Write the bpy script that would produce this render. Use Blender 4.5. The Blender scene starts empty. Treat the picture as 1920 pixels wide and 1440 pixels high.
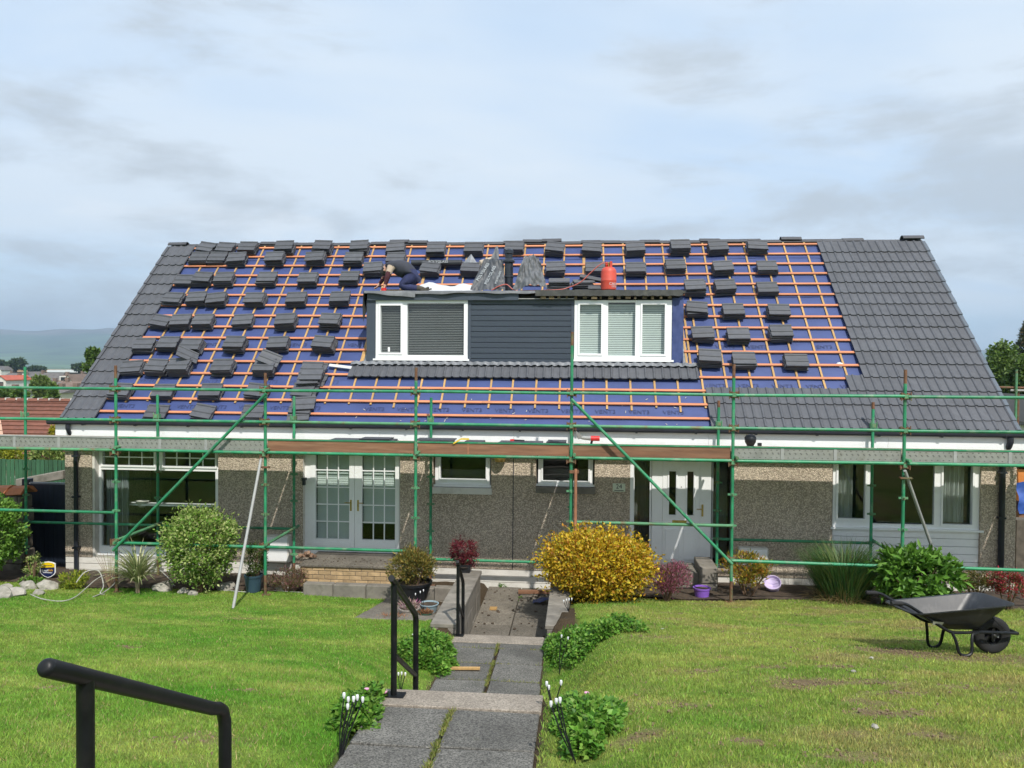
import bpy, bmesh, math, random
import numpy as np
from mathutils import Vector, Matrix, noise

random.seed(7)
rng = np.random.default_rng(11)
sc = bpy.context.scene
col = sc.collection
R = math.radians

# ------------------------------------------------------------------ camera
CAM_Z = 4.1
FPX = 1450.0                                   # focal length in pixels of a 1920 px wide frame
YAW, PITCH, ROLL = R(5.028), R(-1.21), R(0.40)
_f = Vector((-math.sin(YAW), math.cos(YAW), 0)); _r = Vector((math.cos(YAW), math.sin(YAW), 0)); _u = Vector((0, 0, 1))
CF = _f * math.cos(PITCH) + _u * math.sin(PITCH)
_u2 = -_f * math.sin(PITCH) + _u * math.cos(PITCH)
CR = _r * math.cos(ROLL) + _u2 * math.sin(ROLL)
CU = -_r * math.sin(ROLL) + _u2 * math.cos(ROLL)
cam_data = bpy.data.cameras.new('camera')
cam_data.sensor_width = 36.0
cam_data.lens = FPX / 1920 * 36
cam_data.clip_start = 0.05
cam_data.clip_end = 30000
cam = bpy.data.objects.new('camera', cam_data)
col.objects.link(cam)
m3 = Matrix((CR, CU, -CF)).transposed()
cam.matrix_world = Matrix.Translation((0, 0, CAM_Z)) @ m3.to_4x4()
sc.camera = cam

# ------------------------------------------------------------------ sky and sun
SUN_EL, SUN_AZ = R(50), R(24)                  # from behind the camera, to its right
sun_dir = Vector((math.sin(SUN_AZ) * math.cos(SUN_EL), -math.cos(SUN_AZ) * math.cos(SUN_EL), math.sin(SUN_EL)))
world = bpy.data.worlds.new('World')
sc.world = world
world.use_nodes = True
wt = world.node_tree
wt.nodes.clear()
def wn(t, **kw):
    n = wt.nodes.new(t)
    for k, v in kw.items():
        setattr(n, k, v)
    return n
w_out = wn('ShaderNodeOutputWorld')
w_bg = wn('ShaderNodeBackground')
w_bg.inputs['Strength'].default_value = 0.15
w_sky = wn('ShaderNodeTexSky', sky_type='NISHITA', sun_disc=False)
w_sky.sun_elevation = SUN_EL
w_sky.sun_rotation = math.pi - SUN_AZ
w_sky.air_density = 1.0; w_sky.dust_density = 1.5; w_sky.ozone_density = 1.0
w_tc = wn('ShaderNodeTexCoord')
w_sep = wn('ShaderNodeSeparateXYZ')
wt.links.new(w_tc.outputs['Generated'], w_sep.inputs[0])
def wmath(op, a, b=None, clamp=False):
    n = wn('ShaderNodeMath', operation=op); n.use_clamp = clamp
    for i, v in enumerate((a, b)):
        if v is None: continue
        if isinstance(v, (int, float)): n.inputs[i].default_value = v
        else: wt.links.new(v, n.inputs[i])
    return n.outputs[0]
zz = wmath('ADD', wmath('MAXIMUM', w_sep.outputs['Z'], 0.0), 0.16)
px_ = wmath('DIVIDE', w_sep.outputs['X'], zz)
py_ = wmath('DIVIDE', w_sep.outputs['Y'], zz)
w_comb = wn('ShaderNodeCombineXYZ')
wt.links.new(px_, w_comb.inputs[0]); wt.links.new(py_, w_comb.inputs[1])
def wnoise(scale, detail, rough, off, sx=1.0, sy=1.0, dist=0.0):
    mp = wn('ShaderNodeMapping'); mp.inputs['Location'].default_value = off; mp.inputs['Scale'].default_value = (sx, sy, 1)
    wt.links.new(w_comb.outputs[0], mp.inputs[0])
    n = wn('ShaderNodeTexNoise'); n.inputs['Scale'].default_value = scale; n.inputs['Detail'].default_value = detail
    n.inputs['Roughness'].default_value = rough; n.inputs['Distortion'].default_value = dist
    wt.links.new(mp.outputs[0], n.inputs['Vector'])
    return n.outputs['Fac']
def wramp(fac, lo, hi):
    n = wn('ShaderNodeMapRange'); n.interpolation_type = 'SMOOTHSTEP'
    n.inputs['From Min'].default_value = lo; n.inputs['From Max'].default_value = hi
    wt.links.new(fac, n.inputs['Value'])
    return n.outputs['Result']
def wmix(fac, a, b):
    n = wn('ShaderNodeMix', data_type='RGBA')
    if isinstance(fac, (int, float)): n.inputs[0].default_value = fac
    else: wt.links.new(fac, n.inputs[0])
    for i, v in ((6, a), (7, b)):
        if isinstance(v, tuple): n.inputs[i].default_value = (*v, 1)
        else: wt.links.new(v, n.inputs[i])
    return n.outputs[2]
# high thin veil over blue, paler streaks, then soft grey cumulus banks (values are before the 0.14 strength)
def wdir(scale, detail, rough, off, sz=3.0, dist=0.0):
    mp = wn('ShaderNodeMapping'); mp.inputs['Location'].default_value = off; mp.inputs['Scale'].default_value = (1, 1, sz)
    wt.links.new(w_tc.outputs['Generated'], mp.inputs[0])
    n = wn('ShaderNodeTexNoise'); n.inputs['Scale'].default_value = scale; n.inputs['Detail'].default_value = detail
    n.inputs['Roughness'].default_value = rough; n.inputs['Distortion'].default_value = dist
    wt.links.new(mp.outputs[0], n.inputs['Vector'])
    return n.outputs['Fac']
veil = wramp(wnoise(0.55, 5, 0.55, (3.1, 1.7, 0), 0.55, 1.0, 0.6), 0.36, 0.60)
blue = wmix(0.66, w_sky.outputs[0], (2.4, 3.3, 4.4))
c1 = wmix(wmath('ADD', wmath('MULTIPLY', veil, 0.66), 0.30), blue, (3.55, 3.98, 4.42))
streak = wramp(wnoise(0.8, 6, 0.6, (8.4, 2.2, 0), 0.35, 1.0, 0.8), 0.50, 0.72)
c2 = wmix(wmath('MULTIPLY', streak, 0.65), c1, (2.75, 3.50, 4.40))
puff = wramp(wdir(2.6, 9, 0.60, (5.3, 2.1, 0.4), 3.4, 0.25), 0.48, 0.645)
c2b = wmix(wmath('MULTIPLY', puff, 0.84), c2, (2.5, 2.78, 3.06))
white = wramp(wdir(3.4, 9, 0.62, (1.7, 7.7, 3.1), 3.6, 0.3), 0.54, 0.70)
low = wramp(w_sep.outputs['Z'], 0.40, 0.02)
c3 = wmix(wmath('MULTIPLY', wmath('MULTIPLY', white, low), 0.6), c2b, (4.3, 4.5, 4.7))
wt.links.new(c3, w_bg.inputs['Color'])
wt.links.new(w_bg.outputs[0], w_out.inputs['Surface'])

sun_data = bpy.data.lights.new('sun', 'SUN')
sun_data.energy = 3.05
sun_data.angle = R(0.9)
sun_data.color = (1.0, 0.95, 0.87)
sun = bpy.data.objects.new('sun', sun_data)
col.objects.link(sun)
sun.rotation_euler = sun_dir.to_track_quat('Z', 'Y').to_euler()
sun.location = (6, -6, 20)

sc.view_settings.view_transform = 'Standard'
sc.view_settings.look = 'None'
sc.view_settings.exposure = 0.62
sc.view_settings.gamma = 1.0
sc.view_settings.use_curve_mapping = False
sc.cycles.use_denoising = True
sc.cycles.max_bounces = 5
sc.cycles.diffuse_bounces = 4
sc.cycles.glossy_bounces = 3
sc.cycles.adaptive_threshold = 0.02
sc.cycles.transparent_max_bounces = 16
sc.cycles.volume_bounces = 0

# ------------------------------------------------------------------ measuring helpers (photo pixel + known plane -> place)
CAMP = Vector((0, 0, CAM_Z))
def ray(x, y):
    return CF + CR * ((x - 960) / FPX) - CU * ((y - 720) / FPX)
def at(x, y, Y):
    d = ray(x, y); return CAMP + d * (Y / d.y)
def atz(x, y, z):
    d = ray(x, y); return CAMP + d * ((z - CAM_Z) / d.z)
def X_at(x, y, Y): return at(x, y, Y).x
def Z_at(x, y, Y): return at(x, y, Y).z

# ------------------------------------------------------------------ materials
MATS = {}
def new_mat(name):
    m = bpy.data.materials.new(name); m.use_nodes = True
    nt = m.node_tree; b = nt.nodes['Principled BSDF']
    return m, nt, b
def link(nt, a, b): nt.links.new(a, b)
def nmath(nt, op, a, b=None, clamp=False):
    n = nt.nodes.new('ShaderNodeMath'); n.operation = op; n.use_clamp = clamp
    for i, v in enumerate((a, b)):
        if v is None: continue
        if isinstance(v, (int, float)): n.inputs[i].default_value = v
        else: nt.links.new(v, n.inputs[i])
    return n.outputs[0]
def nmix(nt, fac, a, b, blend='MIX'):
    n = nt.nodes.new('ShaderNodeMix'); n.data_type = 'RGBA'; n.blend_type = blend
    if isinstance(fac, (int, float)): n.inputs[0].default_value = fac
    else: nt.links.new(fac, n.inputs[0])
    for i, v in ((6, a), (7, b)):
        if isinstance(v, (tuple, list)): n.inputs[i].default_value = (*v[:3], 1)
        else: nt.links.new(v, n.inputs[i])
    return n.outputs[2]
def coords(nt, scale=(1, 1, 1), kind='Object', rnd=True):
    tc = nt.nodes.new('ShaderNodeTexCoord'); mp = nt.nodes.new('ShaderNodeMapping')
    mp.inputs['Scale'].default_value = scale
    nt.links.new(tc.outputs[kind], mp.inputs[0])
    if rnd:
        oi = nt.nodes.new('ShaderNodeObjectInfo'); c = nt.nodes.new('ShaderNodeCombineXYZ')
        r = nmath(nt, 'MULTIPLY', oi.outputs['Random'], 37.0)
        nt.links.new(r, c.inputs[0]); nt.links.new(r, c.inputs[1])
        nt.links.new(c.outputs[0], mp.inputs['Location'])
    return mp.outputs[0]
def nnoise(nt, vec, scale, detail=4, rough=0.55, dist=0.0):
    n = nt.nodes.new('ShaderNodeTexNoise'); n.inputs['Scale'].default_value = scale
    n.inputs['Detail'].default_value = detail; n.inputs['Roughness'].default_value = rough; n.inputs['Distortion'].default_value = dist
    nt.links.new(vec, n.inputs['Vector']); return n.outputs['Fac']
def nramp(nt, fac, lo, hi):
    n = nt.nodes.new('ShaderNodeMapRange'); n.inputs['From Min'].default_value = lo; n.inputs['From Max'].default_value = hi
    nt.links.new(fac, n.inputs['Value']); return n.outputs['Result']
def bump(nt, b, h, strength=0.3, dist=0.01):
    n = nt.nodes.new('ShaderNodeBump'); n.inputs['Strength'].default_value = strength; n.inputs['Distance'].default_value = dist
    nt.links.new(h, n.inputs['Height']); nt.links.new(n.outputs[0], b.inputs['Normal'])

def mat(name, c, rough=0.6, var=0.15, scale=6.0, metal=0.0, dirt=None, dirt_amt=0.4, dirt_scale=3.0, bmp=0.0, bscale=60.0, stretch=(1, 1, 1), rnd_v=0.0, spec=0.5):
    """paint, plastic, wood, metal...: a base colour with broad variation, wear patches of another colour, fine relief"""
    if name in MATS: return MATS[name]
    m, nt, b = new_mat(name)
    vec = coords(nt, stretch)
    f = nnoise(nt, vec, scale, 5, 0.6)
    lo = tuple(max(0, v * (1 - var)) for v in c); hi = tuple(min(1, v * (1 + var)) for v in c)
    colr = nmix(nt, nramp(nt, f, 0.3, 0.7), lo, hi)
    if dirt:
        d = nramp(nt, nnoise(nt, vec, dirt_scale, 7, 0.65, 0.3), 0.52, 0.68)
        colr = nmix(nt, nmath(nt, 'MULTIPLY', d, dirt_amt), colr, dirt)
    if rnd_v:
        oi = nt.nodes.new('ShaderNodeObjectInfo')
        hs = nt.nodes.new('ShaderNodeHueSaturation')
        link(nt, nmath(nt, 'ADD', nmath(nt, 'MULTIPLY', oi.outputs['Random'], 2 * rnd_v), 1 - rnd_v), hs.inputs['Value'])
        link(nt, colr, hs.inputs['Color']); colr = hs.outputs[0]
    link(nt, colr, b.inputs['Base Color'])
    b.inputs['Metallic'].default_value = metal
    b.inputs['Specular IOR Level'].default_value = spec
    link(nt, nmath(nt, 'ADD', nmath(nt, 'MULTIPLY', f, 0.25), rough - 0.12, clamp=True), b.inputs['Roughness'])
    if bmp: bump(nt, b, nnoise(nt, vec, bscale, 4, 0.7), bmp, 0.004)
    MATS[name] = m
    return m
def leaf_mat(name, rough=0.5, trans=0.35):
    """leaf colours come from the plant's own colour attribute"""
    m, nt, b = new_mat(name)
    a = nt.nodes.new('ShaderNodeAttribute'); a.attribute_name = 'Col'
    link(nt, a.outputs['Color'], b.inputs['Base Color'])
    b.inputs['Roughness'].default_value = rough
    b.inputs['Specular IOR Level'].default_value = 0.35
    t = nt.nodes.new('ShaderNodeBsdfTranslucent'); link(nt, a.outputs['Color'], t.inputs['Color'])
    mx = nt.nodes.new('ShaderNodeMixShader'); mx.inputs[0].default_value = trans
    out = nt.nodes['Material Output']
    link(nt, b.outputs[0], mx.inputs[1]); link(nt, t.outputs[0], mx.inputs[2]); link(nt, mx.outputs[0], out.inputs['Surface'])
    MATS[name] = m
    return m
def glass_mat(name='window_glass'):
    m, nt, b = new_mat(name)
    nt.nodes.remove(b)
    fr = nt.nodes.new('ShaderNodeLayerWeight'); fr.inputs['Blend'].default_value = 0.5
    tr = nt.nodes.new('ShaderNodeBsdfTransparent'); tr.inputs['Color'].default_value = (0.955, 0.975, 0.968, 1)
    gl = nt.nodes.new('ShaderNodeBsdfGlossy'); gl.inputs['Roughness'].default_value = 0.02
    vec = coords(nt)
    bp = nt.nodes.new('ShaderNodeBump'); bp.inputs['Strength'].default_value = 0.05; bp.inputs['Distance'].default_value = 0.02
    link(nt, nnoise(nt, vec, 1.6, 2), bp.inputs['Height']); link(nt, bp.outputs[0], gl.inputs['Normal'])
    mx = nt.nodes.new('ShaderNodeMixShader')
    link(nt, nmath(nt, 'ADD', nmath(nt, 'MULTIPLY', nmath(nt, 'POWER', fr.outputs['Facing'], 5.0), 0.9), 0.042, clamp=True), mx.inputs[0])
    link(nt, tr.outputs[0], mx.inputs[1]); link(nt, gl.outputs[0], mx.inputs[2])
    link(nt, mx.outputs[0], nt.nodes['Material Output'].inputs['Surface'])
    MATS[name] = m
    return m
def roughcast_mat():
    """pebble dash: small stones of many browns and greys set in mortar"""
    m, nt, b = new_mat('roughcast')
    vec = coords(nt, rnd=False)
    v = nt.nodes.new('ShaderNodeTexVoronoi'); v.inputs['Scale'].default_value = 50.0
    link(nt, vec, v.inputs['Vector'])
    s = nt.nodes.new('ShaderNodeSeparateColor'); link(nt, v.outputs['Color'], s.inputs[0])
    cr = nt.nodes.new('ShaderNodeValToRGB'); link(nt, s.outputs[0], cr.inputs[0])
    e = cr.color_ramp.elements
    e[0].position = 0.0; e[0].color = (0.15, 0.115, 0.08, 1)
    e[1].position = 1.0; e[1].color = (0.85, 0.73, 0.56, 1)
    for p, c in ((0.25, (0.38, 0.305, 0.23)), (0.5, (0.56, 0.465, 0.355)), (0.75, (0.72, 0.61, 0.48))):
        q = e.new(p); q.color = (*c, 1)
    mort = nramp(nt, v.outputs['Distance'], 0.42, 0.75)
    c = nmix(nt, mort, cr.outputs[0], (0.13, 0.105, 0.08))
    big = nramp(nt, nnoise(nt, vec, 0.9, 4), 0.3, 0.7)
    c = nmix(nt, 0.42, c, nmix(nt, big, (0.50, 0.415, 0.325), (0.66, 0.56, 0.445)))
    st = nramp(nt, nnoise(nt, coords(nt, (3.0, 3.0, 0.35), rnd=False), 1.4, 5, 0.6), 0.55, 0.78)
    c = nmix(nt, nmath(nt, 'MULTIPLY', st, 0.35), c, (0.16, 0.135, 0.10))
    link(nt, c, b.inputs['Base Color']); b.inputs['Roughness'].default_value = 0.9
    inv = nmath(nt, 'SUBTRACT', 1.0, v.outputs['Distance'])
    bump(nt, b, inv, 0.9, 0.012)
    MATS['roughcast'] = m
    return m
def ground_mat(name, base_attr='Col'):
    m, nt, b = new_mat(name)
    a = nt.nodes.new('ShaderNodeAttribute'); a.attribute_name = base_attr
    vec = coords(nt, rnd=False)
    f = nramp(nt, nnoise(nt, vec, 45, 5, 0.75), 0.25, 0.75)
    hs = nt.nodes.new('ShaderNodeHueSaturation'); link(nt, a.outputs['Color'], hs.inputs['Color'])
    link(nt, nmath(nt, 'ADD', nmath(nt, 'MULTIPLY', f, 0.9), 0.5), hs.inputs['Value'])
    link(nt, hs.outputs[0], b.inputs['Base Color']); b.inputs['Roughness'].default_value = 0.95
    b.inputs['Specular IOR Level'].default_value = 0.1
    bump(nt, b, nnoise(nt, vec, 70, 4, 0.7), 0.8, 0.02)
    MATS[name] = m
    return m
def aggregate_mat(name, c1, c2, scale=150):
    """exposed aggregate concrete slab"""
    m, nt, b = new_mat(name)
    vec = coords(nt, rnd=False)
    v = nt.nodes.new('ShaderNodeTexVoronoi'); v.inputs['Scale'].default_value = scale
    link(nt, vec, v.inputs['Vector'])
    s = nt.nodes.new('ShaderNodeSeparateColor'); link(nt, v.outputs['Color'], s.inputs[0])
    c = nmix(nt, s.outputs[0], c1, c2)
    st = nramp(nt, nnoise(nt, vec, 2.2, 6, 0.65), 0.35, 0.75)
    c = nmix(nt, nmath(nt, 'MULTIPLY', st, 0.65), c, tuple(v * 0.45 for v in c1))
    moss = nramp(nt, nnoise(nt, vec, 6.0, 6, 0.7), 0.62, 0.8)
    c = nmix(nt, nmath(nt, 'MULTIPLY', moss, 0.35), c, (0.10, 0.12, 0.04))
    oi = nt.nodes.new('ShaderNodeObjectInfo'); hs = nt.nodes.new('ShaderNodeHueSaturation')
    link(nt, nmath(nt, 'ADD', nmath(nt, 'MULTIPLY', oi.outputs['Random'], 0.3), 0.85), hs.inputs['Value'])
    link(nt, c, hs.inputs['Color']); link(nt, hs.outputs[0], b.inputs['Base Color'])
    b.inputs['Roughness'].default_value = 0.9
    bump(nt, b, s.outputs[0], 0.5, 0.006)
    MATS[name] = m
    return m

roughcast = roughcast_mat()
glass = glass_mat()
M_tile = mat('concrete_tile', (0.082, 0.086, 0.098), 0.62, 0.14, 9, bmp=0.25, bscale=180, rnd_v=0.10, dirt=(0.12, 0.125, 0.135), dirt_amt=0.25, dirt_scale=5)
M_ridge = mat('ridge_tile', (0.066, 0.068, 0.077), 0.65, 0.15, 8, bmp=0.2, bscale=150, rnd_v=0.08)
M_underlay = mat('blue_underlay', (0.043, 0.067, 0.195), 0.55, 0.14, 3.0, bmp=0.7, bscale=9, dirt=(0.028, 0.042, 0.14), dirt_amt=0.5, dirt_scale=1.7, stretch=(0.5, 1, 1))
M_print = mat('underlay_print', (0.027, 0.040, 0.120), 0.6, 0.3, 30)
M_batten = mat('treated_batten', (0.56, 0.215, 0.105), 0.7, 0.22, 5, stretch=(0.5, 8, 8), dirt=(0.60, 0.33, 0.18), dirt_amt=0.5, dirt_scale=2, bmp=0.15, rnd_v=0.08)
M_counter = mat('plain_batten', (0.45, 0.275, 0.105), 0.7, 0.2, 5, stretch=(8, 2, 2), dirt=(0.30, 0.19, 0.08), dirt_amt=0.4, dirt_scale=3, bmp=0.15, rnd_v=0.1)
M_pvc = mat('white_pvc', (0.87, 0.88, 0.89), 0.35, 0.03, 2, dirt=(0.55, 0.55, 0.53), dirt_amt=0.18, dirt_scale=4)
M_whitewall = mat('white_masonry_paint', (0.68, 0.66, 0.61), 0.8, 0.07, 3, dirt=(0.36, 0.34, 0.28), dirt_amt=0.45, dirt_scale=2.5, bmp=0.2, bscale=90)
M_clad = mat('slate_blue_cladding', (0.056, 0.071, 0.096), 0.45, 0.06, 2, stretch=(0.4, 1, 4))
M_anth = mat('anthracite_plastic', (0.020, 0.025, 0.036), 0.35, 0.2, 3)
M_lead = mat('lead_sheet', (0.19, 0.20, 0.215), 0.5, 0.25, 7, metal=0.3, dirt=(0.38, 0.39, 0.40), dirt_amt=0.6, dirt_scale=6)
M_felt = mat('grey_felt', (0.115, 0.122, 0.132), 0.6, 0.2, 5, bmp=0.4, bscale=12, dirt=(0.24, 0.25, 0.26), dirt_amt=0.6, dirt_scale=3)
M_feltdark = mat('old_black_felt', (0.060, 0.062, 0.058), 0.85, 0.35, 6, bmp=0.6, bscale=50, dirt=(0.13, 0.13, 0.11), dirt_amt=0.6, dirt_scale=5)
M_green = mat('green_scaffold_paint', (0.026, 0.225, 0.105), 0.45, 0.28, 3.0, dirt=(0.16, 0.27, 0.17), dirt_amt=0.85, dirt_scale=5.0, rnd_v=0.15, bmp=0.1)
M_greenrust = mat('worn_scaffold_paint', (0.085, 0.250, 0.125), 0.6, 0.3, 4, dirt=(0.20, 0.10, 0.05), dirt_amt=0.85, dirt_scale=5, rnd_v=0.15)
M_rust = mat('rusty_steel', (0.155, 0.075, 0.040), 0.8, 0.4, 14, dirt=(0.10, 0.19, 0.09), dirt_amt=0.7, dirt_scale=6, bmp=0.3)
M_rustpole = mat('orange_rusty_tube', (0.34, 0.155, 0.085), 0.8, 0.25, 8, dirt=(0.20, 0.10, 0.06), dirt_amt=0.6)
M_galv = mat('galvanised_steel', (0.32, 0.325, 0.315), 0.55, 0.12, 6, metal=0.0, dirt=(0.28, 0.28, 0.25), dirt_amt=0.5)
M_steelboard = mat('steel_toe_board', (0.27, 0.275, 0.25), 0.6, 0.2, 4, metal=0.15, dirt=(0.17, 0.165, 0.13), dirt_amt=0.6, dirt_scale=4)
M_woodboard = mat('timber_toe_board', (0.215, 0.105, 0.058), 0.8, 0.3, 3, stretch=(0.5, 6, 6), dirt=(0.33, 0.20, 0.12), dirt_amt=0.5, dirt_scale=2.0, bmp=0.2, rnd_v=0.15)
M_deck = mat('scaffold_deck_board', (0.36, 0.28, 0.20), 0.85, 0.25, 3, stretch=(0.5, 6, 6), bmp=0.2, rnd_v=0.1)
M_black = mat('black_paint', (0.007, 0.008, 0.009), 0.42, 0.3, 8, spec=0.3, dirt=(0.022, 0.021, 0.019), dirt_amt=0.5, dirt_scale=9, bmp=0.06, bscale=90)
M_blackplastic = mat('black_plastic', (0.013, 0.014, 0.017), 0.4, 0.25, 6)
M_rubber = mat('rubber', (0.014, 0.014, 0.015), 0.85, 0.2, 20)
M_bark = mat('bark', (0.12, 0.08, 0.05), 0.9, 0.3, 12, bmp=0.5, bscale=40)
M_twig = mat('twig', (0.16, 0.10, 0.06), 0.9, 0.3, 12)
M_soil = mat('soil', (0.060, 0.042, 0.028), 0.95, 0.4, 12, bmp=0.8, bscale=40, dirt=(0.12, 0.09, 0.06), dirt_amt=0.6, dirt_scale=7)
M_stone = mat('garden_rock', (0.33, 0.31, 0.27), 0.85, 0.3, 9, bmp=0.6, bscale=25, dirt=(0.16, 0.16, 0.12), dirt_amt=0.6, dirt_scale=8, rnd_v=0.2)
M_oldstone = mat('weathered_concrete', (0.20, 0.182, 0.155), 0.9, 0.25, 5, bmp=0.5, bscale=45, dirt=(0.10, 0.095, 0.07), dirt_amt=0.6, dirt_scale=4, rnd_v=0.12)
M_brick = mat('yellow_brick', (0.46, 0.325, 0.175), 0.85, 0.2, 10, bmp=0.3, dirt=(0.25, 0.17, 0.10), dirt_amt=0.5, dirt_scale=7, rnd_v=0.18)
M_mortar = mat('mortar', (0.20, 0.17, 0.13), 0.9, 0.2, 20)
M_slab = aggregate_mat('aggregate_slab', (0.055, 0.053, 0.048), (0.235, 0.225, 0.20), 120)
M_nosing = aggregate_mat('beige_step_slab', (0.22, 0.185, 0.145), (0.46, 0.40, 0.33), 110)
M_paver = aggregate_mat('worn_paving', (0.125, 0.11, 0.088), (0.25, 0.225, 0.185), 60)
M_navy = mat('navy_gate', (0.010, 0.016, 0.030), 0.5, 0.25, 3, stretch=(6, 6, 0.6), bmp=0.15)
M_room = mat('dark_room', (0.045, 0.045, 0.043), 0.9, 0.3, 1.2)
M_blind = mat('pale_blind', (0.50, 0.56, 0.54), 0.6, 0.05, 2)
M_blinddark = mat('silver_blind', (0.27, 0.28, 0.27), 0.5, 0.05, 2)
M_curtain = mat('net_curtain', (0.50, 0.53, 0.52), 0.9, 0.12, 3, stretch=(8, 1, 0.6))
M_brass = mat('brass', (0.55, 0.40, 0.14), 0.35, 0.2, 10, metal=0.8)
M_leaf = leaf_mat('leaf')
M_grass = leaf_mat('grass_blade', 0.6, 0.3)
M_lawn = ground_mat('lawn_soil')
M_red = mat('red_bottle_paint', (0.60, 0.075, 0.048), 0.5, 0.14, 5, dirt=(0.42, 0.10, 0.07), dirt_amt=0.5, dirt_scale=6)
M_white = mat('white_sheet', (0.58, 0.59, 0.60), 0.7, 0.06, 2, bmp=0.3, bscale=6)

# ------------------------------------------------------------------ building helpers
WORLD = {}
def world_of(o): return WORLD.get(o.name, Matrix.Identity(4))
def thing(name, label, cat, loc=(0, 0, 0), group=None, rot=None):
    o = bpy.data.objects.new(name, None); col.objects.link(o)
    o.empty_display_size = 0.2
    o.location = loc
    m = Matrix.Translation(loc)
    if rot is not None:
        o.rotation_euler = rot.to_euler(); m = m @ rot.to_4x4()
    WORLD[o.name] = m
    o['label'] = label; o['category'] = cat
    if group: o['group'] = group
    return o
def tag(o, label=None, cat=None, group=None, kind=None):
    if label: o['label'] = label
    if cat: o['category'] = cat
    if group: o['group'] = group
    if kind: o['kind'] = kind
    return o
def child(o, parent):
    if parent is not None:
        o.parent = parent
        o.matrix_parent_inverse = world_of(parent).inverted()
    return o
class MB:
    def __init__(s): s.v = []; s.f = []; s.m = []
    def add(s, vs, fs, mi=0):
        b = len(s.v); s.v += [tuple(v) for v in vs]; s.f += [tuple(b + i for i in f) for f in fs]; s.m += [mi] * len(fs); return s
    def box(s, x0, x1, y0, y1, z0, z1, mi=0):
        return s.add([(x0, y0, z0), (x1, y0, z0), (x1, y1, z0), (x0, y1, z0), (x0, y0, z1), (x1, y0, z1), (x1, y1, z1), (x0, y1, z1)],
                     [(0, 3, 2, 1), (4, 5, 6, 7), (0, 1, 5, 4), (1, 2, 6, 5), (2, 3, 7, 6), (3, 0, 4, 7)], mi)
    def hexa(s, c, mi=0):      # 8 corners, bottom ring then top ring
        return s.add(c, [(0, 3, 2, 1), (4, 5, 6, 7), (0, 1, 5, 4), (1, 2, 6, 5), (2, 3, 7, 6), (3, 0, 4, 7)], mi)
    def bar(s, a, b, w, h, up=(0, 0, 1), mi=0):      # rectangular bar from a to b
        a = Vector(a); b = Vector(b); d = (b - a).normalized(); upv = Vector(up)
        sx = d.cross(upv)
        if sx.length < 1e-4: sx = d.cross(Vector((0, 1, 0)))
        sx.normalize(); uu = sx.cross(d).normalized()
        c = []
        for dz in (-h / 2, h / 2):
            for p, q in ((a, -1), (a, 1), (b, 1), (b, -1)):
                c.append(p + sx * (q * w / 2) + uu * dz)
        return s.hexa(c, mi)
    def tube(s, pts, r, n=8, mi=0, cap=True):
        pts = [Vector(p) for p in pts]; k = len(pts)
        rs = r if isinstance(r, (list, tuple)) else [r] * k
        ring = []; ref = None
        for i, p in enumerate(pts):
            d = (pts[min(i + 1, k - 1)] - pts[max(i - 1, 0)]).normalized()
            if ref is None:
                ref = d.cross(Vector((0, 0, 1)))
                if ref.length < 0.01: ref = d.cross(Vector((1, 0, 0)))
            ref = (ref - d * ref.dot(d)).normalized(); bn = d.cross(ref)
            ring.append([p + (ref * math.cos(2 * math.pi * j / n) + bn * math.sin(2 * math.pi * j / n)) * rs[i] for j in range(n)])
        vs = [v for rg in ring for v in rg]; fs = []
        for i in range(k - 1):
            for j in range(n):
                fs.append((i * n + j, i * n + (j + 1) % n, (i + 1) * n + (j + 1) % n, (i + 1) * n + j))
        if cap: fs += [tuple(range(n - 1, -1, -1)), tuple((k - 1) * n + j for j in range(n))]
        return s.add(vs, fs, mi)
    def lathe(s, prof, c=(0, 0, 0), n=20, mi=0):      # (radius, z) profile about a vertical axis
        c = Vector(c); vs = []; fs = []
        for r, z in prof:
            for j in range(n):
                a = 2 * math.pi * j / n; vs.append(c + Vector((r * math.cos(a), r * math.sin(a), z)))
        for i in range(len(prof) - 1):
            for j in range(n):
                fs.append((i * n + j, i * n + (j + 1) % n, (i + 1) * n + (j + 1) % n, (i + 1) * n + j))
        if prof[0][0] > 1e-4: fs.append(tuple(range(n - 1, -1, -1)))
        if prof[-1][0] > 1e-4: fs.append(tuple((len(prof) - 1) * n + j for j in range(n)))
        return s.add(vs, fs, mi)
    def prism(s, pts, d, mi=0):      # polygon extruded along d
        k = len(pts); d = Vector(d); pts = [Vector(p) for p in pts]
        vs = pts + [p + d for p in pts]
        fs = [tuple(range(k - 1, -1, -1)), tuple(range(k, 2 * k))] + [(i, (i + 1) % k, k + (i + 1) % k, k + i) for i in range(k)]
        return s.add(vs, fs, mi)
    def mesh(s, name, mats, smooth=False, fixn=True):
        me = bpy.data.meshes.new(name); me.from_pydata(s.v, [], s.f)
        if not isinstance(mats, (list, tuple)): mats = [mats]
        for m in mats: me.materials.append(m)
        if len(mats) > 1: me.polygons.foreach_set('material_index', s.m)
        if fixn:
            bm = bmesh.new(); bm.from_mesh(me); bmesh.ops.recalc_face_normals(bm, faces=bm.faces); bm.to_mesh(me); bm.free()
        if smooth:
            me.polygons.foreach_set('use_smooth', [True] * len(me.polygons))
            if smooth != 'all': me.set_sharp_from_angle(angle=R(40))
        me.update()
        return me
    def build(s, name, mats, parent=None, smooth=False, bevel=0):
        me = s.mesh(name, mats, smooth)
        if bevel:
            bm = bmesh.new(); bm.from_mesh(me)
            bmesh.ops.bevel(bm, geom=[e for e in bm.edges], offset=bevel, segments=1, affect='EDGES', clamp_overlap=True)
            bm.to_mesh(me); bm.free()
        return link_obj(name, me, parent)
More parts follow.
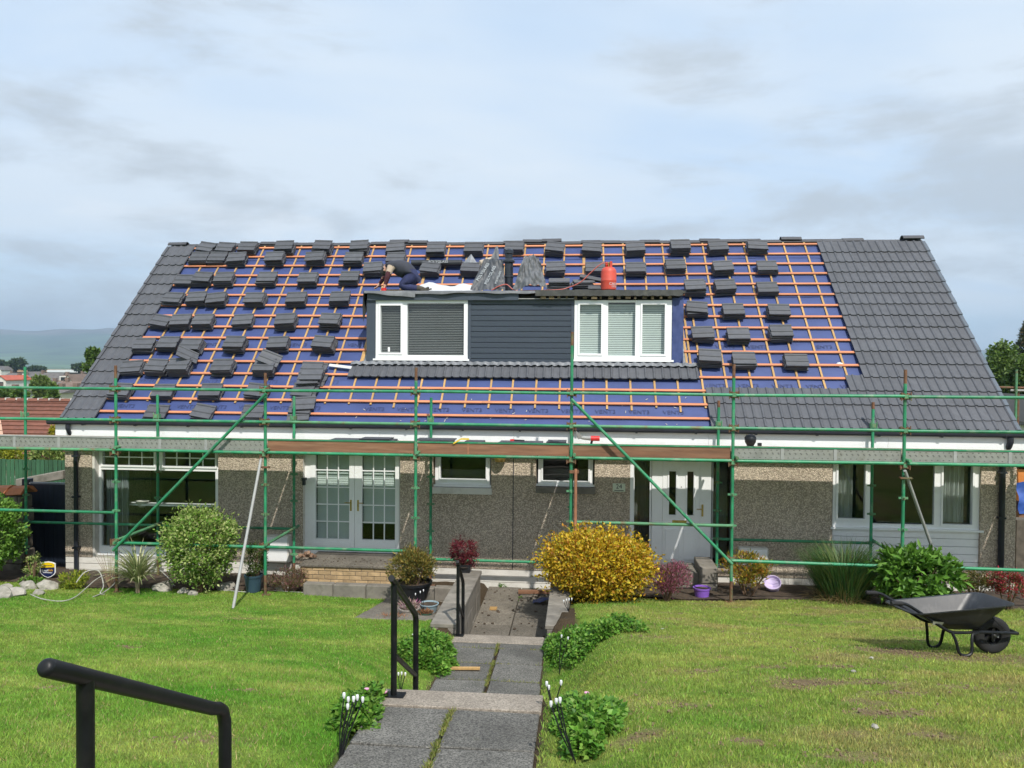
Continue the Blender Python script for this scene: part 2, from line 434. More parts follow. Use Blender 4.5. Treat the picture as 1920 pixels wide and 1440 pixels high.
def link_obj(name, me, parent=None, mtx=None):
    o = bpy.data.objects.new(name, me); col.objects.link(o)
    if mtx is not None: WORLD[o.name] = mtx
    if parent is not None:
        o.parent = parent
        if mtx is None: o.matrix_parent_inverse = world_of(parent).inverted()
        else:
            o.matrix_parent_inverse = world_of(parent).inverted(); o.matrix_basis = mtx
    elif mtx is not None: o.matrix_basis = mtx
    return o
def box(name, x0, x1, y0, y1, z0, z1, m, parent=None, bevel=0):
    return MB().box(x0, x1, y0, y1, z0, z1).build(name, m, parent, bevel=bevel)
def np_mesh(name, V, F, m, cols=None, smooth=False):
    """big mesh from arrays; F is (n,3) or (n,4)"""
    me = bpy.data.meshes.new(name)
    V = np.asarray(V, np.float32); F = np.asarray(F, np.int32); k = F.shape[1]
    me.vertices.add(len(V)); me.vertices.foreach_set('co', V.ravel())
    me.loops.add(F.size); me.loops.foreach_set('vertex_index', F.ravel())
    me.polygons.add(len(F)); me.polygons.foreach_set('loop_start', np.arange(0, F.size, k, dtype=np.int32))
    me.polygons.foreach_set('loop_total', np.full(len(F), k, np.int32))
    if smooth: me.polygons.foreach_set('use_smooth', np.ones(len(F), bool))
    if cols is not None:
        at_ = me.color_attributes.new('Col', 'FLOAT_COLOR', 'POINT')
        c4 = np.ones((len(V), 4), np.float32); c4[:, :3] = cols
        at_.data.foreach_set('color', c4.ravel())
    me.materials.append(m); me.update(calc_edges=True)
    return me
def text_mesh(name, txt, size, m, extrude=0.0015):
    cu = bpy.data.curves.new(name, 'FONT'); cu.body = txt; cu.size = size; cu.align_x = 'CENTER'; cu.align_y = 'CENTER'; cu.extrude = extrude
    cu.resolution_u = 2
    o = bpy.data.objects.new(name, cu); col.objects.link(o)
    dg = bpy.context.evaluated_depsgraph_get(); dg.update()
    me = bpy.data.meshes.new_from_object(o.evaluated_get(dg))
    me.name = name
    bpy.data.objects.remove(o); bpy.data.curves.remove(cu)
    me.materials.clear(); me.materials.append(m)
    return me
def frame_m(o, xa, ya):      # matrix with origin, x axis, y axis (z = x cross y)
    xa = Vector(xa).normalized(); ya = Vector(ya); za = xa.cross(ya).normalized(); ya = za.cross(xa)
    m = Matrix((xa, ya, za)).transposed().to_4x4(); m.translation = Vector(o); return m
def unit(v): return v / np.maximum(np.linalg.norm(v, axis=1, keepdims=True), 1e-9)
def leaves_mesh(name, P, D, N, L, W, C, m, fold=0.25):
    """leaf faces: base point P, growth direction D, face normal N, length L, width W, colour C"""
    n = len(P); D = unit(D); S = unit(np.cross(D, N)); N2 = np.cross(S, D)
    L = np.broadcast_to(np.asarray(L, float).reshape(-1, 1), (n, 1)); W = np.broadcast_to(np.asarray(W, float).reshape(-1, 1), (n, 1))
    V = np.empty((n, 4, 3)); V[:, 0] = P
    V[:, 1] = P + D * L * 0.45 + S * W * 0.5 + N2 * W * fold
    V[:, 2] = P + D * L
    V[:, 3] = P + D * L * 0.45 - S * W * 0.5 + N2 * W * fold
    i = np.arange(n)[:, None] * 4
    F = np.concatenate([i + np.array([[0, 1, 2]]), i + np.array([[0, 2, 3]])])
    return np_mesh(name, V.reshape(-1, 3), F, m, np.repeat(C, 4, axis=0))
def palette(n, cols, jit=0.12, w=None):
    cols = np.array(cols, float); k = rng.choice(len(cols), n, p=w)
    k2 = rng.choice(len(cols), n, p=w); t = rng.random((n, 1)) * 0.5
    c = cols[k] * (1 - t) + cols[k2] * t
    return np.clip(c * (1 + rng.normal(0, jit, (n, 1))), 0.002, 1)
def rand_unit(n): return unit(rng.normal(size=(n, 3)))

# ================================================================== ground profile
PL = [(-60, 4.6), (-10, 3.6), (0, 2.55), (2.5, 2.32), (4.4, 1.86), (5.5, 1.6), (8, 0.98), (10.2, 0.55), (12.2, 0.24), (13.3, 0.10), (14.5, 0.05), (20, 0.0), (60, -2.0)]
PR = [(-60, 4.6), (-10, 3.6), (0, 2.55), (2.5, 2.40), (4.4, 2.0), (5.5, 1.78), (7.3, 1.42), (9, 1.06), (10.5, 0.76), (12, 0.46), (13.2, 0.26), (14.5, 0.15), (20, 0.0), (60, -2.0)]
PP = [(-60, 4.6), (-10, 3.6), (0, 2.55), (1.7, 2.46), (3.6, 1.82), (4.4, 1.79), (5.53, 1.73), (7.25, 0.70), (10.25, 0.50), (11.1, 0.0), (14.5, 0.0), (60, -2.0)]
def interp(p, y): return np.interp(y, [a for a, b in p], [b for a, b in p])
PX0, PX1 = -1.58, -0.33
def path_c(y): return np.interp(y, [4, 5.6, 7.3, 12], [-0.83, -0.83, -0.97, -1.06])
def gz_arr(x, y):
    x = np.asarray(x, float); y = np.asarray(y, float)
    t = np.clip((x + 2.2) / 2.6, 0, 1)
    zl = interp(PL, y); zr = interp(PR, y); zp = interp(PP, y)
    z = zl * (1 - t) + zr * t
    d = np.abs(x - path_c(y)) - np.where(y > 10.3, 0.625, 0.58)
    w = np.where(y > 10.3, 0.14, 0.9)
    k = np.clip(d / w, 0, 1); k = k * k * (3 - 2 * k)
    z = zp * (1 - k) + z * k
    z = z + 0.02 * np.sin(x * 1.3 + y * 0.7) * np.clip((d - 0.3), 0, 1)
    return np.where(d < 0, z - 0.07, z)
def gz(x, y): return float(gz_arr(x, y))
def on_ground(x, y):      # where a photo point meets the garden slope
    d = ray(x, y); lo, hi = 1.0, 40.0
    for k in range(60):
        mid = (lo + hi) / 2; p = CAMP + d * mid
        if p.z > gz(p.x, p.y): lo = mid
        else: hi = mid
    p = CAMP + d * lo
    return Vector((p.x, p.y, gz(p.x, p.y)))

# ================================================================== house
SQ = math.sqrt(0.5)
EY, EZ = 14.12, 3.06                      # eave reference line of the roof plane, 45 degrees
SLOPE = (18.05 - EY) / SQ
HX0, HX1 = -9.93, 7.57                    # verges
WY = 14.32                                # face of the front wall
WX0, WX1 = -10.06, 7.68
U = Vector((0, SQ, SQ)); NRM = Vector((0, -SQ, SQ))
def RP(x, s, n=0.0): return Vector((x, EY + s * SQ - n * SQ, EZ + s * SQ + n * SQ))
def roof_px(x, y, n=0.0):      # photo point -> (X, s) on the roof plane lifted by n
    d = ray(x, y); p0 = RP(0, 0, n)
    t = (p0 - CAMP).dot(NRM) / d.dot(NRM); p = CAMP + d * t
    return p.x, (p - p0).dot(U)

house = thing('house', 'brown roughcast house with its roof being retiled, behind green scaffolding', 'house', (-1.2, WY, 0))

def grid_boxes(mb, x0, x1, z0, z1, y0, y1, openings, mi=0):
    xs = sorted({x0, x1, *[o[0] for o in openings], *[o[1] for o in openings]})
    xs = [x for x in xs if x0 <= x <= x1]
    for a, b in zip(xs, xs[1:]):
        c = (a + b) / 2; cuts = sorted((max(o[2], z0), min(o[3], z1)) for o in openings if o[0] < c < o[1])
        z = z0
        for p, q in cuts:
            if p > z + 1e-4: mb.box(a, b, y0, y1, z, p, mi)
            z = max(z, q)
        if z < z1 - 1e-4: mb.box(a, b, y0, y1, z, z1, mi)
    return mb
def gx(x, Y, y=950): return X_at(x, y, Y)
def gzz(y, Y, x=960): return Z_at(x, y, Y)

SOFFIT = 2.63
# openings measured on the wall face
o_w1 = (gx(172, WY), gx(409, WY), Z_at(290, 1052, WY), 2.52)
o_fd = (gx(568, WY), gx(750, WY), Z_at(660, 1050, WY), 2.50)
o_s1 = (gx(812, WY, 890), gx(921, WY, 890), Z_at(866, 924, WY), 2.50)
o_s2 = (gx(1005, WY, 890), gx(1115, WY, 890), Z_at(1060, 921, WY), 2.50)
o_dr = (gx(1181, WY), gx(1374, WY), Z_at(1280, 1065, WY), 2.50)
o_w2 = (gx(1560, WY), gx(1839, WY), Z_at(1700, 1067, WY), 2.50)
opens = [o_w1, o_fd, o_s1, o_s2, o_dr, o_w2]
PLZ = Z_at(900, 1066, WY)
mb = MB(); grid_boxes(mb, WX0, WX1, PLZ, SOFFIT, WY, WY + 0.27, opens)
wall = mb.build('wall', roughcast, house)
# plinth of white painted courses, each course its own strip
mb = MB(); mb.box(WX0, WX1, WY + 0.03, WY + 0.27, -0.6, PLZ - 0.002); plinth = mb.build('plinth', M_whitewall, house)
for k in range(3):
    z0 = -0.04 + k * (PLZ + 0.03) / 3
    for a, b in ((WX0, o_fd[0] - 0.2), (o_fd[1] + 0.2, o_dr[0] - 0.05), (o_dr[1] + 0.02, o_w2[0]), (o_w2[1], WX1)):
        if a < b: MB().box(a, b, WY + 0.006 + 0.004 * (k % 2), WY + 0.03, z0 + 0.006, z0 + (PLZ + 0.03) / 3 - 0.006).build('plinth_course', M_whitewall, plinth)
# gable and back walls
for x0, x1 in ((WX0 + 0.001, WX0 + 0.25), (WX1 - 0.25, WX1 - 0.001)):
    by = 2 * 18.05 - WY
    MB().prism([(x0, WY + 0.271, -0.6), (x0, by, -0.6), (x0, by, SOFFIT), (x0, 18.05, 6.74), (x0, WY + 0.271, SOFFIT + 0.3)], (x1 - x0, 0, 0)).build('gable_wall', roughcast, house)
by = 2 * 18.05 - WY
box('back_wall', WX0 + 0.25, WX1 - 0.25, by - 0.25, by, -0.6, SOFFIT, roughcast, house)
# dark rooms behind the openings so that glass looks into an interior
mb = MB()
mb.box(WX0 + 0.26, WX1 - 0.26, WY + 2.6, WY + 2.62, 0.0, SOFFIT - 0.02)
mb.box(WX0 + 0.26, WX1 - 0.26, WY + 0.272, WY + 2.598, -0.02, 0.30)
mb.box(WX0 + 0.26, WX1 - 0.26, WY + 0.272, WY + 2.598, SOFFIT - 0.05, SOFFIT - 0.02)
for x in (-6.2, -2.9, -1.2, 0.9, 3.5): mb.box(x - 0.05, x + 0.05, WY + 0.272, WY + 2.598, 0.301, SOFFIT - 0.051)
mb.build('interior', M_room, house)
# panel joint and small wall fittings
xj = gx(962, WY)
box('panel_joint', xj - 0.008, xj + 0.008, WY - 0.004, WY - 0.001, PLZ + 0.01, 2.5, M_anth, house)

# ---- fascia, soffit, gutter, downpipes
box('soffit', WX0 - 0.02, WX1 + 0.02, 14.111, WY + 0.02, SOFFIT + 0.001, SOFFIT + 0.03, M_pvc, house)
xs = [WX0 - 0.03, -7.2, -3.7, -1.2, 2.3, 5.4, WX1 + 0.03]
for a, b in zip(xs, xs[1:]): box('fascia_board', a + 0.002, b - 0.002, 14.086, 14.110, SOFFIT + 0.005, 3.0, M_pvc, house)
GY, GZ = 14.030, 3.000
mb = MB()
sec = [(math.cos(a), math.sin(a)) for a in np.linspace(math.pi, 2 * math.pi, 9)]
prof = [(-0.052, 0.025)] + [(c * 0.052, s * 0.052) for c, s in sec] + [(0.052, 0.025), (0.046, 0.025)] + [(c * 0.046, s * 0.046) for c, s in sec[::-1]] + [(-0.046, 0.025)]
mb.prism([(WX0 - 0.14, GY + a, GZ + b) for a, b in prof], (WX1 - WX0 + 0.28, 0, 0))
gutter = mb.build('gutter', M_anth, house, smooth=True)
for x in np.arange(-9.5, 7.6, 1.05):
    MB().prism([(x, GY - 0.056, GZ - 0.01), (x, GY - 0.035, GZ - 0.062), (x, GY + 0.045, GZ - 0.062), (x, GY + 0.0555, GZ - 0.02), (x, GY + 0.0555, GZ - 0.004), (x, GY - 0.056, GZ + 0.008)], (0.035, 0, 0)).build('gutter_bracket', M_anth, gutter)
for xp in (143, 1878):
    X = gx(xp, WY - 0.05)
    d = MB().tube([(X, GY, GZ - 0.05), (X, GY, GZ - 0.13), (X, GY + 0.04, GZ - 0.2), (X, WY - 0.10, GZ - 0.34), (X, WY - 0.06, GZ - 0.42), (X, WY - 0.06, 0.03)], 0.042 if xp < 900 else 0.05, 10).build('downpipe', M_anth, house, smooth=True)
    for z in (0.5, 1.5, 2.3): MB().box(X - 0.06, X + 0.06, WY - 0.105, WY - 0.001, z, z + 0.035).build('pipe_clip', M_anth, d)

# ---- windows and doors
def window(x0, x1, z0, z1, Y, lights, parent=house, name='window', depth=0.07, m=M_pvc, sill=True, label=None):
    mb = MB(); grid_boxes(mb, x0, x1, z0, z1, Y, Y + depth, [l[:4] for l in lights])
    w = mb.build(name, m, parent, bevel=0.0)
    if label: w['label'] = label
    for l in lights:
        a, b, c, d = l[:4]; o = l[4] if len(l) > 4 else {}
        if o.get('sash'):
            t = o['sash']; q = MB()
            q2 = grid_boxes(q, a - t, b + t, c - t, d + t, Y - 0.018, Y + 0.03, [(a, b, c, d)])
            # the sash sits in front of the frame bars
            q2.v = [(v[0], v[1] - 0.002 if v[1] < Y else Y - 0.001, v[2]) for v in q2.v]
            q2.build('sash', m, w)
        MB().box(a - 0.004, b + 0.004, Y + 0.03, Y + 0.034, c - 0.004, d + 0.004).build('pane', glass, w)
        nx, nz = o.get('bars', (1, 1))
        for i in range(1, nx):
            x = a + (b - a) * i / nx; MB().box(x - 0.011, x + 0.011, Y + 0.018, Y + 0.0295, c, d).build('glazing_bar', m, w)
        for i in range(1, nz):
            z = c + (d - c) * i / nz; MB().box(a, b, Y + 0.02, Y + 0.0285, z - 0.011, z + 0.011).build('glazing_bar', m, w)
    if sill: MB().box(x0 - 0.04, x1 + 0.04, Y - 0.06, Y - 0.001, z0 - 0.002, z0 + 0.035).build('sill', m, w)
    return w
def blind(w, a, b, c, d, Y, m=M_blind, pitch=0.045, tilt=0.035, dp=0.016):
    mb = MB(); z = d
    while z > c:
        mb.add([(a, Y - dp, z - tilt), (b, Y - dp, z - tilt), (b, Y + dp, z), (a, Y + dp, z)], [(0, 1, 2, 3)]); z -= pitch
    o = mb.build('blind', m, w); o['kind'] = 'stuff'; return o
def curtain(w, a, b, c, d, Y, m=M_curtain):
    n = 60; V = []; F = []
    for i in range(n + 1):
        x = a + (b - a) * i / n; y = Y + 0.03 * math.sin(i * 1.1) + 0.015 * math.sin(i * 2.7 + 1)
        V += [(x, y, c), (x, y, d)]
    for i in range(n): F.append((2 * i, 2 * i + 2, 2 * i + 3, 2 * i + 1))
    o = MB().add(V, F).build('curtain', m, w, smooth=True); return o

# tall window at the left: two barred top lights over one big pane
Y1 = WY + 0.16
f0, f1 = gx(186, Y1), gx(410, Y1)
zt = 2.50; zb = Z_at(290, 1042, Y1)
zs0, zs1 = Z_at(290, 882, Y1), Z_at(290, 873, Y1)
w = window(f0, f1, zb, zt, Y1, [
    (gx(193, Y1, 860), gx(289, Y1, 860), zs1, zt - 0.06, {'sash': 0.035, 'bars': (4, 2)}),
    (gx(306, Y1, 860), gx(404, Y1, 860), zs1, zt - 0.06, {'sash': 0.035, 'bars': (4, 2)}),
    (gx(190, Y1), gx(404, Y1), Z_at(290, 1026, Y1), zs0)], label='tall window with barred top lights and a plant bowl inside')
bo = MB().box(f0, f1, Y1 + 0.35, Y1 + 0.6, Z_at(290, 955, Y1), Z_at(290, 952, Y1)).build('window_shelf', M_pvc, w)
p = at(267, 950, Y1 + 0.45)
MB().lathe([(0.05, 0), (0.10, 0.05), (0.13, 0.13), (0.12, 0.13), (0.0, 0.06)], (p.x, p.y, Z_at(267, 951, Y1 + 0.45))).build('bowl', M_whitewall, w, smooth=True)
curtain(w, f0 + 0.02, f0 + 0.5, zb + 0.1, zs0, Y1 + 0.2, mat('grey_curtain', (0.23, 0.26, 0.27), 0.9, 0.15, 3, stretch=(8, 1, 0.6)))
# white painted reveal to its left
MB().box(o_w1[0] + 0.002, f0 - 0.001, WY + 0.02, WY + 0.269, zb - 0.1, zt + 0.01).build('window_reveal', M_whitewall, house)

# french doors
Y2 = WY + 0.11
dw = thing  # noqa (keeps names short below)
fx0, fx1 = gx(571, Y2), gx(752, Y2)
fz0, fz1 = Z_at(660, 1052, Y2), 2.50
lz0, lz1 = Z_at(660, 1011, Y2), 2.44
fr = MB(); lm0, lm1 = gx(582, Y2), gx(749, Y2); xm = gx(665, Y2)
grid_boxes(fr, fx0, fx1, fz0, fz1, Y2, Y2 + 0.08, [(lm0, lm1, fz0 + 0.05, fz1 - 0.04)])
fd = fr.build('french_doors', M_pvc, house)
for k, (a, b, ga, gb) in enumerate(((lm0, xm, gx(592, Y2), gx(655, Y2)), (xm, lm1, gx(679, Y2), gx(741, Y2)))):
    q = MB(); grid_boxes(q, a + 0.003, b - 0.003, fz0 + 0.053, fz1 - 0.043, Y2 - 0.012, Y2 + 0.05, [(ga, gb, lz0, lz1)])
    leaf = q.build('door_leaf', M_pvc, fd)
    MB().box(ga - 0.003, gb + 0.003, Y2 + 0.03, Y2 + 0.034, lz0, lz1).build('pane', glass, fd)
    for i in (1, 2): x = ga + (gb - ga) * i / 3; MB().box(x - 0.01, x + 0.01, Y2 + 0.012, Y2 + 0.029, lz0, lz1).build('glazing_bar', M_pvc, fd)
    for i in range(1, 5): z = lz0 + (lz1 - lz0) * i / 5; MB().box(ga, gb, Y2 + 0.014, Y2 + 0.028, z - 0.01, z + 0.01).build('glazing_bar', M_pvc, fd)
    blind(fd, ga, gb, lz0 + (0.0 if k == 0 else (lz1 - lz0) * 0.19), lz1, Y2 + 0.10, pitch=0.045, tilt=0.052, dp=0.007)
    # raised bottom panel
    for z0, z1 in ((fz0 + 0.09, lz0 - 0.17), (lz0 - 0.14, lz0 - 0.07)):
        MB().box(a + 0.07, b - 0.07, Y2 - 0.022, Y2 - 0.013, z0, z1).build('door_panel', M_pvc, fd)
    hx = xm + (-0.07 if k == 0 else 0.07); hz = Z_at(665, 945, Y2)
    h = MB().box(hx - 0.016, hx + 0.016, Y2 - 0.024, Y2 - 0.0125, hz - 0.13, hz + 0.08)
    h.tube([(hx, Y2 - 0.024, hz + 0.03), (hx, Y2 - 0.06, hz + 0.03), (hx + (-0.11 if k == 0 else 0.11), Y2 - 0.06, hz + 0.03)], 0.009, 6)
    h.build('door_handle', M_brass, fd)
MB().box(o_fd[0] + 0.002, fx0 - 0.001, WY + 0.01, WY + 0.268, fz0, 2.5).build('door_reveal', M_whitewall, house)

# two small kitchen windows
for (a, b, g0, g1, yb, ys, lab) in ((816, 919, 826, 911, 897, 919, 'small window left of the panel joint'), (1009, 1112, 1018, 1103, 901, 918, 'small window right of the panel joint')):
    Ys = WY + 0.10
    z0 = Z_at(a, ys - 8, Ys)
    window(gx(a, Ys, 890), gx(b, Ys, 890), z0, 2.5, Ys, [(gx(g0, Ys, 890), gx(g1, Ys, 890), Z_at(a, yb, Ys), 2.42, {'sash': 0.03})], label=lab)
    MB().box(gx(a - 4, WY, 890), gx(b + 4, WY, 890), WY - 0.06, Ys - 0.062, z0 - 0.12, z0 - 0.01).build('window_ledge', M_whitewall if a < 900 else M_oldstone, house)
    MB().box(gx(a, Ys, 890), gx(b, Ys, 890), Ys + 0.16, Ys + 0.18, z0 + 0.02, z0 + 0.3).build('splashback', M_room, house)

# front door of number 24 with glazed sides
Y3 = WY + 0.17
dx0, dx1 = gx(1222, Y3), gx(1333, Y3); dz0 = Z_at(1280, 1066, Y3)
fr = MB(); la, lb = gx(1242, Y3), gx(1312, Y3)
grid_boxes(fr, dx0, dx1, dz0, 2.5, Y3, Y3 + 0.07, [(la, lb, dz0 + 0.04, 2.39)])
door = fr.build('front_door', M_pvc, house); door['label'] = 'white panelled front door with two tall dark lights and brass fittings'
g = [(gx(1254, Y3), gx(1267, Y3)), (gx(1288, Y3), gx(1300, Y3))]
gz0, gz1 = Z_at(1280, 966, Y3), Z_at(1280, 884, Y3)
q = MB(); grid_boxes(q, la + 0.003, lb - 0.003, dz0 + 0.043, 2.387, Y3 - 0.008, Y3 + 0.04, [(a, b, gz0, gz1) for a, b in g]); q.build('door_leaf', M_pvc, door)
for k, (a, b) in enumerate(g):
    MB().box(a - 0.003, b + 0.003, Y3 + 0.02, Y3 + 0.024, gz0, gz1).build('pane', glass, door)
    t = 0.03; q = MB(); s_ = -1 if k else 1
    zt0, zt1 = (gz1, gz1 + 0.07) if k == 0 else (gz1 + 0.07, gz1)
    q.box(a - t, a, Y3 - 0.02, Y3 - 0.009, gz0 - t, zt0); q.box(b, b + t, Y3 - 0.02, Y3 - 0.009, gz0 - t, zt1); q.box(a, b, Y3 - 0.02, Y3 - 0.009, gz0 - t, gz0)
    q.hexa([(a - t, Y3 - 0.0201, zt0), (b + t, Y3 - 0.0201, zt1), (b + t, Y3 - 0.009, zt1), (a - t, Y3 - 0.009, zt0), (a - t, Y3 - 0.0201, zt0 + 0.03), (b + t, Y3 - 0.0201, zt1 + 0.03), (b + t, Y3 - 0.009, zt1 + 0.03), (a - t, Y3 - 0.009, zt0 + 0.03)])
    q.build('light_surround', M_pvc, door)
    MB().box(a - 0.06, b + 0.06, Y3 - 0.022, Y3 - 0.009, dz0 + 0.16, Z_at(1280, 992, Y3)).build('door_panel', M_pvc, door, bevel=0.008)
lx = gx(1274, Y3); lz = Z_at(1280, 978, Y3)
box('letter_plate', lx - 0.13, lx + 0.13, Y3 - 0.018, Y3 - 0.009, lz - 0.025, lz + 0.025, M_brass, door)
hx = gx(1317, Y3); hz = Z_at(1317, 957, Y3)
MB().box(hx - 0.016, hx + 0.016, Y3 - 0.016, Y3 - 0.0005, hz - 0.11, hz + 0.11).tube([(hx, Y3 - 0.016, hz + 0.03), (hx, Y3 - 0.055, hz + 0.03), (hx - 0.11, Y3 - 0.055, hz + 0.03)], 0.009, 6).build('door_handle', M_brass, door)
MB().lathe([(0.0, 0), (0.009, 0.0), (0.009, 0.006)], (0, 0, 0), 8).build('spy_hole', M_anth, door).matrix_basis = frame_m((gx(1277, Y3), Y3 - 0.009, Z_at(1277, 913, Y3)), (1, 0, 0), (0, 0, 1))
for a, b, nm in ((1186, 1221, 'left'), (1334, 1373, 'right')):
    Yg = Y3 + 0.02
    x0, x1 = gx(a, Yg), gx(b, Yg)
    window(x0, x1, dz0 + 0.02, 2.5, Yg, [(x0 + 0.03, x1 - 0.03, dz0 + 0.10, 2.44)], name='side_light', sill=False, m=M_pvc if a < 1300 else mat('grey_frame', (0.30, 0.32, 0.32), 0.5, 0.1))
    curtain(house, x0 + 0.01, x1 - 0.01, dz0 + 0.10, 2.44, Yg + 0.45, mat('hall_wall', (0.30, 0.33, 0.33), 0.8, 0.2, 1.0))
MB().box(o_dr[0] + 0.001, gx(1187, Y3) - 0.001, WY - 0.002, Y3 + 0.02, dz0, 2.5).build('door_post', M_pvc, house)

# wide window at the right over white panelling
Y4 = WY + 0.05
x0, x1 = gx(1561, Y4), gx(1838, Y4); z0 = Z_at(1700, 994, Y4)
wz = Z_at(1700, 980, Y4)
w = window(x0, x1, z0, 2.5, Y4, [
    (gx(1571, Y4, 920), gx(1622, Y4, 920), wz + 0.05, 2.42, {'sash': 0.035}),
    (gx(1634, Y4, 920), gx(1752, Y4, 920), wz - 0.03, 2.45),
    (gx(1768, Y4, 920), gx(1823, Y4, 920), wz - 0.01, 2.42, {'sash': 0.035})], label='wide three light window with net curtains')
curtain(w, gx(1571, Y4, 920), gx(1604, Y4, 920), wz, 2.42, Y4 + 0.15)
curtain(w, gx(1772, Y4, 920), gx(1815, Y4, 920), wz, 2.42, Y4 + 0.15)
pz0 = Z_at(1700, 1066, Y4)
n = 5
for k in range(n):
    a = pz0 + (z0 - pz0) * k / n; b = pz0 + (z0 - pz0) * (k + 1) / n
    MB().box(x0 + 0.005, x1 - 0.005, Y4 + 0.004 + 0.003 * (k % 2), Y4 + 0.06, a + 0.006, b - 0.003).build('cladding_board', M_pvc, w)
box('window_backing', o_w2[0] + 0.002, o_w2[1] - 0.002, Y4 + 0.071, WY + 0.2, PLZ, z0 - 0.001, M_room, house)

# house number plate, lamps, vents, meter boxes
X, Z = gx(1160.5, WY, 914), Z_at(1160, 914, WY)
npl = box('number_plate', X - 0.115, X + 0.115, WY - 0.022, WY - 0.002, Z - 0.075, Z + 0.075, mat('cream_plate', (0.62, 0.68, 0.56), 0.4, 0.05), house, bevel=0.004)
me = text_mesh('plate_numerals', '24', 0.115, M_black)
link_obj('plate_numerals', me, npl, frame_m((X, WY - 0.0235, Z + 0.018), (1, 0, 0), (0, 0, 1)))
box('plate_underline', X - 0.085, X + 0.085, WY - 0.0245, WY - 0.0225, Z - 0.058, Z - 0.046, M_black, npl)
X, Z = gx(938, WY, 861), Z_at(938, 861, WY)
MB().lathe([(0.0, -0.05), (0.09, -0.03), (0.12, 0.03), (0.12, 0.05)], (X, WY - 0.10, Z), 14).build('wall_lamp', M_brass, house, smooth=True)
X, Z = gx(572, WY, 900), Z_at(572, 900, WY)
MB().box(X - 0.035, X + 0.035, WY - 0.10, WY - 0.002, Z - 0.0, Z + 0.05).box(X - 0.025, X + 0.02, WY - 0.09, WY - 0.02, Z - 0.09, Z - 0.001).build('security_light', M_anth, house)
for (a, b, t, bt, lab) in ((498, 542, 1004, 1054, 'white meter box on the wall left of the french doors'), (1386, 1441, 1027, 1062, 'white meter box right of the front door')):
    X0, X1 = gx(a, WY - 0.15, 1030), gx(b, WY - 0.15, 1030); Z0, Z1 = Z_at(a, bt, WY - 0.15), Z_at(a, t, WY - 0.15)
    bx = box('meter_box', X0, X1, WY - 0.16, WY - 0.001, Z0, Z1, M_whitewall, house, bevel=0.012); bx['label'] = lab
    box('meter_door', X0 + 0.03, X1 - 0.03, WY - 0.172, WY - 0.161, Z0 + 0.03, Z1 - 0.03, M_pvc, bx, bevel=0.004)

# ---- roof
mb = MB()
nx, ns = 180, 60; V = []; F = []
sag = lambda x, s: 0.006 * noise.noise(Vector((x * 2.2, s * 6.0, 0.3))) - 0.002
for i in range(nx + 1):
    for j in range(ns + 1):
        x = HX0 + 0.03 + (HX1 - HX0 - 0.06) * i / nx; s = -0.14 + (SLOPE + 0.08) * j / ns
        V.append(RP(x, s, sag(x, s)))
for i in range(nx):
    for j in range(ns): F.append((i * (ns + 1) + j, (i + 1) * (ns + 1) + j, (i + 1) * (ns + 1) + j + 1, i * (ns + 1) + j + 1))
roof = MB().add(V, F).build('roof', M_underlay, house, smooth='all'); roof['label'] = 'half tiled roof of blue underlay, battens and dark tiles'
MB().prism([RP(HX0 + 0.03, -0.1, -0.03), RP(HX0 + 0.03, SLOPE - 0.03, -0.03), (HX0 + 0.03, 18.05, 6.70), RP(HX0 + 0.03, 0.4, -0.25)], (HX1 - HX0 - 0.06, 0, 0)).build('roof_timbers', M_counter, roof)
# back slope
def back(x, s, n=0): p = RP(x, s, n); return Vector((p.x, 36.1 - p.y, p.z))
MB().prism([back(HX0, -0.2, 0.0), back(HX0, SLOPE, 0.0), back(HX0, SLOPE, 0.06), back(HX0, -0.2, 0.06)], (HX1 - HX0, 0, 0)).build('back_slope', M_tile, roof)

# one interlocking tile: two pans with rolls. x across, y up the slope, z out of the roof
TW, TL, GAUGE = 0.325, 0.42, 0.35
def tile_mesh(pans=2):
    pw = TW / 2; top = []
    for k in range(pans):
        o = k * pw
        top += [(o, 0.004), (o + 0.006, 0.0), (o + 0.055, -0.004), (o + 0.108, 0.0), (o + 0.120, 0.015), (o + 0.133, 0.020), (o + 0.147, 0.018), (o + 0.157, 0.008)]
    top.append((pans * pw + 0.002, 0.002))
    t = 0.027; ring = top + [(x, z - t) for x, z in top[::-1]]
    k = len(ring); V = [(x, 0, z) for x, z in ring] + [(x, TL, z) for x, z in ring]
    F = [(i, (i + 1) % k, k + (i + 1) % k, k + i) for i in range(k)]
    n = len(top)
    for e in (0, k):
        for i in range(n - 1): F.append((e + i, e + i + 1, e + k - 2 - i, e + k - 1 - i))
    return MB().add(V, F).mesh('roof_tile', M_tile)
TILE = tile_mesh(); 
def lay(x, s, n0=0.088, jit=0.0, name='roof_tile', me=None):
    h = RP(x, s, n0 + random.uniform(-1, 1) * jit); q = RP(x, s + TL, 0.058)
    m = frame_m(h, (1, random.uniform(-1, 1) * 0.004, 0), q - h)
    return link_obj(name, me or TILE, roof, m)
XR = roof_px(1575, 590)[0]
nR = int(round((HX1 - 0.03 - XR) / TW)); XR = HX1 - 0.03 - nR * TW
XR2 = HX1 - 0.03 - int(round((HX1 - 0.03 - roof_px(1342, 770)[0]) / TW)) * TW
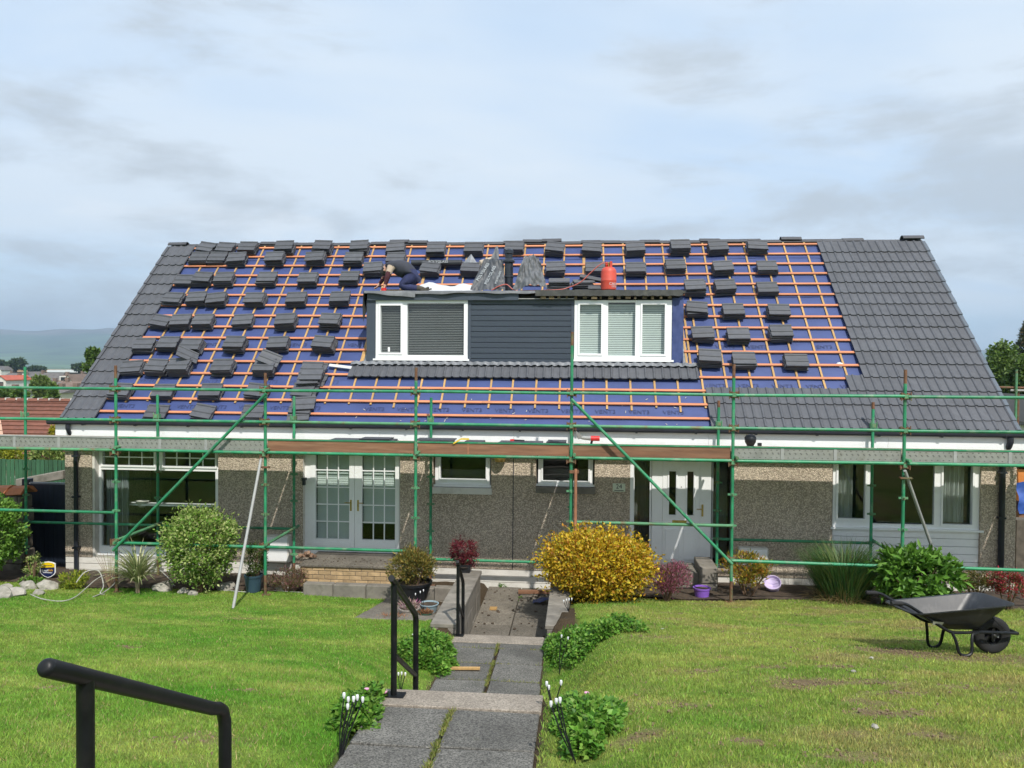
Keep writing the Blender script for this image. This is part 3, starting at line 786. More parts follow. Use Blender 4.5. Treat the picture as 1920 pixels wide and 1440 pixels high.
for k in range(16):
    s = -0.19 + GAUGE * k if k else -0.06
    nl = 2
    x = HX0 + 0.02
    for i in range(nl): lay(x + i * TW, s, jit=0.003)
    a = XR2 if k <= 2 else (XR - TW if k == 3 else XR)
    n = int(round((HX1 - 0.03 - a) / TW))
    for i in range(n): lay(a + i * TW, s, jit=0.003)
    # bare edge of the laid tiles: verge caps
    for vx, sg in ((HX1 - 0.03, 1), (HX0 + 0.02, -1)):
        V0 = [(0, 0, -0.06), (0.035, 0, -0.06), (0.035, 0, 0.034), (-0.03, 0, 0.034), (-0.03, 0, 0.028), (0, 0, 0.026)]
        h = RP(vx, s, 0.074); q = RP(vx, s + GAUGE + 0.03, 0.05)
        ax = (q - h)
        pts = [h + Vector((p[0] * sg, 0, 0)) + NRM * p[2] for p in V0]
        MB().prism(pts, ax).build('verge_cap', M_tile if sg < 0 else mat('blue_grey_verge', (0.095, 0.115, 0.14), 0.5, 0.1), roof)
# apron course under the dormer
XA0, XA1 = roof_px(652, 714)[0], roof_px(1311, 720)[0]
nA = int(round((XA1 - XA0) / TW))
for i in range(nA): lay(XA0 + i * (XA1 - XA0) / nA, 1.12, 0.088, 0.004)

# battens and counter battens
DX0, DX1 = -4.25, 1.95          # dormer
bars = []
for i in range(16):
    s = 0.16 + GAUGE * i
    if i <= 2: segs = [(HX0 + 2 * TW - 0.06, XR2 + 0.05)]
    elif i == 3: segs = [(HX0 + 2 * TW - 0.06, XA0 + 0.1), (XA1 - 0.1, XR - TW + 0.05)]
    elif 1.5 < s < 3.55: segs = [(HX0 + 2 * TW - 0.06, DX0 - 0.02 + 0.04 * random.random()), (DX1 + 0.08, XR + 0.05)]
    else: segs = [(HX0 + 2 * TW - 0.06, XR + 0.05)]
    for a, b in segs:
        x = a
        while x < b - 0.05:
            e = min(b, x + random.uniform(3.2, 4.8))
            if b - e < 0.7: e = b
            d0, d1 = random.uniform(-0.006, 0.006), random.uniform(-0.006, 0.006)
            MB().bar(RP(x + 0.002, s + d0, 0.0385), RP(e - 0.002, s + d1, 0.0385), 0.05, 0.025, up=NRM).build('batten', M_batten, roof)
            x = e
x = HX0 + 2 * TW - 0.04; cx = []
while x < XR + 0.02:
    cx.append(x); x += 0.447
for x in cx:
    jx = random.uniform(-0.015, 0.015)
    if DX0 - 0.1 < x < DX1 + 0.1: segs = [(0.40 + random.uniform(-0.07, 0.04), 1.3), (3.5, SLOPE - 0.05)]
    elif x > XR2: segs = [(0.75, SLOPE - 0.05)]
    else: segs = [(0.43 + random.uniform(-0.02, 0.03), SLOPE - 0.05)]
    for a, b in segs:
        w_ = 0.036 if random.random() < 0.93 else 0.06
        MB().bar(RP(x + jx, a, 0.0155), RP(x + jx, b, 0.0155), w_, 0.0195, up=NRM).build('counter_batten', M_counter, roof)
for xx in (-4.36, 2.06, 2.13): MB().bar(RP(xx, 1.5, 0.0155), RP(xx, 3.55, 0.0155), 0.04, 0.0195, up=NRM).build('counter_batten', M_counter, roof)
# printed lettering on the underlay
pm = text_mesh('underlay_print', 'VENT3', 0.13, M_print, 0.0005)
for s, dx in ((0.33, 0.1), (1.02, 0.3), (2.09, 0.0)):
    x = HX0 + 1.0 + dx
    while x < XR - 0.2:
        if random.random() < 0.8 and not (DX0 - 0.3 < x < DX1 + 0.3 and 1.0 < s < 3.6) and not (x > XR2 - 0.3 and s < 0.8):
            link_obj('underlay_print', pm, roof, frame_m(RP(x, s, 0.0085), (1, 0, 0), U))
        x += 0.62
# horizontal laps of the underlay sheets
for s in (0.9, 2.25, 3.6, 4.95):
    V = []; F = []
    for i in range(61):
        x = HX0 + 0.7 + (XR - HX0 - 0.6) * i / 60
        V += [RP(x, s + 0.012 * math.sin(x * 2.1 + s), 0.0075), RP(x, s + 0.16, 0.0068)]
    for i in range(60):
        xm_ = HX0 + 0.7 + (XR - HX0 - 0.6) * (i + 0.5) / 60
        if not (DX0 < xm_ < DX1 and 1.4 < s < 3.7) and not (xm_ > XR2 and s < 0.95): F.append((2 * i, 2 * i + 2, 2 * i + 3, 2 * i + 1))
    MB().add(V, F).build('underlay_lap', M_underlay, roof)['kind'] = 'stuff'
# ridge caps
rc = []
for a in np.linspace(-1.15, 1.15, 9): rc.append((math.sin(a) * 0.125, math.cos(a) * 0.125 - 0.06))
rcv = [(0, y, z) for y, z in rc] + [(0, y * 0.88, z - 0.02) for y, z in rc[::-1]]
RIDGE = MB().prism(rcv, (0.45, 0, 0)).mesh('ridge_tile', M_ridge, smooth=True)
x = HX0 - 0.02; gap0, gap1 = at(1630, 452, 18.05).x, at(1672, 452, 18.05).x
k = 0
link_obj('ridge_tile', RIDGE, roof, Matrix.Translation((HX1 - 0.44, 18.05, 7.05)))
while x < HX1 - 0.95:
    if not (gap0 - 0.3 < x < gap1 - 0.2):
        first = k < 1; last = False
        z = 7.02 if first else (7.045 if last else 7.0 + random.uniform(-0.012, 0.016))
        y = 18.05 + (0 if first or last else 0.10)
        if k in (5, 12, 13, 19, 20, 28, 32): z += 0.045
        link_obj('ridge_tile', RIDGE, roof, Matrix.Translation((x, y, z)) @ Matrix.Rotation(random.uniform(-0.012, 0.012), 4, 'Y'))
    x += 0.452; k += 1

# ---- dormer
DY = 15.20; DZ0, DZ1 = 4.15, 5.47
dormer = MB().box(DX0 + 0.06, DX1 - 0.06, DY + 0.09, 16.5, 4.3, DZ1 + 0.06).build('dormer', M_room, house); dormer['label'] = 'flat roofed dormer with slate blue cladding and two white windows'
def dzy(x, y): return Z_at(x, y, DY)
# cheeks
for x, m in ((DX0, M_clad), (DX1 - 0.05, M_underlay)):
    MB().prism([(x, DY - 0.01, DZ0 - 0.02), (x, DY + 0.0, 5.53), (x, 16.62, 5.53)], (0.05, 0, 0)).build('cheek', m, dormer)
w1a, w1b = gx(705, DY, 620), gx(877, DY, 620)
w2a, w2b = gx(1077, DY, 620), gx(1259, DY, 620)
box('corner_board', DX0 - 0.012, w1a - 0.003, DY - 0.03, DY + 0.089, DZ0 - 0.03, dzy(790, 563), M_clad, dormer)
# boards between the windows
ca, cb = w1b + 0.004, w2a - 0.004
zt_, zb_ = dzy(980, 561), dzy(980, 683)
nb = 12
box('cladding_trim', ca, ca + 0.06, DY - 0.006, DY + 0.088, zb_, zt_, M_clad, dormer); box('cladding_trim', cb - 0.06, cb, DY - 0.006, DY + 0.088, zb_, zt_, M_clad, dormer)
for k in range(nb):
    a = zb_ + (zt_ - zb_) * k / nb; b = zb_ + (zt_ - zb_) * (k + 1) / nb
    MB().prism([(ca + 0.062, DY + 0.02, a), (ca + 0.062, DY + 0.006, a + 0.008), (ca + 0.062, DY + 0.0, b - 0.012), (ca + 0.062, DY + 0.02, b - 0.004)], (cb - ca - 0.124, 0, 0)).build('cladding_board', M_clad, dormer)
box('cladding_backing', ca + 0.001, cb - 0.001, DY + 0.0205, DY + 0.0885, zb_ - 0.01, zt_ + 0.02, M_anth, dormer)
# membrane at the right corner
V = []; F = []
for i in range(5):
    for j in range(13):
        x = w2b + 0.01 + (DX1 + 0.02 - w2b) * i / 4; z = DZ0 + 0.02 + (5.45 - DZ0) * j / 12
        V.append((x, DY - 0.01 + 0.018 * math.sin(j * 1.7 + i * 2.1), z))
for i in range(4):
    for j in range(12): F.append((i * 13 + j, (i + 1) * 13 + j, (i + 1) * 13 + j + 1, i * 13 + j + 1))
MB().add(V, F).build('corner_membrane', M_underlay, dormer, smooth=True)
wd1 = window(w1a, w1b, dzy(790, 676), dzy(790, 563), DY - 0.02, [
    (gx(714, DY, 620), gx(752, DY, 620), dzy(735, 661), dzy(735, 573), {'sash': 0.035}),
    (gx(764, DY, 620), gx(870, DY, 620), dzy(815, 666), dzy(815, 569))], name='dormer_window', depth=0.10, label='two light dormer window with a silver slatted blind')
blind(wd1, gx(714, DY, 620), gx(752, DY, 620), dzy(735, 661), dzy(735, 575), DY + 0.07, M_blinddark, 0.034, 0.014)
blind(wd1, gx(764, DY, 620), gx(870, DY, 620), dzy(815, 666), dzy(815, 570), DY + 0.07, M_blinddark, 0.034, 0.014)
hx, hz = gx(729, DY, 655), dzy(729, 655)
box('window_handle', hx - 0.02, hx + 0.02, DY + 0.005, DY + 0.012, hz - 0.045, hz + 0.045, M_pvc, wd1)
wd2 = window(w2a, w2b, dzy(1168, 678), dzy(1168, 563), DY - 0.02, [
    (gx(1087, DY, 620), gx(1127, DY, 620), dzy(1107, 663), dzy(1107, 571), {'sash': 0.035}),
    (gx(1140, DY, 620), gx(1191, DY, 620), dzy(1165, 667), dzy(1165, 567)),
    (gx(1204, DY, 620), gx(1246, DY, 620), dzy(1225, 664), dzy(1225, 571), {'sash': 0.035})], name='dormer_window', depth=0.10, label='three light dormer window with a pale slatted blind')
blind(wd2, gx(1087, DY, 620), gx(1246, DY, 620), dzy(1165, 667), dzy(1165, 568), DY + 0.09, M_blind, 0.036, 0.050, 0.006)
# flat roof deck, felt edges
box('roof_deck', DX0 - 0.05, DX1 + 0.05, DY - 0.10, 16.60, 5.555, 5.60, M_feltdark, dormer)
sx0, sx1 = gx(686, DY - 0.1, 552), gx(972, DY - 0.1, 552)
box('fascia', sx0 + 0.02, sx1, DY - 0.075, DY + 0.0885, dzy(800, 564) + 0.006, 5.553, M_clad, dormer)
def felt_edge(name, xa, xb, drop, m, yoff, amp, seed, parent=dormer, top=5.607, back=0.55):
    n = 40; V = []; F = []
    for i in range(n + 1):
        x = xa + (xb - xa) * i / n; t = i / n
        dr = drop(t) + amp * (0.5 * math.sin(x * 5.1 + seed) + 0.5 * math.sin(x * 11.7 + seed * 2))
        w_ = 0.012 * math.sin(x * 7 + seed)
        y0 = DY - 0.12 - yoff
        V += [(x, y0 - 0.012 + w_, top - dr), (x, y0 - 0.006 + w_, top - dr * 0.4), (x, y0 + 0.02, top), (x, y0 + 0.2, top + 0.012 + w_ * 0.8), (x, y0 + back, top)]
    for i in range(n):
        for j in range(4): F.append((i * 5 + j, (i + 1) * 5 + j, (i + 1) * 5 + j + 1, i * 5 + j + 1))
    return MB().add(V, F).build(name, m, parent, smooth='all')
ex0, ex1 = gx(683, DY - 0.12, 552), gx(779, DY - 0.12, 552)
felt_edge('felt_flap', ex0, ex1, lambda t: 0.05 + 0.08 * t, M_felt, 0.02, 0.012, 1.0)
felt_edge('felt_flap', ex1 - 0.03, gx(1010, DY - 0.12, 545), lambda t: 0.055 + 0.01 * math.sin(t * 9), M_felt, 0.0, 0.014, 4.0)
# flap hanging round the left corner
V = []; F = []
for i in range(9):
    for j in range(5):
        t = i / 8; q = j / 4
        V.append((ex0 - 0.01 - 0.02 * math.sin(q * 3), DY - 0.14 + t * 0.55, 5.60 - q * (0.62 * (1 - t * 0.9)) + 0.02 * math.sin(t * 9)))
for i in range(8):
    for j in range(4): F.append((i * 5 + j, (i + 1) * 5 + j, (i + 1) * 5 + j + 1, i * 5 + j + 1))
MB().add(V, F).build('felt_flap', M_feltdark, dormer, smooth='all')
# old felt edge at the right, over rotten timbers
ox0, ox1 = gx(1004, DY - 0.12, 548), gx(1280, DY - 0.12, 548)
mb = MB(); n = 30
for i in range(n):
    a = ox0 + (ox1 - ox0) * i / n; b = ox0 + (ox1 - ox0) * (i + 1) / n
    j0 = 0.006 * math.sin(i * 3.1); j1 = 0.006 * math.sin((i + 1) * 3.1)
    zl = 5.50
    mb.hexa([(a, DY - 0.15 + j0, zl + j1), (b, DY - 0.15 + j1, zl + j0), (b, DY + 0.05, zl), (a, DY + 0.05, zl), (a, DY - 0.14 + j0, 5.615 + j0), (b, DY - 0.14 + j1, 5.615 + j1), (b, DY + 0.5, 5.61), (a, DY + 0.5, 5.61)])
mb.build('old_felt_edge', M_feltdark, dormer)
for i in range(16):
    a = ox0 + 0.1 + (ox1 - ox0 - 0.2) * i / 16; wj = random.uniform(0.03, 0.12)
    box('rotten_timber', a, a + wj, DY - 0.10 - random.random() * 0.03, DY + 0.085, 5.435 + random.random() * 0.02, 5.497, mat('rotten_wood', (0.13, 0.10, 0.055), 0.95, 0.6, 14, rnd_v=0.5), dormer)
box('metal_drip', gx(972, DY - 0.1, 560), gx(1076, DY - 0.1, 560), DY - 0.09, DY - 0.06, dzy(1020, 561.5), dzy(1020, 560), M_galv, dormer)
# lead flashing dressed over the apron course
V = []; F = []; n = nA * 8
for i in range(n + 1):
    x = XA0 + (XA1 - XA0) * i / n; ph = (i % 4) / 4
    hh = 0.022 if i % 4 in (2, 3) else 0.0
    low = 1.43 + 0.012 * math.sin(i * 2.3)
    V += [RP(x, low, 0.100 + hh), RP(x, 1.52, 0.100 + hh), (x, DY - 0.05, 4.205 + hh * 0.3), (x, DY - 0.022, dzy(960, 683) + 0.02)]
for i in range(n):
    for j in range(3): F.append((i * 4 + j, (i + 1) * 4 + j, (i + 1) * 4 + j + 1, i * 4 + j + 1))
MB().add(V, F).build('lead_flashing', M_lead, dormer, smooth=True)
for x, sgn in ((DX0, -1), (DX1, 1)):
    V = []; F = []
    for j in range(19):
        s = 1.42 + 2.2 * j / 18; b = 0.02 * math.sin(j * 2.7)
        V += [RP(x + sgn * (0.13 + b), s, 0.012), RP(x + sgn * 0.005, s, 0.03), RP(x + sgn * 0.004, s + 0.05, 0.12)]
    for j in range(18):
        for q in range(2): F.append((j * 3 + q, (j + 1) * 3 + q, (j + 1) * 3 + q + 1, j * 3 + q + 1))
    MB().add(V, F).build('side_flashing', M_lead, dormer)
# soil vent pipe rising through the dormer roof
vx, vy = gx(954, 15.55, 530), 15.55
MB().lathe([(0.085, 0), (0.085, 0.30), (0.095, 0.31), (0.095, 0.34), (0.085, 0.35), (0.085, 0.60), (0.12, 0.62), (0.12, 0.65), (0.075, 0.70), (0.075, 0.78), (0.09, 0.79), (0.09, 0.86), (0.05, 0.89), (0.0, 0.89)], (vx, vy, 5.60), 18).build('vent_pipe', M_anth, house, smooth=True)

# ================================================================== scaffold
DF, DB = 12.65, 13.97
TR = 0.0258
scaf = thing('scaffold', 'green tube scaffold with toe boards standing along the whole house front', 'scaffold', (-1.2, 13.3, 0.1))
def tube_part(name, a, b, m=M_green, r=TR, parent=scaf):
    return MB().tube([a, b], r, 10).build(name, m, parent, smooth=True)
zl_ = lambda x, y: Z_at(x, y, DF)
Z_TOP = zl_(960, 736); Z_MID = zl_(960, 797); Z_LED = zl_(960, 856); Z_BASE = zl_(960, 1037); Z_LIP = zl_(960, 832)
FX = [at(217.5, 850, DF).x, at(497.5, 850, DF).x, at(779.5, 850, DF).x, at(1071, 850, DF).x, at(1374, 850, DF).x, at(1695, 850, DF).x]
step = FX[1] - FX[0]
FXA = [FX[0] - step] + FX + [FX[-1] + 2.66]
tops = [690, 684, 698, 688, 622, 682, 692, 690]
def coupler(mb, x, y, z, s=1.0):
    mb.box(x - 0.055 * s, x - 0.024, y - 0.045, y + 0.045, z - 0.045 * s, z + 0.045 * s); mb.box(x + 0.024, x + 0.055 * s, y - 0.045, y + 0.045, z - 0.045 * s, z + 0.045 * s)
    mb.box(x - 0.036, x + 0.036, y - 0.062, y - 0.026, z - 0.04, z + 0.04)
    for dx in (-0.062, 0.062): mb.tube([(x + dx * s, y - 0.055, z - 0.07), (x + dx * s, y - 0.055, z + 0.07)], 0.009, 6)
def collar(x, y, z):
    mb = MB()
    mb.tube([(x, y, z - 0.028), (x, y, z + 0.028)], 0.032, 8)
    mb.box(x - 0.072, x - 0.03, y - 0.008, y + 0.008, z - 0.016, z + 0.016); mb.box(x + 0.03, x + 0.072, y - 0.008, y + 0.008, z - 0.016, z + 0.016)
    mb.box(x - 0.008, x + 0.008, y - 0.072, y - 0.03, z - 0.016, z + 0.016)
    return mb
def standard(x, y, z0, z1, rusty_top=0.25, zs=(), sleeve=None):
    pz = z1 - rusty_top
    o = MB().tube([(x, y, z0), (x, y, pz)], TR, 10).build('standard', M_green, scaf, smooth=True)
    if rusty_top: MB().tube([(x, y, pz + 0.001), (x, y, z1)], TR * 0.97, 10).build('spigot', M_rust, o, smooth=True)
    MB().tube([(x, y, z0), (x, y, z0 + 0.35)], TR * 1.02, 10).build('base_jack', M_rust, o, smooth=True)
    MB().box(x - 0.075, x + 0.075, y - 0.075, y + 0.075, z0 - 0.01, z0 + 0.008).build('base_plate', M_rust, o)
    for z in zs:
        mb = MB(); coupler(mb, x, y, z, 1.15 if y < 13 else 0.8); mb.build('coupler', M_rust if y < 13 else M_greenrust, o); MB().box(x - 0.028, x + 0.028, y - 0.066, y - 0.0625, z - 0.03, z + 0.03).build('coupler_cap', M_greenrust, o)
    z = Z_LED - 0.55
    while z > z0 + 0.5:
        if all(abs(z - q) > 0.08 for q in zs): collar(x, y, z).build('collar', M_greenrust, o, smooth=True)
        z -= 0.50
    return o
for i, x in enumerate(FXA):
    tpx = max(1, min(1919, 960 + (x / DF) * 1450))
    zt1 = Z_at(tpx, tops[i], DF)
    g0 = max(gz(x, DF), -0.1)
    standard(x, DF, g0, zt1, 0.22, (Z_TOP, Z_MID, Z_LED - 0.03, Z_BASE))
inner_tops = [None, 745, 752, 745, None, 752, 750, None]
for i, x in enumerate(FXA):
    zt1 = 4.05 if i == 0 else Z_at(960, 747, DB)
    if i == 4: zt1 = 3.0
    standard(x, DB, max(gz(x, DB), -0.1), zt1, 0.12 if i > 3 else 0.0, (Z_MID - 0.02,) if i not in (4,) else ())
X0s, X1s = FXA[0] - 0.8, FXA[-1] + 0.7
# ledgers, one tube per bay, each slightly out of line
def ledger(y, z, xs, m=None, off=-0.049, jit=0.008):
    for a, b in zip(xs, xs[1:]):
        d = random.uniform(-jit, jit)
        tube_part('ledger', (a + 0.03, y + off, z + d), (b - 0.03, y + off, z - d * 0.5), m or random.choice([M_green, M_green, M_greenrust]))
edge = [X0s] + FXA + [X1s]
ledger(DF, Z_TOP, edge); ledger(DF, Z_MID, edge); ledger(DF, Z_LED, edge, off=-0.05)
tube_part('ledger', (FXA[1], DF - 0.05, Z_BASE), (FXA[2], DF - 0.05, Z_BASE - 0.005)); tube_part('ledger', (FXA[2], DF - 0.05, Z_BASE), (FXA[3], DF - 0.05, Z_BASE - 0.005))
tube_part('ledger', (FXA[5], DF - 0.05, Z_BASE - 0.01), (FXA[6], DF - 0.05, Z_BASE - 0.03)); tube_part('ledger', (FXA[6], DF - 0.05, Z_BASE - 0.02), (X1s, DF - 0.05, Z_BASE - 0.045))
zc = Z_at(130, 958, DF); tube_part('ledger', (FXA[0], DF - 0.05, zc), (FXA[1], DF - 0.05, zc))
zc = Z_at(1220, 981, DF); tube_part('ledger', (FXA[4] + 0.02, DF - 0.05, zc), (FXA[5], DF - 0.05, zc), M_greenrust)
ZI = Z_at(180, 983, DB)
for a, b in ((0, 1), (1, 2), (3, 4), (5, 6)):
    zz_ = ZI if b < 3 else (Z_at(990, 1055, DB) if a == 3 else Z_at(1500, 1016, DB))
    tube_part('ledger', (FXA[a], DB + 0.05, zz_), (FXA[b], DB + 0.05, zz_), M_green)
ledger(DB, Z_LED - 0.02, edge, M_green, off=-0.22)
# transoms across the width
for i, x in enumerate(FXA):
    tube_part('transom', (x + 0.05, DF - 0.12, Z_LED + 0.05), (x + 0.05, DB + 0.02, Z_LED + 0.05), M_greenrust)
    if i in (1, 2, 6): tube_part('transom', (x + 0.05, DF - 0.1, Z_BASE + 0.05), (x + 0.05, DB + 0.1, ZI + 0.05 if i < 3 else Z_at(1500, 1016, DB) + 0.05), M_greenrust)
# raking braces on the front face
tube_part('brace', at(499, 738, DF - 0.10), at(212, 1032, DF - 0.10)); tube_part('brace', at(1071, 748, DF - 0.10), at(1373, 1058, DF - 0.10))
# outriggers down to the lawn and the rusty spliced upright
p = on_ground(437, 1141); q = at(488, 868, DF - 0.06); tube_part('raker', p, q + (q - p).normalized() * 0.1, M_galv, 0.0245)
p = on_ground(1783, 1128); q = at(1700, 892, DF - 0.06); tube_part('raker', p, q + (q - p).normalized() * 0.1, M_galv, 0.0245)
x = at(1078.5, 1000, DF - 0.09).x
sp = tube_part('standard', (x, DF - 0.09, gz(x, DF - 0.09)), (x, DF - 0.09, Z_at(1078, 878, DF)), M_rustpole); sp['label'] = 'rusty orange spliced upright at the golden bush'
mb = MB(); mb.box(x - 0.10, x + 0.05, DF - 0.10, DF - 0.02, Z_at(1078, 886, DF), Z_at(1078, 881, DF)); mb.build('swivel_clamp', M_rust, sp)
for xx, yy in ((497, 876), (1699, 896)):
    p = at(xx, yy, DF - 0.05); MB().box(p.x - 0.10, p.x + 0.08, DF - 0.09, DF - 0.02, p.z - 0.012, p.z + 0.012).build('swivel_clamp', M_rust, scaf)
# deck: five boards to each bay
ZD = Z_LED + 0.085
for i in range(len(edge) - 1):
    for k in range(5):
        y0 = DF + 0.06 + k * 0.222
        MB().box(edge[i] + 0.015, edge[i + 1] - 0.015, y0, y0 + 0.212, ZD, ZD + 0.038).build('deck_board', M_deck, scaf)
# toe boards: perforated steel at both ends, timber in the middle
def toe(i, kind):
    a, b = edge[i] + 0.03, edge[i + 1] - 0.03
    y0, y1 = DF + 0.026, DF + 0.058
    z0, z1 = Z_LED + 0.02, Z_LIP - 0.01
    if kind == 'steel':
        o = MB().box(a, b, y0, y1, z0, z1).build('toe_board', M_steelboard, scaf)
        mb = MB()
        for z, off in ((z0 + 0.03, 0), (z0 + 0.09, 0.03), (z1 - 0.03, 0.0), (z1 - 0.075, 0.02)):
            for x in np.arange(a + 0.05 + off, b - 0.04, 0.088): mb.box(x - 0.009, x + 0.009, y0 - 0.003, y0 + 0.001, z - 0.006, z + 0.006)
        st = mb.build('perforations', mat('hole_shadow', (0.11, 0.11, 0.10), 0.9, 0.2), o); st['kind'] = 'stuff'
        x = a + 0.75
        while x < b - 0.3: box('stiffener', x - 0.025, x + 0.025, y0 - 0.008, y0 - 0.001, z0, z1, M_galv, o); x += 0.82
    else:
        o = MB().box(a, b, y0, y1, z0, z1).build('toe_board', M_woodboard, scaf)
        if i == 4: box('board_joint', a + 0.83, a + 0.86, y0 - 0.006, y0 - 0.001, z0, z1, M_rustpole, o)
    box('toe_board_lip', a, b, y0 - 0.012, y1 + 0.008, z1 + 0.001, z1 + 0.022, M_green if i not in (0, 1) else M_galv, o)
for i in range(len(edge) - 1): toe(i, 'wood' if i in (3, 4, 5) else 'steel')

# ================================================================== stacks of tiles on the roof
ROWS = [  # (row name, [(left, right, bottom) in photo pixels, tiles])
 ('row right under the ridge', [(366, 400, 478, 4), (403, 439, 478, 4), (444, 481, 479, 5), (515, 551, 480, 6), (586, 621, 480, 6), (655, 690, 480, 6), (720, 759, 479, 4), (797, 836, 482, 5), (870, 907, 481, 5),
    (946, 982, 478, 5), (1021, 1057, 481, 5), (1092, 1129, 481, 5), (1174, 1210, 481, 5), (1256, 1295, 479, 6), (1329, 1367, 479, 5), (1401, 1441, 478, 5)]),
 ('second row below the ridge', [(353, 389, 497, 4), (387, 423, 497, 4), (424, 462, 500, 5), (498, 533, 500, 6), (573, 610, 500, 6), (644, 680, 500, 5), (722, 760, 495, 3)]),
 ('row just above the dormer roof level', [(681, 719, 519, 5), (786, 826, 519, 5), (862, 900, 519, 5), (1021, 1059, 519, 5), (1097, 1137, 517, 4), (1174, 1211, 519, 5), (1248, 1285, 514, 5), (1337, 1376, 517, 5), (1418, 1461, 515, 4)]),
 ('third row below the ridge', [(327, 361, 537, 3), (361, 398, 537, 5), (400, 438, 538, 5), (481, 517, 538, 5), (559, 595, 538, 5), (636, 672, 536, 5)]),
 ('row level with the dormer roof edge', [(1284, 1324, 556, 6), (1341, 1381, 553, 5), (1418, 1461, 555, 4)]),
 ('fourth row below the ridge', [(304, 340, 574, 4), (348, 385, 575, 5), (386, 423, 576, 5), (459, 496, 576, 5), (537, 573, 576, 5), (618, 655, 575, 5)]),
 ('row beside the top of the dormer window', [(1287, 1328, 596, 5), (1355, 1397, 599, 5), (1438, 1481, 600, 5)]),
 ('fifth row below the ridge', [(281, 317, 617, 4), (319, 357, 618, 5), (361, 400, 618, 5), (436, 473, 616, 4), (518, 554, 619, 6), (600, 637, 619, 6)]),
 ('row beside the foot of the dormer window', [(1296, 1339, 644, 5), (1363, 1407, 645, 5), (1442, 1489, 642, 5)]),
 ('sixth row below the ridge', [(249, 287, 662, 4), (295, 334, 660, 5), (339, 378, 664, 5), (418, 460, 663, 6), (502, 542, 661, 5), (586, 627, 663, 6)]),
 ('row below the dormer sill', [(1309, 1353, 690, 6), (1374, 1418, 694, 5), (1469, 1517, 694, 4)]),
 ('seventh row below the ridge', [(227, 267, 705, 4), (271, 314, 705, 5), (314, 358, 706, 6), (396, 437, 705, 5), (474, 516, 707, 6)]),
 ('eighth row below the ridge', [(202, 243, 749, 4), (283, 325, 750, 4), (371, 413, 750, 4), (459, 499, 750, 4)]),
 ('lowest row above the gutter', [(266, 310, 785, 2), (356, 399, 785, 2), (452, 491, 786, 2)]),
]
ORD = ['first', 'second', 'third', 'fourth', 'fifth', 'sixth', 'seventh', 'eighth', 'ninth', 'tenth', 'eleventh', 'twelfth', 'thirteenth', 'fourteenth', 'fifteenth', 'sixteenth']
STM = frame_m((0, 0, 0), (1, 0, 0), U).to_3x3()
tile_rot = Matrix.Rotation(math.pi / 2, 4, 'Z')
for rn, row in ROWS:
    for i, (xa, xb, yb, nt_) in enumerate(row):
        xa_, s = roof_px(xa, yb, 0.05); xb_, _ = roof_px(xb, yb, 0.05)
        X = (xa_ + xb_) / 2
        yawj = random.uniform(-0.07, 0.07)
        rot = STM @ Matrix.Rotation(yawj, 3, 'Z')
        loc = RP(X, s, 0.068)
        t = thing('tile_stack', f'tile stack {ORD[i]} from left in the {rn}', 'tile stack', loc, 'stacks of new tiles set out on the roof', rot)
        for k in range(nt_):
            o = bpy.data.objects.new('tile', TILE); col.objects.link(o); o.parent = t
            m = Matrix.Translation((TL / 2 + random.uniform(-0.016, 0.016), random.uniform(-0.014, 0.014), k * 0.036)) @ Matrix.Rotation(random.uniform(-0.035, 0.035), 4, 'Z') @ tile_rot
            if k == nt_ - 1 and random.random() < 0.3: m = m @ Matrix.Translation((TW / 2, TL / 2, 0.004)) @ Matrix.Rotation(random.uniform(-0.16, 0.16), 4, 'Z') @ Matrix.Translation((-TW / 2, -TL / 2, 0))
            o.matrix_basis = m
def loose_tile(px, py, rx, ry, rz, label, n=0.12, surf=None):
    X, s = roof_px(px, py, n)
    m = frame_m(RP(X, s, n), (1, 0, 0), U) @ Matrix.Rotation(rz, 4, 'Z') @ Matrix.Rotation(rx, 4, 'X') @ Matrix.Rotation(ry, 4, 'Y') @ Matrix.Translation((-TW / 2, -TL / 2, 0))
    o = link_obj('loose_tile', TILE, None, m); tag(o, label, 'roof tile', 'loose tiles on the roof'); return o
loose_tile(352, 664, 0.75, 0.1, 1.7, 'single tile propped on edge over the third stack of the seventh row', 0.26)
loose_tile(506, 671, 0.35, 0.0, 1.4, 'single tile lying askew on top of the stack nearest the green upright', 0.28)
def messy_stack(px, py, nt_, label, seed):
    X, s = roof_px(px, py, 0.05); r = random.Random(seed)
    t = thing('tile_stack', label, 'tile stack', RP(X, s, 0.068), 'stacks of new tiles set out on the roof', STM)
    for k in range(nt_):
        o = bpy.data.objects.new('tile', TILE); col.objects.link(o); o.parent = t
        o.matrix_basis = Matrix.Translation((TL / 2 + r.uniform(-0.05, 0.05), r.uniform(-0.05, 0.06), k * 0.039)) @ Matrix.Rotation(r.uniform(-0.15, 0.15), 4, 'Z') @ tile_rot
messy_stack(586, 712, 4, 'untidy stack of tiles just left of the apron tiles below the dormer', 1)
messy_stack(580, 729, 6, 'toppled tall pile of tiles below the untidy stack left of the apron', 2)
messy_stack(568, 752, 3, 'low slipped pile of tiles behind the upper guard rail, second green upright from left', 3)
messy_stack(565, 775, 3, 'pale slipped pile of tiles just above the gutter behind the short inner upright', 4)
messy_stack(556, 790, 1, 'single tile lying flat at the gutter behind the mid guard rail', 5)
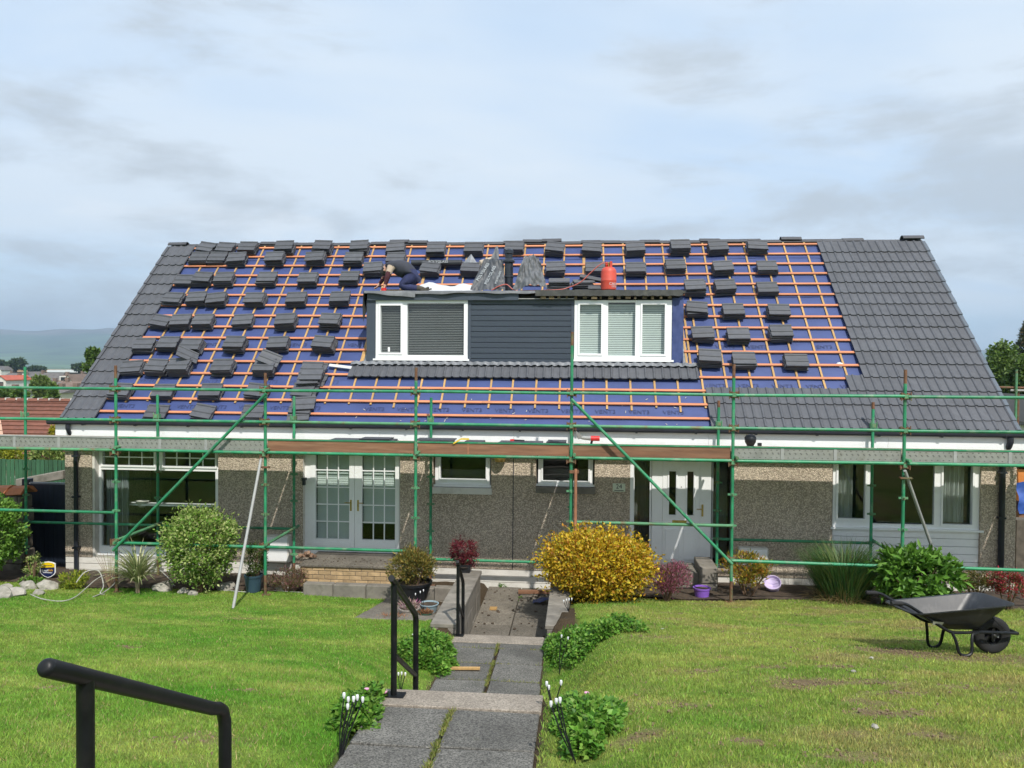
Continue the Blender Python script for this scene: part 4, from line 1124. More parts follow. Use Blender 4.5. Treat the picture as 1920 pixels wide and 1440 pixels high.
# white offcut and paper scrap
X, s = roof_px(640, 687, 0.06)
o = MB().bar(RP(X - 0.25, s + 0.02, 0.075), RP(X + 0.22, s - 0.05, 0.075), 0.07, 0.012, up=NRM).build('offcut', M_white); tag(o, 'white plastic offcut lying on the battens left of the apron tiles', 'offcut')
X, s = roof_px(1575, 684, 0.02)
mb = MB(); mb.lathe([(0.0, 0.0), (0.05, 0.004), (0.07, 0.012), (0.05, 0.03), (0.0, 0.035)], (0, 0, 0), 9); o = mb.build('paper_scrap', M_white); o.matrix_basis = frame_m(RP(X, s, 0.01), (1, 0, 0), U); tag(o, 'white scrap of paper on the blue underlay near the right tiles', 'scrap')
mb = MB(); r_ = random.Random(4)
for k in range(30):
    x = r_.uniform(-4.5, 2.4); s = r_.uniform(-0.05, 0.8); l = r_.uniform(0.015, 0.06); a = r_.uniform(0, 3.14)
    mb.bar(RP(x, s, 0.012), RP(x + l * math.cos(a), s + l * math.sin(a), 0.012), 0.010, 0.004, up=NRM)
o = mb.build('wood_splinters', mat('pale_splinter', (0.5, 0.46, 0.40), 0.8, 0.2)); tag(o, 'pale splinters and shavings scattered over the lower blue underlay', 'splinters', kind='stuff')

# ================================================================== things on the dormer roof
RZ = 5.612
def rp(px, Y, dz=0.0): return Vector((gx(px, Y, 540), Y, RZ + dz))
# gas bottle
bx = rp(1141, 15.35)
gb = thing('gas_bottle', 'red gas bottle with a hose standing on the dormer roof', 'gas bottle', bx)
MB().lathe([(0.125, 0.0), (0.125, 0.02), (0.148, 0.035), (0.152, 0.06), (0.152, 0.20), (0.154, 0.205), (0.152, 0.21), (0.152, 0.37), (0.140, 0.425), (0.110, 0.462), (0.06, 0.48), (0.0, 0.482)], bx, 24).build('cylinder_body', M_red, gb, smooth=True)
mb = MB(); n = 20; V = []; F = []
for k in range(n):
    a = -1.2 + 4.6 * k / (n - 1)
    for r_, z in ((0.068, 0.462), (0.072, 0.585), (0.062, 0.585), (0.058, 0.462)): V.append(bx + Vector((r_ * math.cos(a), r_ * math.sin(a), z)))
for k in range(n - 1):
    for j in range(4): F.append((k * 4 + j, k * 4 + (j + 1) % 4, (k + 1) * 4 + (j + 1) % 4, (k + 1) * 4 + j))
MB().add(V, F).build('valve_shroud', M_red, gb, smooth=True)
MB().lathe([(0.018, 0.47), (0.018, 0.54), (0.028, 0.545), (0.028, 0.57), (0.0, 0.575)], bx, 10).build('valve', M_brass, gb, smooth=True)
me = text_mesh('bottle_lettering', 'CALOR', 0.075, M_white, 0.0008)
for txt_z, sc_, tx in ((0.135, 1.0, 0.085), (0.085, 0.6, 0.085)):
    a = math.radians(-42)
    nrm = Vector((math.cos(a), math.sin(a), 0)); tg = Vector((-math.sin(a), math.cos(a), 0))
    # wrap the lettering round the cylinder
    m2 = me.copy()
    for v in m2.vertices:
        ang = a + v.co.x * sc_ / 0.153
        v.co = Vector((math.cos(ang) * (0.1535 + v.co.z), math.sin(ang) * (0.1535 + v.co.z), txt_z + v.co.y * sc_))
    link_obj('bottle_lettering', m2, gb, Matrix.Translation(bx))
pts = [bx + Vector((-0.03, -0.05, 0.55)), bx + Vector((-0.15, -0.1, 0.53)), bx + Vector((-0.35, -0.1, 0.36)), bx + Vector((-0.55, -0.12, 0.17)), bx + Vector((-0.8, -0.12, 0.06)), bx + Vector((-1.0, -0.15, 0.02)), bx + Vector((-1.6, -0.05, 0.015)), bx + Vector((-1.85, -0.1, 0.02)), bx + Vector((-2.0, -0.08, 0.13)), bx + Vector((-2.15, -0.1, 0.10)), bx + Vector((-2.3, -0.12, 0.015))]
def smooth_pts(P, n=5):
    P = [Vector(p) for p in P]; out = []
    for i in range(len(P) - 1):
        a, b, c, d = P[max(i - 1, 0)], P[i], P[i + 1], P[min(i + 2, len(P) - 1)]
        for k in range(n):
            t = k / n; out.append(0.5 * ((2 * b) + (c - a) * t + (2 * a - 5 * b + 4 * c - d) * t * t + (3 * b - a - 3 * c + d) * t ** 3))
    return out + [P[-1]]
MB().tube(smooth_pts(pts), 0.011, 6).build('hose', mat('red_hose', (0.42, 0.09, 0.07), 0.5, 0.1), gb, smooth=True)
# torn felt sheets round the vent pipe
def felt_sheet(name, corners, label, seed, nx=34, nz=26, fold=0.05, m=M_felt, bulge=0.0):
    a, b, c, d = [Vector(p) for p in corners]      # bottom left, bottom right, top right, top left
    V = []; F = []
    nr = (b - a).cross(d - a).normalized()
    if nr.y > 0: nr = -nr
    for i in range(nx + 1):
        for j in range(nz + 1):
            u, v = i / nx, j / nz
            p = (a * (1 - u) + b * u) * (1 - v) + (d * (1 - u) + c * u) * v
            w9 = Vector((u * 3 + v + seed, v * 2.2, seed)); h = (noise.noise(w9) * 1.6 + abs(noise.noise(w9 * 2.3)) * 1.8 + 0.7 * abs(noise.noise(w9 * 5.1))) * fold + bulge * (1 - abs(2 * u - 1)) * (1 - 0.6 * v)
            V.append(p + nr * h)
    for i in range(nx):
        for j in range(nz): F.append((i * (nz + 1) + j, (i + 1) * (nz + 1) + j, (i + 1) * (nz + 1) + j + 1, i * (nz + 1) + j + 1))
    o = MB().add(V, F).build(name, m, None, smooth='all'); tag(o, label, 'roofing felt', 'torn felt sheets'); return o, nr
def fp(px, py, Y): return at(px, py, Y)
fA, nA_ = felt_sheet('felt_sheet', [fp(882, 545, 15.30), fp(947, 545, 15.25), fp(944, 488, 15.62), fp(908, 486, 15.75)], 'printed grey felt sheet heaped left of the vent pipe', 2.0, fold=0.03, m=mat('printed_felt', (0.062, 0.068, 0.078), 0.55, 0.25, 5, dirt=(0.16, 0.17, 0.18), dirt_amt=0.5, dirt_scale=3, bmp=0.4, bscale=12))
fB, nB_ = felt_sheet('felt_sheet', [fp(961, 545, 15.25), fp(1026, 542, 15.35), fp(1010, 484, 15.75), fp(984, 480, 15.60)], 'crumpled pale grey felt sheet right of the vent pipe', 5.0, fold=0.07, bulge=0.14)
fC, _c = felt_sheet('felt_sheet', [fp(918, 492, 15.8), fp(936, 486, 15.8), fp(934, 462, 15.95), fp(930, 463, 15.95)], 'narrow pointed scrap of felt standing up behind the printed sheet', 7.0, 6, 6, 0.02)
pr = mat('felt_print', (0.42, 0.45, 0.47), 0.6, 0.2, 20)
pt = text_mesh('felt_print', 'POLYGLASS', 0.10, pr, 0.0008)
def on_sheet(corners, u, v):
    a, b, c, d = [Vector(p) for p in corners]; return (a * (1 - u) + b * u) * (1 - v) + (d * (1 - u) + c * u) * v
cA = [fp(882, 545, 15.30), fp(947, 545, 15.25), fp(944, 488, 15.62), fp(908, 486, 15.75)]
for u, v, s_ in ((0.22, 0.52, 0.9), (0.52, 0.42, 0.9), (0.80, 0.35, 0.6)):
    p = on_sheet(cA, u, v) + (-nA_ if nA_.y > 0 else nA_) * 0.075
    up_ = (on_sheet(cA, u + 0.18, min(v + 0.4, 1)) - on_sheet(cA, u, v)).normalized()
    nn = (-nA_ if nA_.y > 0 else nA_)
    link_obj('felt_print', pt, fA, frame_m(p, up_, nn.cross(up_)) @ Matrix.Scale(s_, 4))
# white insulation sheet lying behind
V = []; F = []
ws = [fp(845, 530, 15.7), fp(912, 546, 15.4)]
for i in range(15):
    for j in range(5):
        x = gx(778, 15.75, 530) + (gx(895, 15.75, 530) - gx(778, 15.75, 530)) * i / 14; y = 15.45 + 0.85 * j / 4
        V.append((x, y, RZ + 0.02 + 0.27 * (j / 4) * (0.85 + 0.15 * math.sin(i * 0.7)) * (1 - 0.3 * max(0, i - 9) / 5) + 0.012 * math.sin(i * 1.7 + j)))
for i in range(14):
    for j in range(4): F.append((i * 5 + j, (i + 1) * 5 + j, (i + 1) * 5 + j + 1, i * 5 + j + 1))
o = MB().add(V, F).build('membrane_sheet', M_white, smooth='all'); tag(o, 'white membrane sheet lying on the dormer roof behind the kneeling roofer', 'sheet')
# roll of felt lying along the battens
a, b = RP(*roof_px(772, 494, 0.12), 0.13), RP(*roof_px(866, 494, 0.12), 0.13)
roll = MB().tube([a, b], 0.075, 14).build('felt_roll', mat('black_roll', (0.022, 0.024, 0.028), 0.45, 0.3, 6, bmp=0.4, bscale=20), smooth=True); tag(roll, 'black roll of felt with pale lettering lying on the battens above the roofer', 'felt roll')
link_obj('felt_print', pt, roll, frame_m((a + b) / 2 + Vector((0.05, -0.082, 0.02)), (1, 0, 0), (0, 0.25, 1)) @ Matrix.Scale(0.85, 4))
# grey pipe length and trowel shaped flashing offcut
p0, p1 = fp(900, 493, 16.1), fp(930, 484, 16.25)
o = MB().tube([p0, p1], 0.055, 12).build('cardboard_tube', mat('cardboard', (0.45, 0.38, 0.30), 0.9, 0.15, 8), smooth=True); tag(o, 'beige cardboard tube poking out left of the vent pipe', 'tube')
t0 = fp(882, 490, 16.2)
o = MB().add([t0 + Vector((-0.15, 0, -0.03)), t0 + Vector((0.14, 0.0, -0.03)), t0 + Vector((0.0, 0.10, 0.17)), t0 + Vector((0.0, -0.05, -0.03))], [(0, 3, 2), (3, 1, 2), (0, 2, 1), (0, 1, 3)]).build('flashing_offcut', M_lead); tag(o, 'pale triangular flashing offcut on the stacks left of the felt heap', 'flashing')
# heaps of tiles and ridge pieces by the bottle
def flat_tiles(px, Y, n_, label, seed, slope=0.0):
    r = random.Random(seed); base = rp(px, Y, 0.02)
    t = thing('tile_stack', label, 'tile stack', base, 'loose tile heaps on the dormer roof')
    for k in range(n_):
        o = bpy.data.objects.new('tile', TILE); col.objects.link(o); o.parent = t
        o.matrix_basis = Matrix.Translation((r.uniform(-0.05, 0.05), r.uniform(-0.04, 0.04), k * 0.045)) @ Matrix.Rotation(r.uniform(-0.1, 0.1) + slope, 4, 'X') @ Matrix.Rotation(r.uniform(-0.15, 0.15), 4, 'Z') @ tile_rot @ Matrix.Translation((-TW / 2, -TL / 2, 0))
flat_tiles(1047, 15.6, 6, 'low heap of tiles on the dormer roof right of the felt', 3, 0.25)
flat_tiles(1096, 15.75, 6, 'heap of tiles on the dormer roof left of the gas bottle', 8, 0.3)
c0 = rp(1105, 15.8, 0.30)
o = link_obj('ridge_piece', RIDGE, None, Matrix.Translation(c0) @ Matrix.Rotation(0.2, 4, 'Y') @ Matrix.Translation((-0.2, 0, 0))); tag(o, 'rounded ridge tile lying on top of the heap left of the gas bottle', 'ridge tile')
c0 = rp(1122, 15.42, 0.06)
o = link_obj('ridge_piece', RIDGE, None, Matrix.Translation(c0) @ Matrix.Translation((-0.2, 0, 0))); tag(o, 'dark ridge piece lying at the foot of the gas bottle', 'ridge tile')
V = []; F = []
for i in range(19):
    x = gx(1158, 15.7, 530) + 0.95 * i / 18
    for j in range(4): V.append((x, 15.45 + 0.25 * j, RZ + 0.015 + 0.03 * j + 0.012 * math.sin(i * 1.9 + j * 2)))
for i in range(18):
    for j in range(3): F.append((i * 4 + j, (i + 1) * 4 + j, (i + 1) * 4 + j + 1, i * 4 + j + 1))
o = MB().add(V, F).build('lead_strip', M_lead, smooth='all'); tag(o, 'crinkled lead strip lying flat right of the gas bottle', 'lead strip')

# ================================================================== roofer kneeling on the dormer roof
def skinned(name, joints, edges, root, sub=2):
    """one continuous surface grown over a joint skeleton; joints: name -> (pos, radius)"""
    names = list(joints); idx = {n_: i for i, n_ in enumerate(names)}
    me = bpy.data.meshes.new(name); me.from_pydata([joints[n_][0] for n_ in names], [(idx[a], idx[b]) for a, b in edges], [])
    o = bpy.data.objects.new(name, me); col.objects.link(o)
    md = o.modifiers.new('skin', 'SKIN'); md.use_smooth_shade = True
    lay_ = me.skin_vertices[0].data
    for n_ in names:
        r = joints[n_][1]; lay_[idx[n_]].radius = (r, r) if isinstance(r, float) else r
        lay_[idx[n_]].use_root = (n_ == root)
    sb = o.modifiers.new('sub', 'SUBSURF'); sb.levels = sub; sb.render_levels = sub
    dg = bpy.context.evaluated_depsgraph_get(); dg.update()
    m2 = bpy.data.meshes.new_from_object(o.evaluated_get(dg)); m2.name = name
    bpy.data.objects.remove(o); bpy.data.meshes.remove(me)
    return m2
def P3(px, py, Y): return at(px, py, Y)
YP = 15.45
kz = RZ + 0.06
hip = P3(775, 517, YP + 0.05)
J = {
 'pelvis': (hip, 0.215), 'belly': (P3(759, 503, YP + 0.02), 0.225),
 'chest': (P3(742, 500, YP), 0.205), 'neck': (P3(727, 501, YP + 0.02), 0.075), 'head': (P3(722, 508, YP + 0.05), 0.10), 'crown': (P3(718, 518, YP + 0.05), 0.085),
 'sh_n': (P3(734, 498, YP - 0.20), 0.085), 'el_n': (P3(727, 517, YP - 0.24), 0.06), 'wr_n': (P3(723, 533, YP - 0.22), 0.04), 'ha_n': (P3(722, 539, YP - 0.22), 0.036),
 'sh_f': (P3(733, 497, YP + 0.20), 0.08), 'el_f': (P3(722, 518, YP + 0.28), 0.05), 'wr_f': (P3(712, 532, YP + 0.24), 0.038), 'ha_f': (P3(709, 537, YP + 0.22), 0.034),
 'hp_n': (hip + Vector((0.0, -0.11, -0.03)), 0.145), 'kn_n': (Vector((gx(751, YP - 0.13, 535), YP - 0.13, kz + 0.03)), 0.098), 'an_n': (Vector((gx(788, YP - 0.13, 535), YP - 0.13, kz + 0.005)), 0.058), 'to_n': (Vector((gx(797, YP - 0.13, 535), YP - 0.14, RZ + 0.045)), 0.045),
 'hp_f': (hip + Vector((0.02, 0.12, -0.03)), 0.14), 'kn_f': (Vector((gx(757, YP + 0.14, 535), YP + 0.14, kz + 0.03)), 0.098), 'an_f': (Vector((gx(793, YP + 0.14, 535), YP + 0.14, kz + 0.01)), 0.056), 'to_f': (Vector((gx(802, YP + 0.14, 535), YP + 0.14, RZ + 0.045)), 0.045),
}
ED = [('pelvis', 'belly'), ('belly', 'chest'), ('chest', 'neck'), ('neck', 'head'), ('head', 'crown'), ('chest', 'sh_n'), ('sh_n', 'el_n'), ('el_n', 'wr_n'), ('wr_n', 'ha_n'), ('chest', 'sh_f'), ('sh_f', 'el_f'), ('el_f', 'wr_f'), ('wr_f', 'ha_f'),
      ('pelvis', 'hp_n'), ('hp_n', 'kn_n'), ('kn_n', 'an_n'), ('an_n', 'to_n'), ('pelvis', 'hp_f'), ('hp_f', 'kn_f'), ('kn_f', 'an_f'), ('an_f', 'to_f')]
for sd, hn in (('n', 'ha_n'), ('f', 'ha_f')):
    base = J[hn][0]
    for k, (dy, ln) in enumerate(((-0.03, 0.062), (-0.011, 0.072), (0.009, 0.070), (0.027, 0.055))):
        a = base + Vector((-0.02, dy, -0.015)); b = a + Vector((-ln * 0.55, dy * 0.3, -0.016)); c = b + Vector((-ln * 0.35, 0, -0.022))
        for nm, q, rr in (('a', a, 0.011), ('b', b, 0.0095), ('c', c, 0.008)): J[f'f{k}{nm}_{sd}'] = (q, rr)
        ED += [(hn, f'f{k}a_{sd}'), (f'f{k}a_{sd}', f'f{k}b_{sd}'), (f'f{k}b_{sd}', f'f{k}c_{sd}')]
    a = base + Vector((0.0, -0.032, 0.0)); b = a + Vector((-0.03, -0.02, -0.025)); J[f'ta_{sd}'] = (a, 0.012); J[f'tb_{sd}'] = (b, 0.0095); ED += [(hn, f'ta_{sd}'), (f'ta_{sd}', f'tb_{sd}')]
pme = skinned('person', J, ED, 'pelvis')
pm_ = [mat('navy_trousers', (0.022, 0.028, 0.085), 0.85, 0.25, 12, bmp=0.4, bscale=25), mat('charcoal_vest', (0.036, 0.040, 0.056), 0.8, 0.25, 9, bmp=0.35, bscale=18), mat('oatmeal_sleeve', (0.50, 0.40, 0.31), 0.9, 0.1, 15),
       mat('maroon_sleeve', (0.075, 0.022, 0.030), 0.85, 0.3, 20), mat('skin', (0.52, 0.30, 0.22), 0.55, 0.08, 10), mat('work_boot', (0.075, 0.068, 0.055), 0.9, 0.4, 14), mat('dark_hair', (0.020, 0.018, 0.016), 0.6, 0.3, 60, bmp=0.5, bscale=150)]
for m in pm_: pme.materials.append(m)
segm = {('pelvis', 'belly'): 0, ('belly', 'chest'): 1, ('chest', 'neck'): 1, ('neck', 'head'): 4, ('head', 'crown'): 6}
for a, b in ED:
    if (a, b) in segm: continue
    k = 0
    if a == 'chest': k = 1
    elif a.startswith('sh_'): k = 2
    elif a.startswith('el_'): k = 3
    elif a.startswith(('wr_', 'ha_', 'f', 't')): k = 4
    elif a.startswith('an_'): k = 5
    segm[(a, b)] = k
segs_ = [(J[a][0], J[b][0], k, J[a][1], J[b][1]) for (a, b), k in segm.items()]
for p in pme.polygons:
    c = p.center; best = 9; bk = 0
    for a, b, k, ra, rb in segs_:
        d = b - a; t = max(0, min(1, (c - a).dot(d) / d.length_squared)); dist = (c - (a + d * t)).length / (ra * (1 - t) + rb * t)
        if (a - hip).length < 1e-6 and k == 0 and t > 0.35 and b == J['belly'][0]: kk = 1
        elif k == 2 and t > 0.72: kk = 3
        elif k == 6 or (k == 4 and a == J['neck'][0] and t > 0.5 and c.z > (a + d * t).z - 0.02): kk = 6
        elif k == 0 and a in (J['kn_n'][0], J['kn_f'][0]) and t > 0.86: kk = 5
        else: kk = k
        if dist < best: best = dist; bk = kk
    p.material_index = bk
pme.polygons.foreach_set('use_smooth', [True] * len(pme.polygons))
per = link_obj('person', pme); tag(per, 'roofer in dark vest and navy trousers kneeling and bending over on the dormer roof', 'person')
# boots soles, collar and face details as children
hd = J['head'][0]; cr_ = J['crown'][0]; ax = (cr_ - hd).normalized()
mb = MB()
for s_ in (-1, 1): mb.lathe([(0.0, -0.02), (0.018, -0.012), (0.022, 0.0), (0.018, 0.02), (0.0, 0.03)], hd + Vector((0.01, s_ * 0.098, 0.0)), 8)
mb.build('ears', pm_[4], per, smooth=True)
fd_ = Vector((-0.55, 0, -0.83))
fc = hd.lerp(cr_, 0.45) + Vector((-0.035, 0, -0.075))
mb = MB(); mb.tube([fc + Vector((0.0, 0, 0.01)), fc + Vector((-0.012, 0, -0.025)), fc + Vector((0.012, 0, -0.03))], [0.012, 0.018, 0.006], 8); mb.build('nose', pm_[4], per, smooth=True)
for nm in ('n', 'f'):
    a, b = J['an_' + nm][0], J['to_' + nm][0]
    MB().hexa([(a.x + 0.0, a.y - 0.05, RZ + 0.001), (b.x + 0.07, b.y - 0.045, RZ + 0.001), (b.x + 0.07, b.y + 0.045, RZ + 0.001), (a.x, a.y + 0.05, RZ + 0.001), (a.x, a.y - 0.05, RZ + 0.03), (b.x + 0.085, b.y - 0.045, RZ + 0.10), (b.x + 0.085, b.y + 0.045, RZ + 0.10), (a.x, a.y + 0.05, RZ + 0.03)]).build('boot', pm_[5], per, bevel=0.015)
hn = J['ha_n'][0]
o = MB().lathe([(0.0, 0), (0.05, 0.0), (0.055, 0.06), (0.0, 0.065)], (hn.x - 0.02, hn.y - 0.02, RZ + 0.001), 10).build('red_tool', mat('red_plastic', (0.65, 0.03, 0.03), 0.4, 0.1)); tag(o, 'small red and white tool under the hand of the kneeling roofer', 'tool')
p = rp(735, 15.75, 0.0)
o = MB().box(p.x - 0.12, p.x + 0.2, 15.75, 15.95, RZ + 0.001, RZ + 0.09).build('timber_block', M_counter); tag(o, 'short pale timber block behind the hands of the kneeling roofer', 'timber')

# ================================================================== things lying on the scaffold deck
zd = ZD + 0.039
def flat_stack(px0, px1, zt_px, label, n_, seed):
    r = random.Random(seed); Yc = 13.45
    x0, x1 = at(px0, 820, Yc).x, at(px1, 820, Yc).x
    t = thing('slate_pile', label, 'tile pile', ((x0 + x1) / 2, Yc, zd), 'flat piles of tiles on the scaffold deck')
    n_ = 2 + n_ % 2; h = 0.026
    for k in range(n_):
        d0, d1 = r.uniform(-0.05, 0.08), r.uniform(-0.08, 0.05)
        MB().box(x0 + d0, x1 + d1, Yc - 0.2 + r.uniform(-0.04, 0.04), Yc + 0.2, zd + 0.002 + k * h, zd + k * h + 0.021).build('tile', M_tile, t)
flat_stack(625, 672, 825, 'flat pile of tiles on the scaffold deck before the left end of the fascia', 4, 1)
flat_stack(675, 738, 824, 'longer flat pile of tiles on the deck left of the third front upright', 5, 2)
flat_stack(788, 850, 825, 'flat pile of tiles on the deck right of the third front upright', 5, 3)
flat_stack(876, 915, 827, 'flat pile of tiles on the deck beside the yellow tool', 4, 4)
flat_stack(930, 1016, 827, 'widest flat pile of tiles on the deck, red knife on top', 4, 5)
flat_stack(1026, 1060, 829, 'small flat pile of tiles on the deck by the tall upright', 3, 6)
p = at(866, 823, DF + 0.03); zt0 = Z_LIP + 0.016
o = MB().bar((p.x - 0.14, DF + 0.01, zt0 - 0.03), (p.x - 0.02, DF + 0.03, zt0 + 0.045), 0.035, 0.02).bar((p.x - 0.02, DF + 0.035, zt0 + 0.047), (p.x + 0.12, DF + 0.05, zt0 + 0.045), 0.05, 0.025).build('yellow_tool', mat('yellow_plastic', (0.75, 0.52, 0.04), 0.5, 0.1)); tag(o, 'yellow hand tool hooked over the brown toe board', 'tool')
p = at(962, 819, 13.40); z9 = zd + 0.075
o = thing('knife', 'red and black knife lying on the widest tile pile', 'knife', p)
MB().bar((p.x - 0.05, 13.4, z9), (p.x + 0.02, 13.4, z9 + 0.005), 0.03, 0.03).build('handle', mat('red_plastic', (0.65, 0.03, 0.03), 0.4, 0.1), o); MB().bar((p.x + 0.021, 13.4, z9), (p.x + 0.2, 13.4, z9 - 0.005), 0.03, 0.025).build('grip', M_blackplastic, o)
p = at(1110, 822, 13.3)
gt = thing('grinder', 'red and grey angle grinder lying on the scaffold deck', 'power tool', (p.x, 13.3, zd))
z9 = p.z
MB().tube([(p.x - 0.02, 13.3, z9), (p.x + 0.13, 13.3, z9)], 0.045, 10).build('tool_body', mat('red_plastic', (0.65, 0.03, 0.03), 0.4, 0.1), gt, smooth=True)
MB().tube([(p.x - 0.18, 13.3, z9 + 0.01), (p.x - 0.021, 13.3, z9)], [0.03, 0.04], 10).build('gear_head', M_galv, gt, smooth=True)
MB().add([(p.x - 0.28, 13.28, z9 + 0.13), (p.x - 0.10, 13.28, z9 + 0.0), (p.x - 0.24, 13.30, z9 - 0.02), (p.x - 0.26, 13.34, z9 + 0.02)], [(0, 1, 2), (0, 2, 3), (0, 3, 1), (1, 3, 2)]).build('guard', M_galv, gt)
MB().tube([(p.x - 0.02, 13.3, zd + 0.01), (p.x, 13.3, z9 - 0.04)], 0.02, 8).build('stand', M_blackplastic, gt)
p = at(1407, 828, 13.2)
o = MB().lathe([(0.06, 0), (0.09, 0.05), (0.10, 0.12), (0.07, 0.17), (0.0, 0.19)], (p.x, 13.2, p.z - 0.06), 9).box(p.x + 0.12, p.x + 0.18, 13.17, 13.23, p.z - 0.07, p.z - 0.02).box(p.x - 0.05, p.x + 0.05, 13.15, 13.25, zd, p.z - 0.06).build('tool_bag', M_blackplastic, smooth=True); tag(o, 'small black bag on the scaffold deck right of the front door', 'bag')

# ================================================================== lawn, beds, path
def fbm(x, y, s, seed=0.0, oct=3):
    v = np.zeros_like(x); a = 1.0; t = 0
    for k in range(oct):
        f = s * 2 ** k
        v += a * (np.sin(x * f * 1.7 + seed + 1.3 * np.sin(y * f * 1.1 + k)) * np.sin(y * f * 1.9 + seed * 1.7 + 1.1 * np.sin(x * f * 0.9 + 2 * k))); t += a; a *= 0.55
    return v / t
SPOTS = [(p.x, p.y, rx * 1.3, ry * 1.35, st) for p, rx, ry, st in [(on_ground(a, b), rx, ry, st) for a, b, rx, ry, st in (
    (1680, 1222, 0.42, 0.22, 1.0), (1770, 1232, 0.6, 0.25, 0.75), (1880, 1236, 0.6, 0.3, 0.7), (1520, 1280, 0.26, 0.12, 1.0), (1490, 1290, 0.13, 0.07, 0.9), (1640, 1280, 0.22, 0.1, 0.8), (1640, 1337, 0.16, 0.08, 1.0), (1690, 1338, 0.2, 0.08, 0.8),
    (1445, 1252, 0.12, 0.06, 0.9), (1562, 1250, 0.15, 0.07, 0.9), (1235, 1195, 0.2, 0.1, 0.6), (1400, 1390, 0.12, 0.06, 0.9), (1205, 1380, 0.14, 0.10, 0.8), (1320, 1260, 0.12, 0.06, 0.8), (1250, 1150, 0.3, 0.1, 0.5), (1690, 1300, 0.13, 0.06, 0.8), (1750, 1380, 0.12, 0.06, 0.8),
    (245, 1215, 0.10, 0.04, 1.0), (232, 1212, 0.07, 0.03, 1.0), (455, 1295, 0.1, 0.04, 0.9), (460, 1160, 0.25, 0.06, 0.6), (390, 1385, 0.22, 0.12, 0.55), (95, 1290, 0.12, 0.06, 0.6), (1380, 1140, 0.22, 0.07, 0.6), (1500, 1130, 0.3, 0.06, 0.4), (1820, 1290, 0.2, 0.08, 0.6), (1600, 1420, 0.2, 0.08, 0.7), (1150, 1330, 0.15, 0.2, 0.5), (1270, 1320, 0.14, 0.07, 0.7))]]
def bare(x, y):      # 0 lush .. 1 bare earth
    v = np.zeros_like(x)
    wob = 1 + 0.5 * fbm(x, y, 7.0, 2.0)
    for cx_, cy_, rx, ry, st in SPOTS:
        d = ((x - cx_) / rx) ** 2 + ((y - cy_) / ry) ** 2
        v = np.maximum(v, st * np.clip(1.25 - d * wob, 0, 1))
    k = np.clip((x - 0.2) / 1.2, 0, 1)
    v = np.maximum(v, k * 0.75 * np.clip(fbm(x, y, 2.4, 5.0, 4) * 2.4 - 0.55, 0, 1))
    return v
def lawn_col(x, y):
    g = np.array([0.155, 0.242, 0.032]); yel = np.array([0.335, 0.325, 0.095]); lush = np.array([0.100, 0.222, 0.024])
    t = np.clip(0.5 + 0.75 * fbm(x, y, 0.9, 1.0, 4), 0, 1)[:, None]
    right = np.clip((x + 0.5) / 2.0, 0, 1)[:, None]
    c = lush * (1 - t) + (g * 0.6 + yel * 0.4) * t
    stripe = np.clip(fbm(x * 0.5 + y * 0.25, y * 1.4, 1.6, 9.0, 4) * 2.0 - 0.05, 0, 1)[:, None]
    c = c * (1 - 0.5 * stripe) + yel * 0.5 * stripe
    c = c * (1 - 0.25 * right) + yel * 0.25 * right
    tuft = fbm(x, y, 7.0, 3.3, 3)[:, None]; worn = np.clip(fbm(x, y, 1.3, 6.6, 4) * 2.6 - 0.4, 0, 1)[:, None] * right
    c = c * (1 - 0.55 * worn) + np.array([0.30, 0.235, 0.105]) * 0.55 * worn
    left = 1 - right
    c = c * (1 - left * np.array([0.12, 0.0, 0.1]))
    return c * (1 + 0.22 * tuft)
def is_lawn(x, y):
    d = np.abs(x - path_c(y))
    ok = (d > np.where(y > 10.2, 1.0, 0.60))
    ok &= ~((x > -3.25) & (x < -1.6) & (y > 11.0))
    edge_l = 13.0 + 0.10 * np.sin(x * 2.3); edge_r = 12.85 + 0.12 * np.sin(x * 1.9 + 1)
    ok &= np.where(x < -1, y < edge_l, y < edge_r)
    return ok
xs = np.concatenate([np.arange(-32, -14, 1.0), np.arange(-14, 12, 0.09), np.arange(12, 32.1, 1.0)]); ys = np.concatenate([np.arange(-16, 3.6, 0.6), np.arange(3.6, 14.6, 0.07), np.arange(14.6, 45, 0.9)])
GX, GYY = np.meshgrid(xs, ys); fx, fy = GX.ravel(), GYY.ravel()
fz = gz_arr(fx, fy) + 0.006 * np.sin(fx * 17) * np.sin(fy * 19)
b = bare(fx, fy)[:, None]
cl = lawn_col(fx, fy) * 0.85; soil = np.array([0.185, 0.135, 0.078]); dead = np.array([0.30, 0.24, 0.11])
cl = cl * (1 - b) + (dead * (1 - b) + soil * b) * b
il = is_lawn(fx, fy)[:, None]
cl = np.where(il | (fy > 15)[:, None] | (np.abs(fx) > 14)[:, None], cl, np.array([0.075, 0.055, 0.035]))
nxg, nyg = len(xs), len(ys)
idx = np.arange(nxg * nyg).reshape(nyg, nxg)
F = np.stack([idx[:-1, :-1].ravel(), idx[:-1, 1:].ravel(), idx[1:, 1:].ravel(), idx[1:, :-1].ravel()], 1)
lawn = link_obj('lawn', np_mesh('lawn', np.stack([fx, fy, fz], 1), F, M_lawn, cl, True)); tag(lawn, kind='structure')

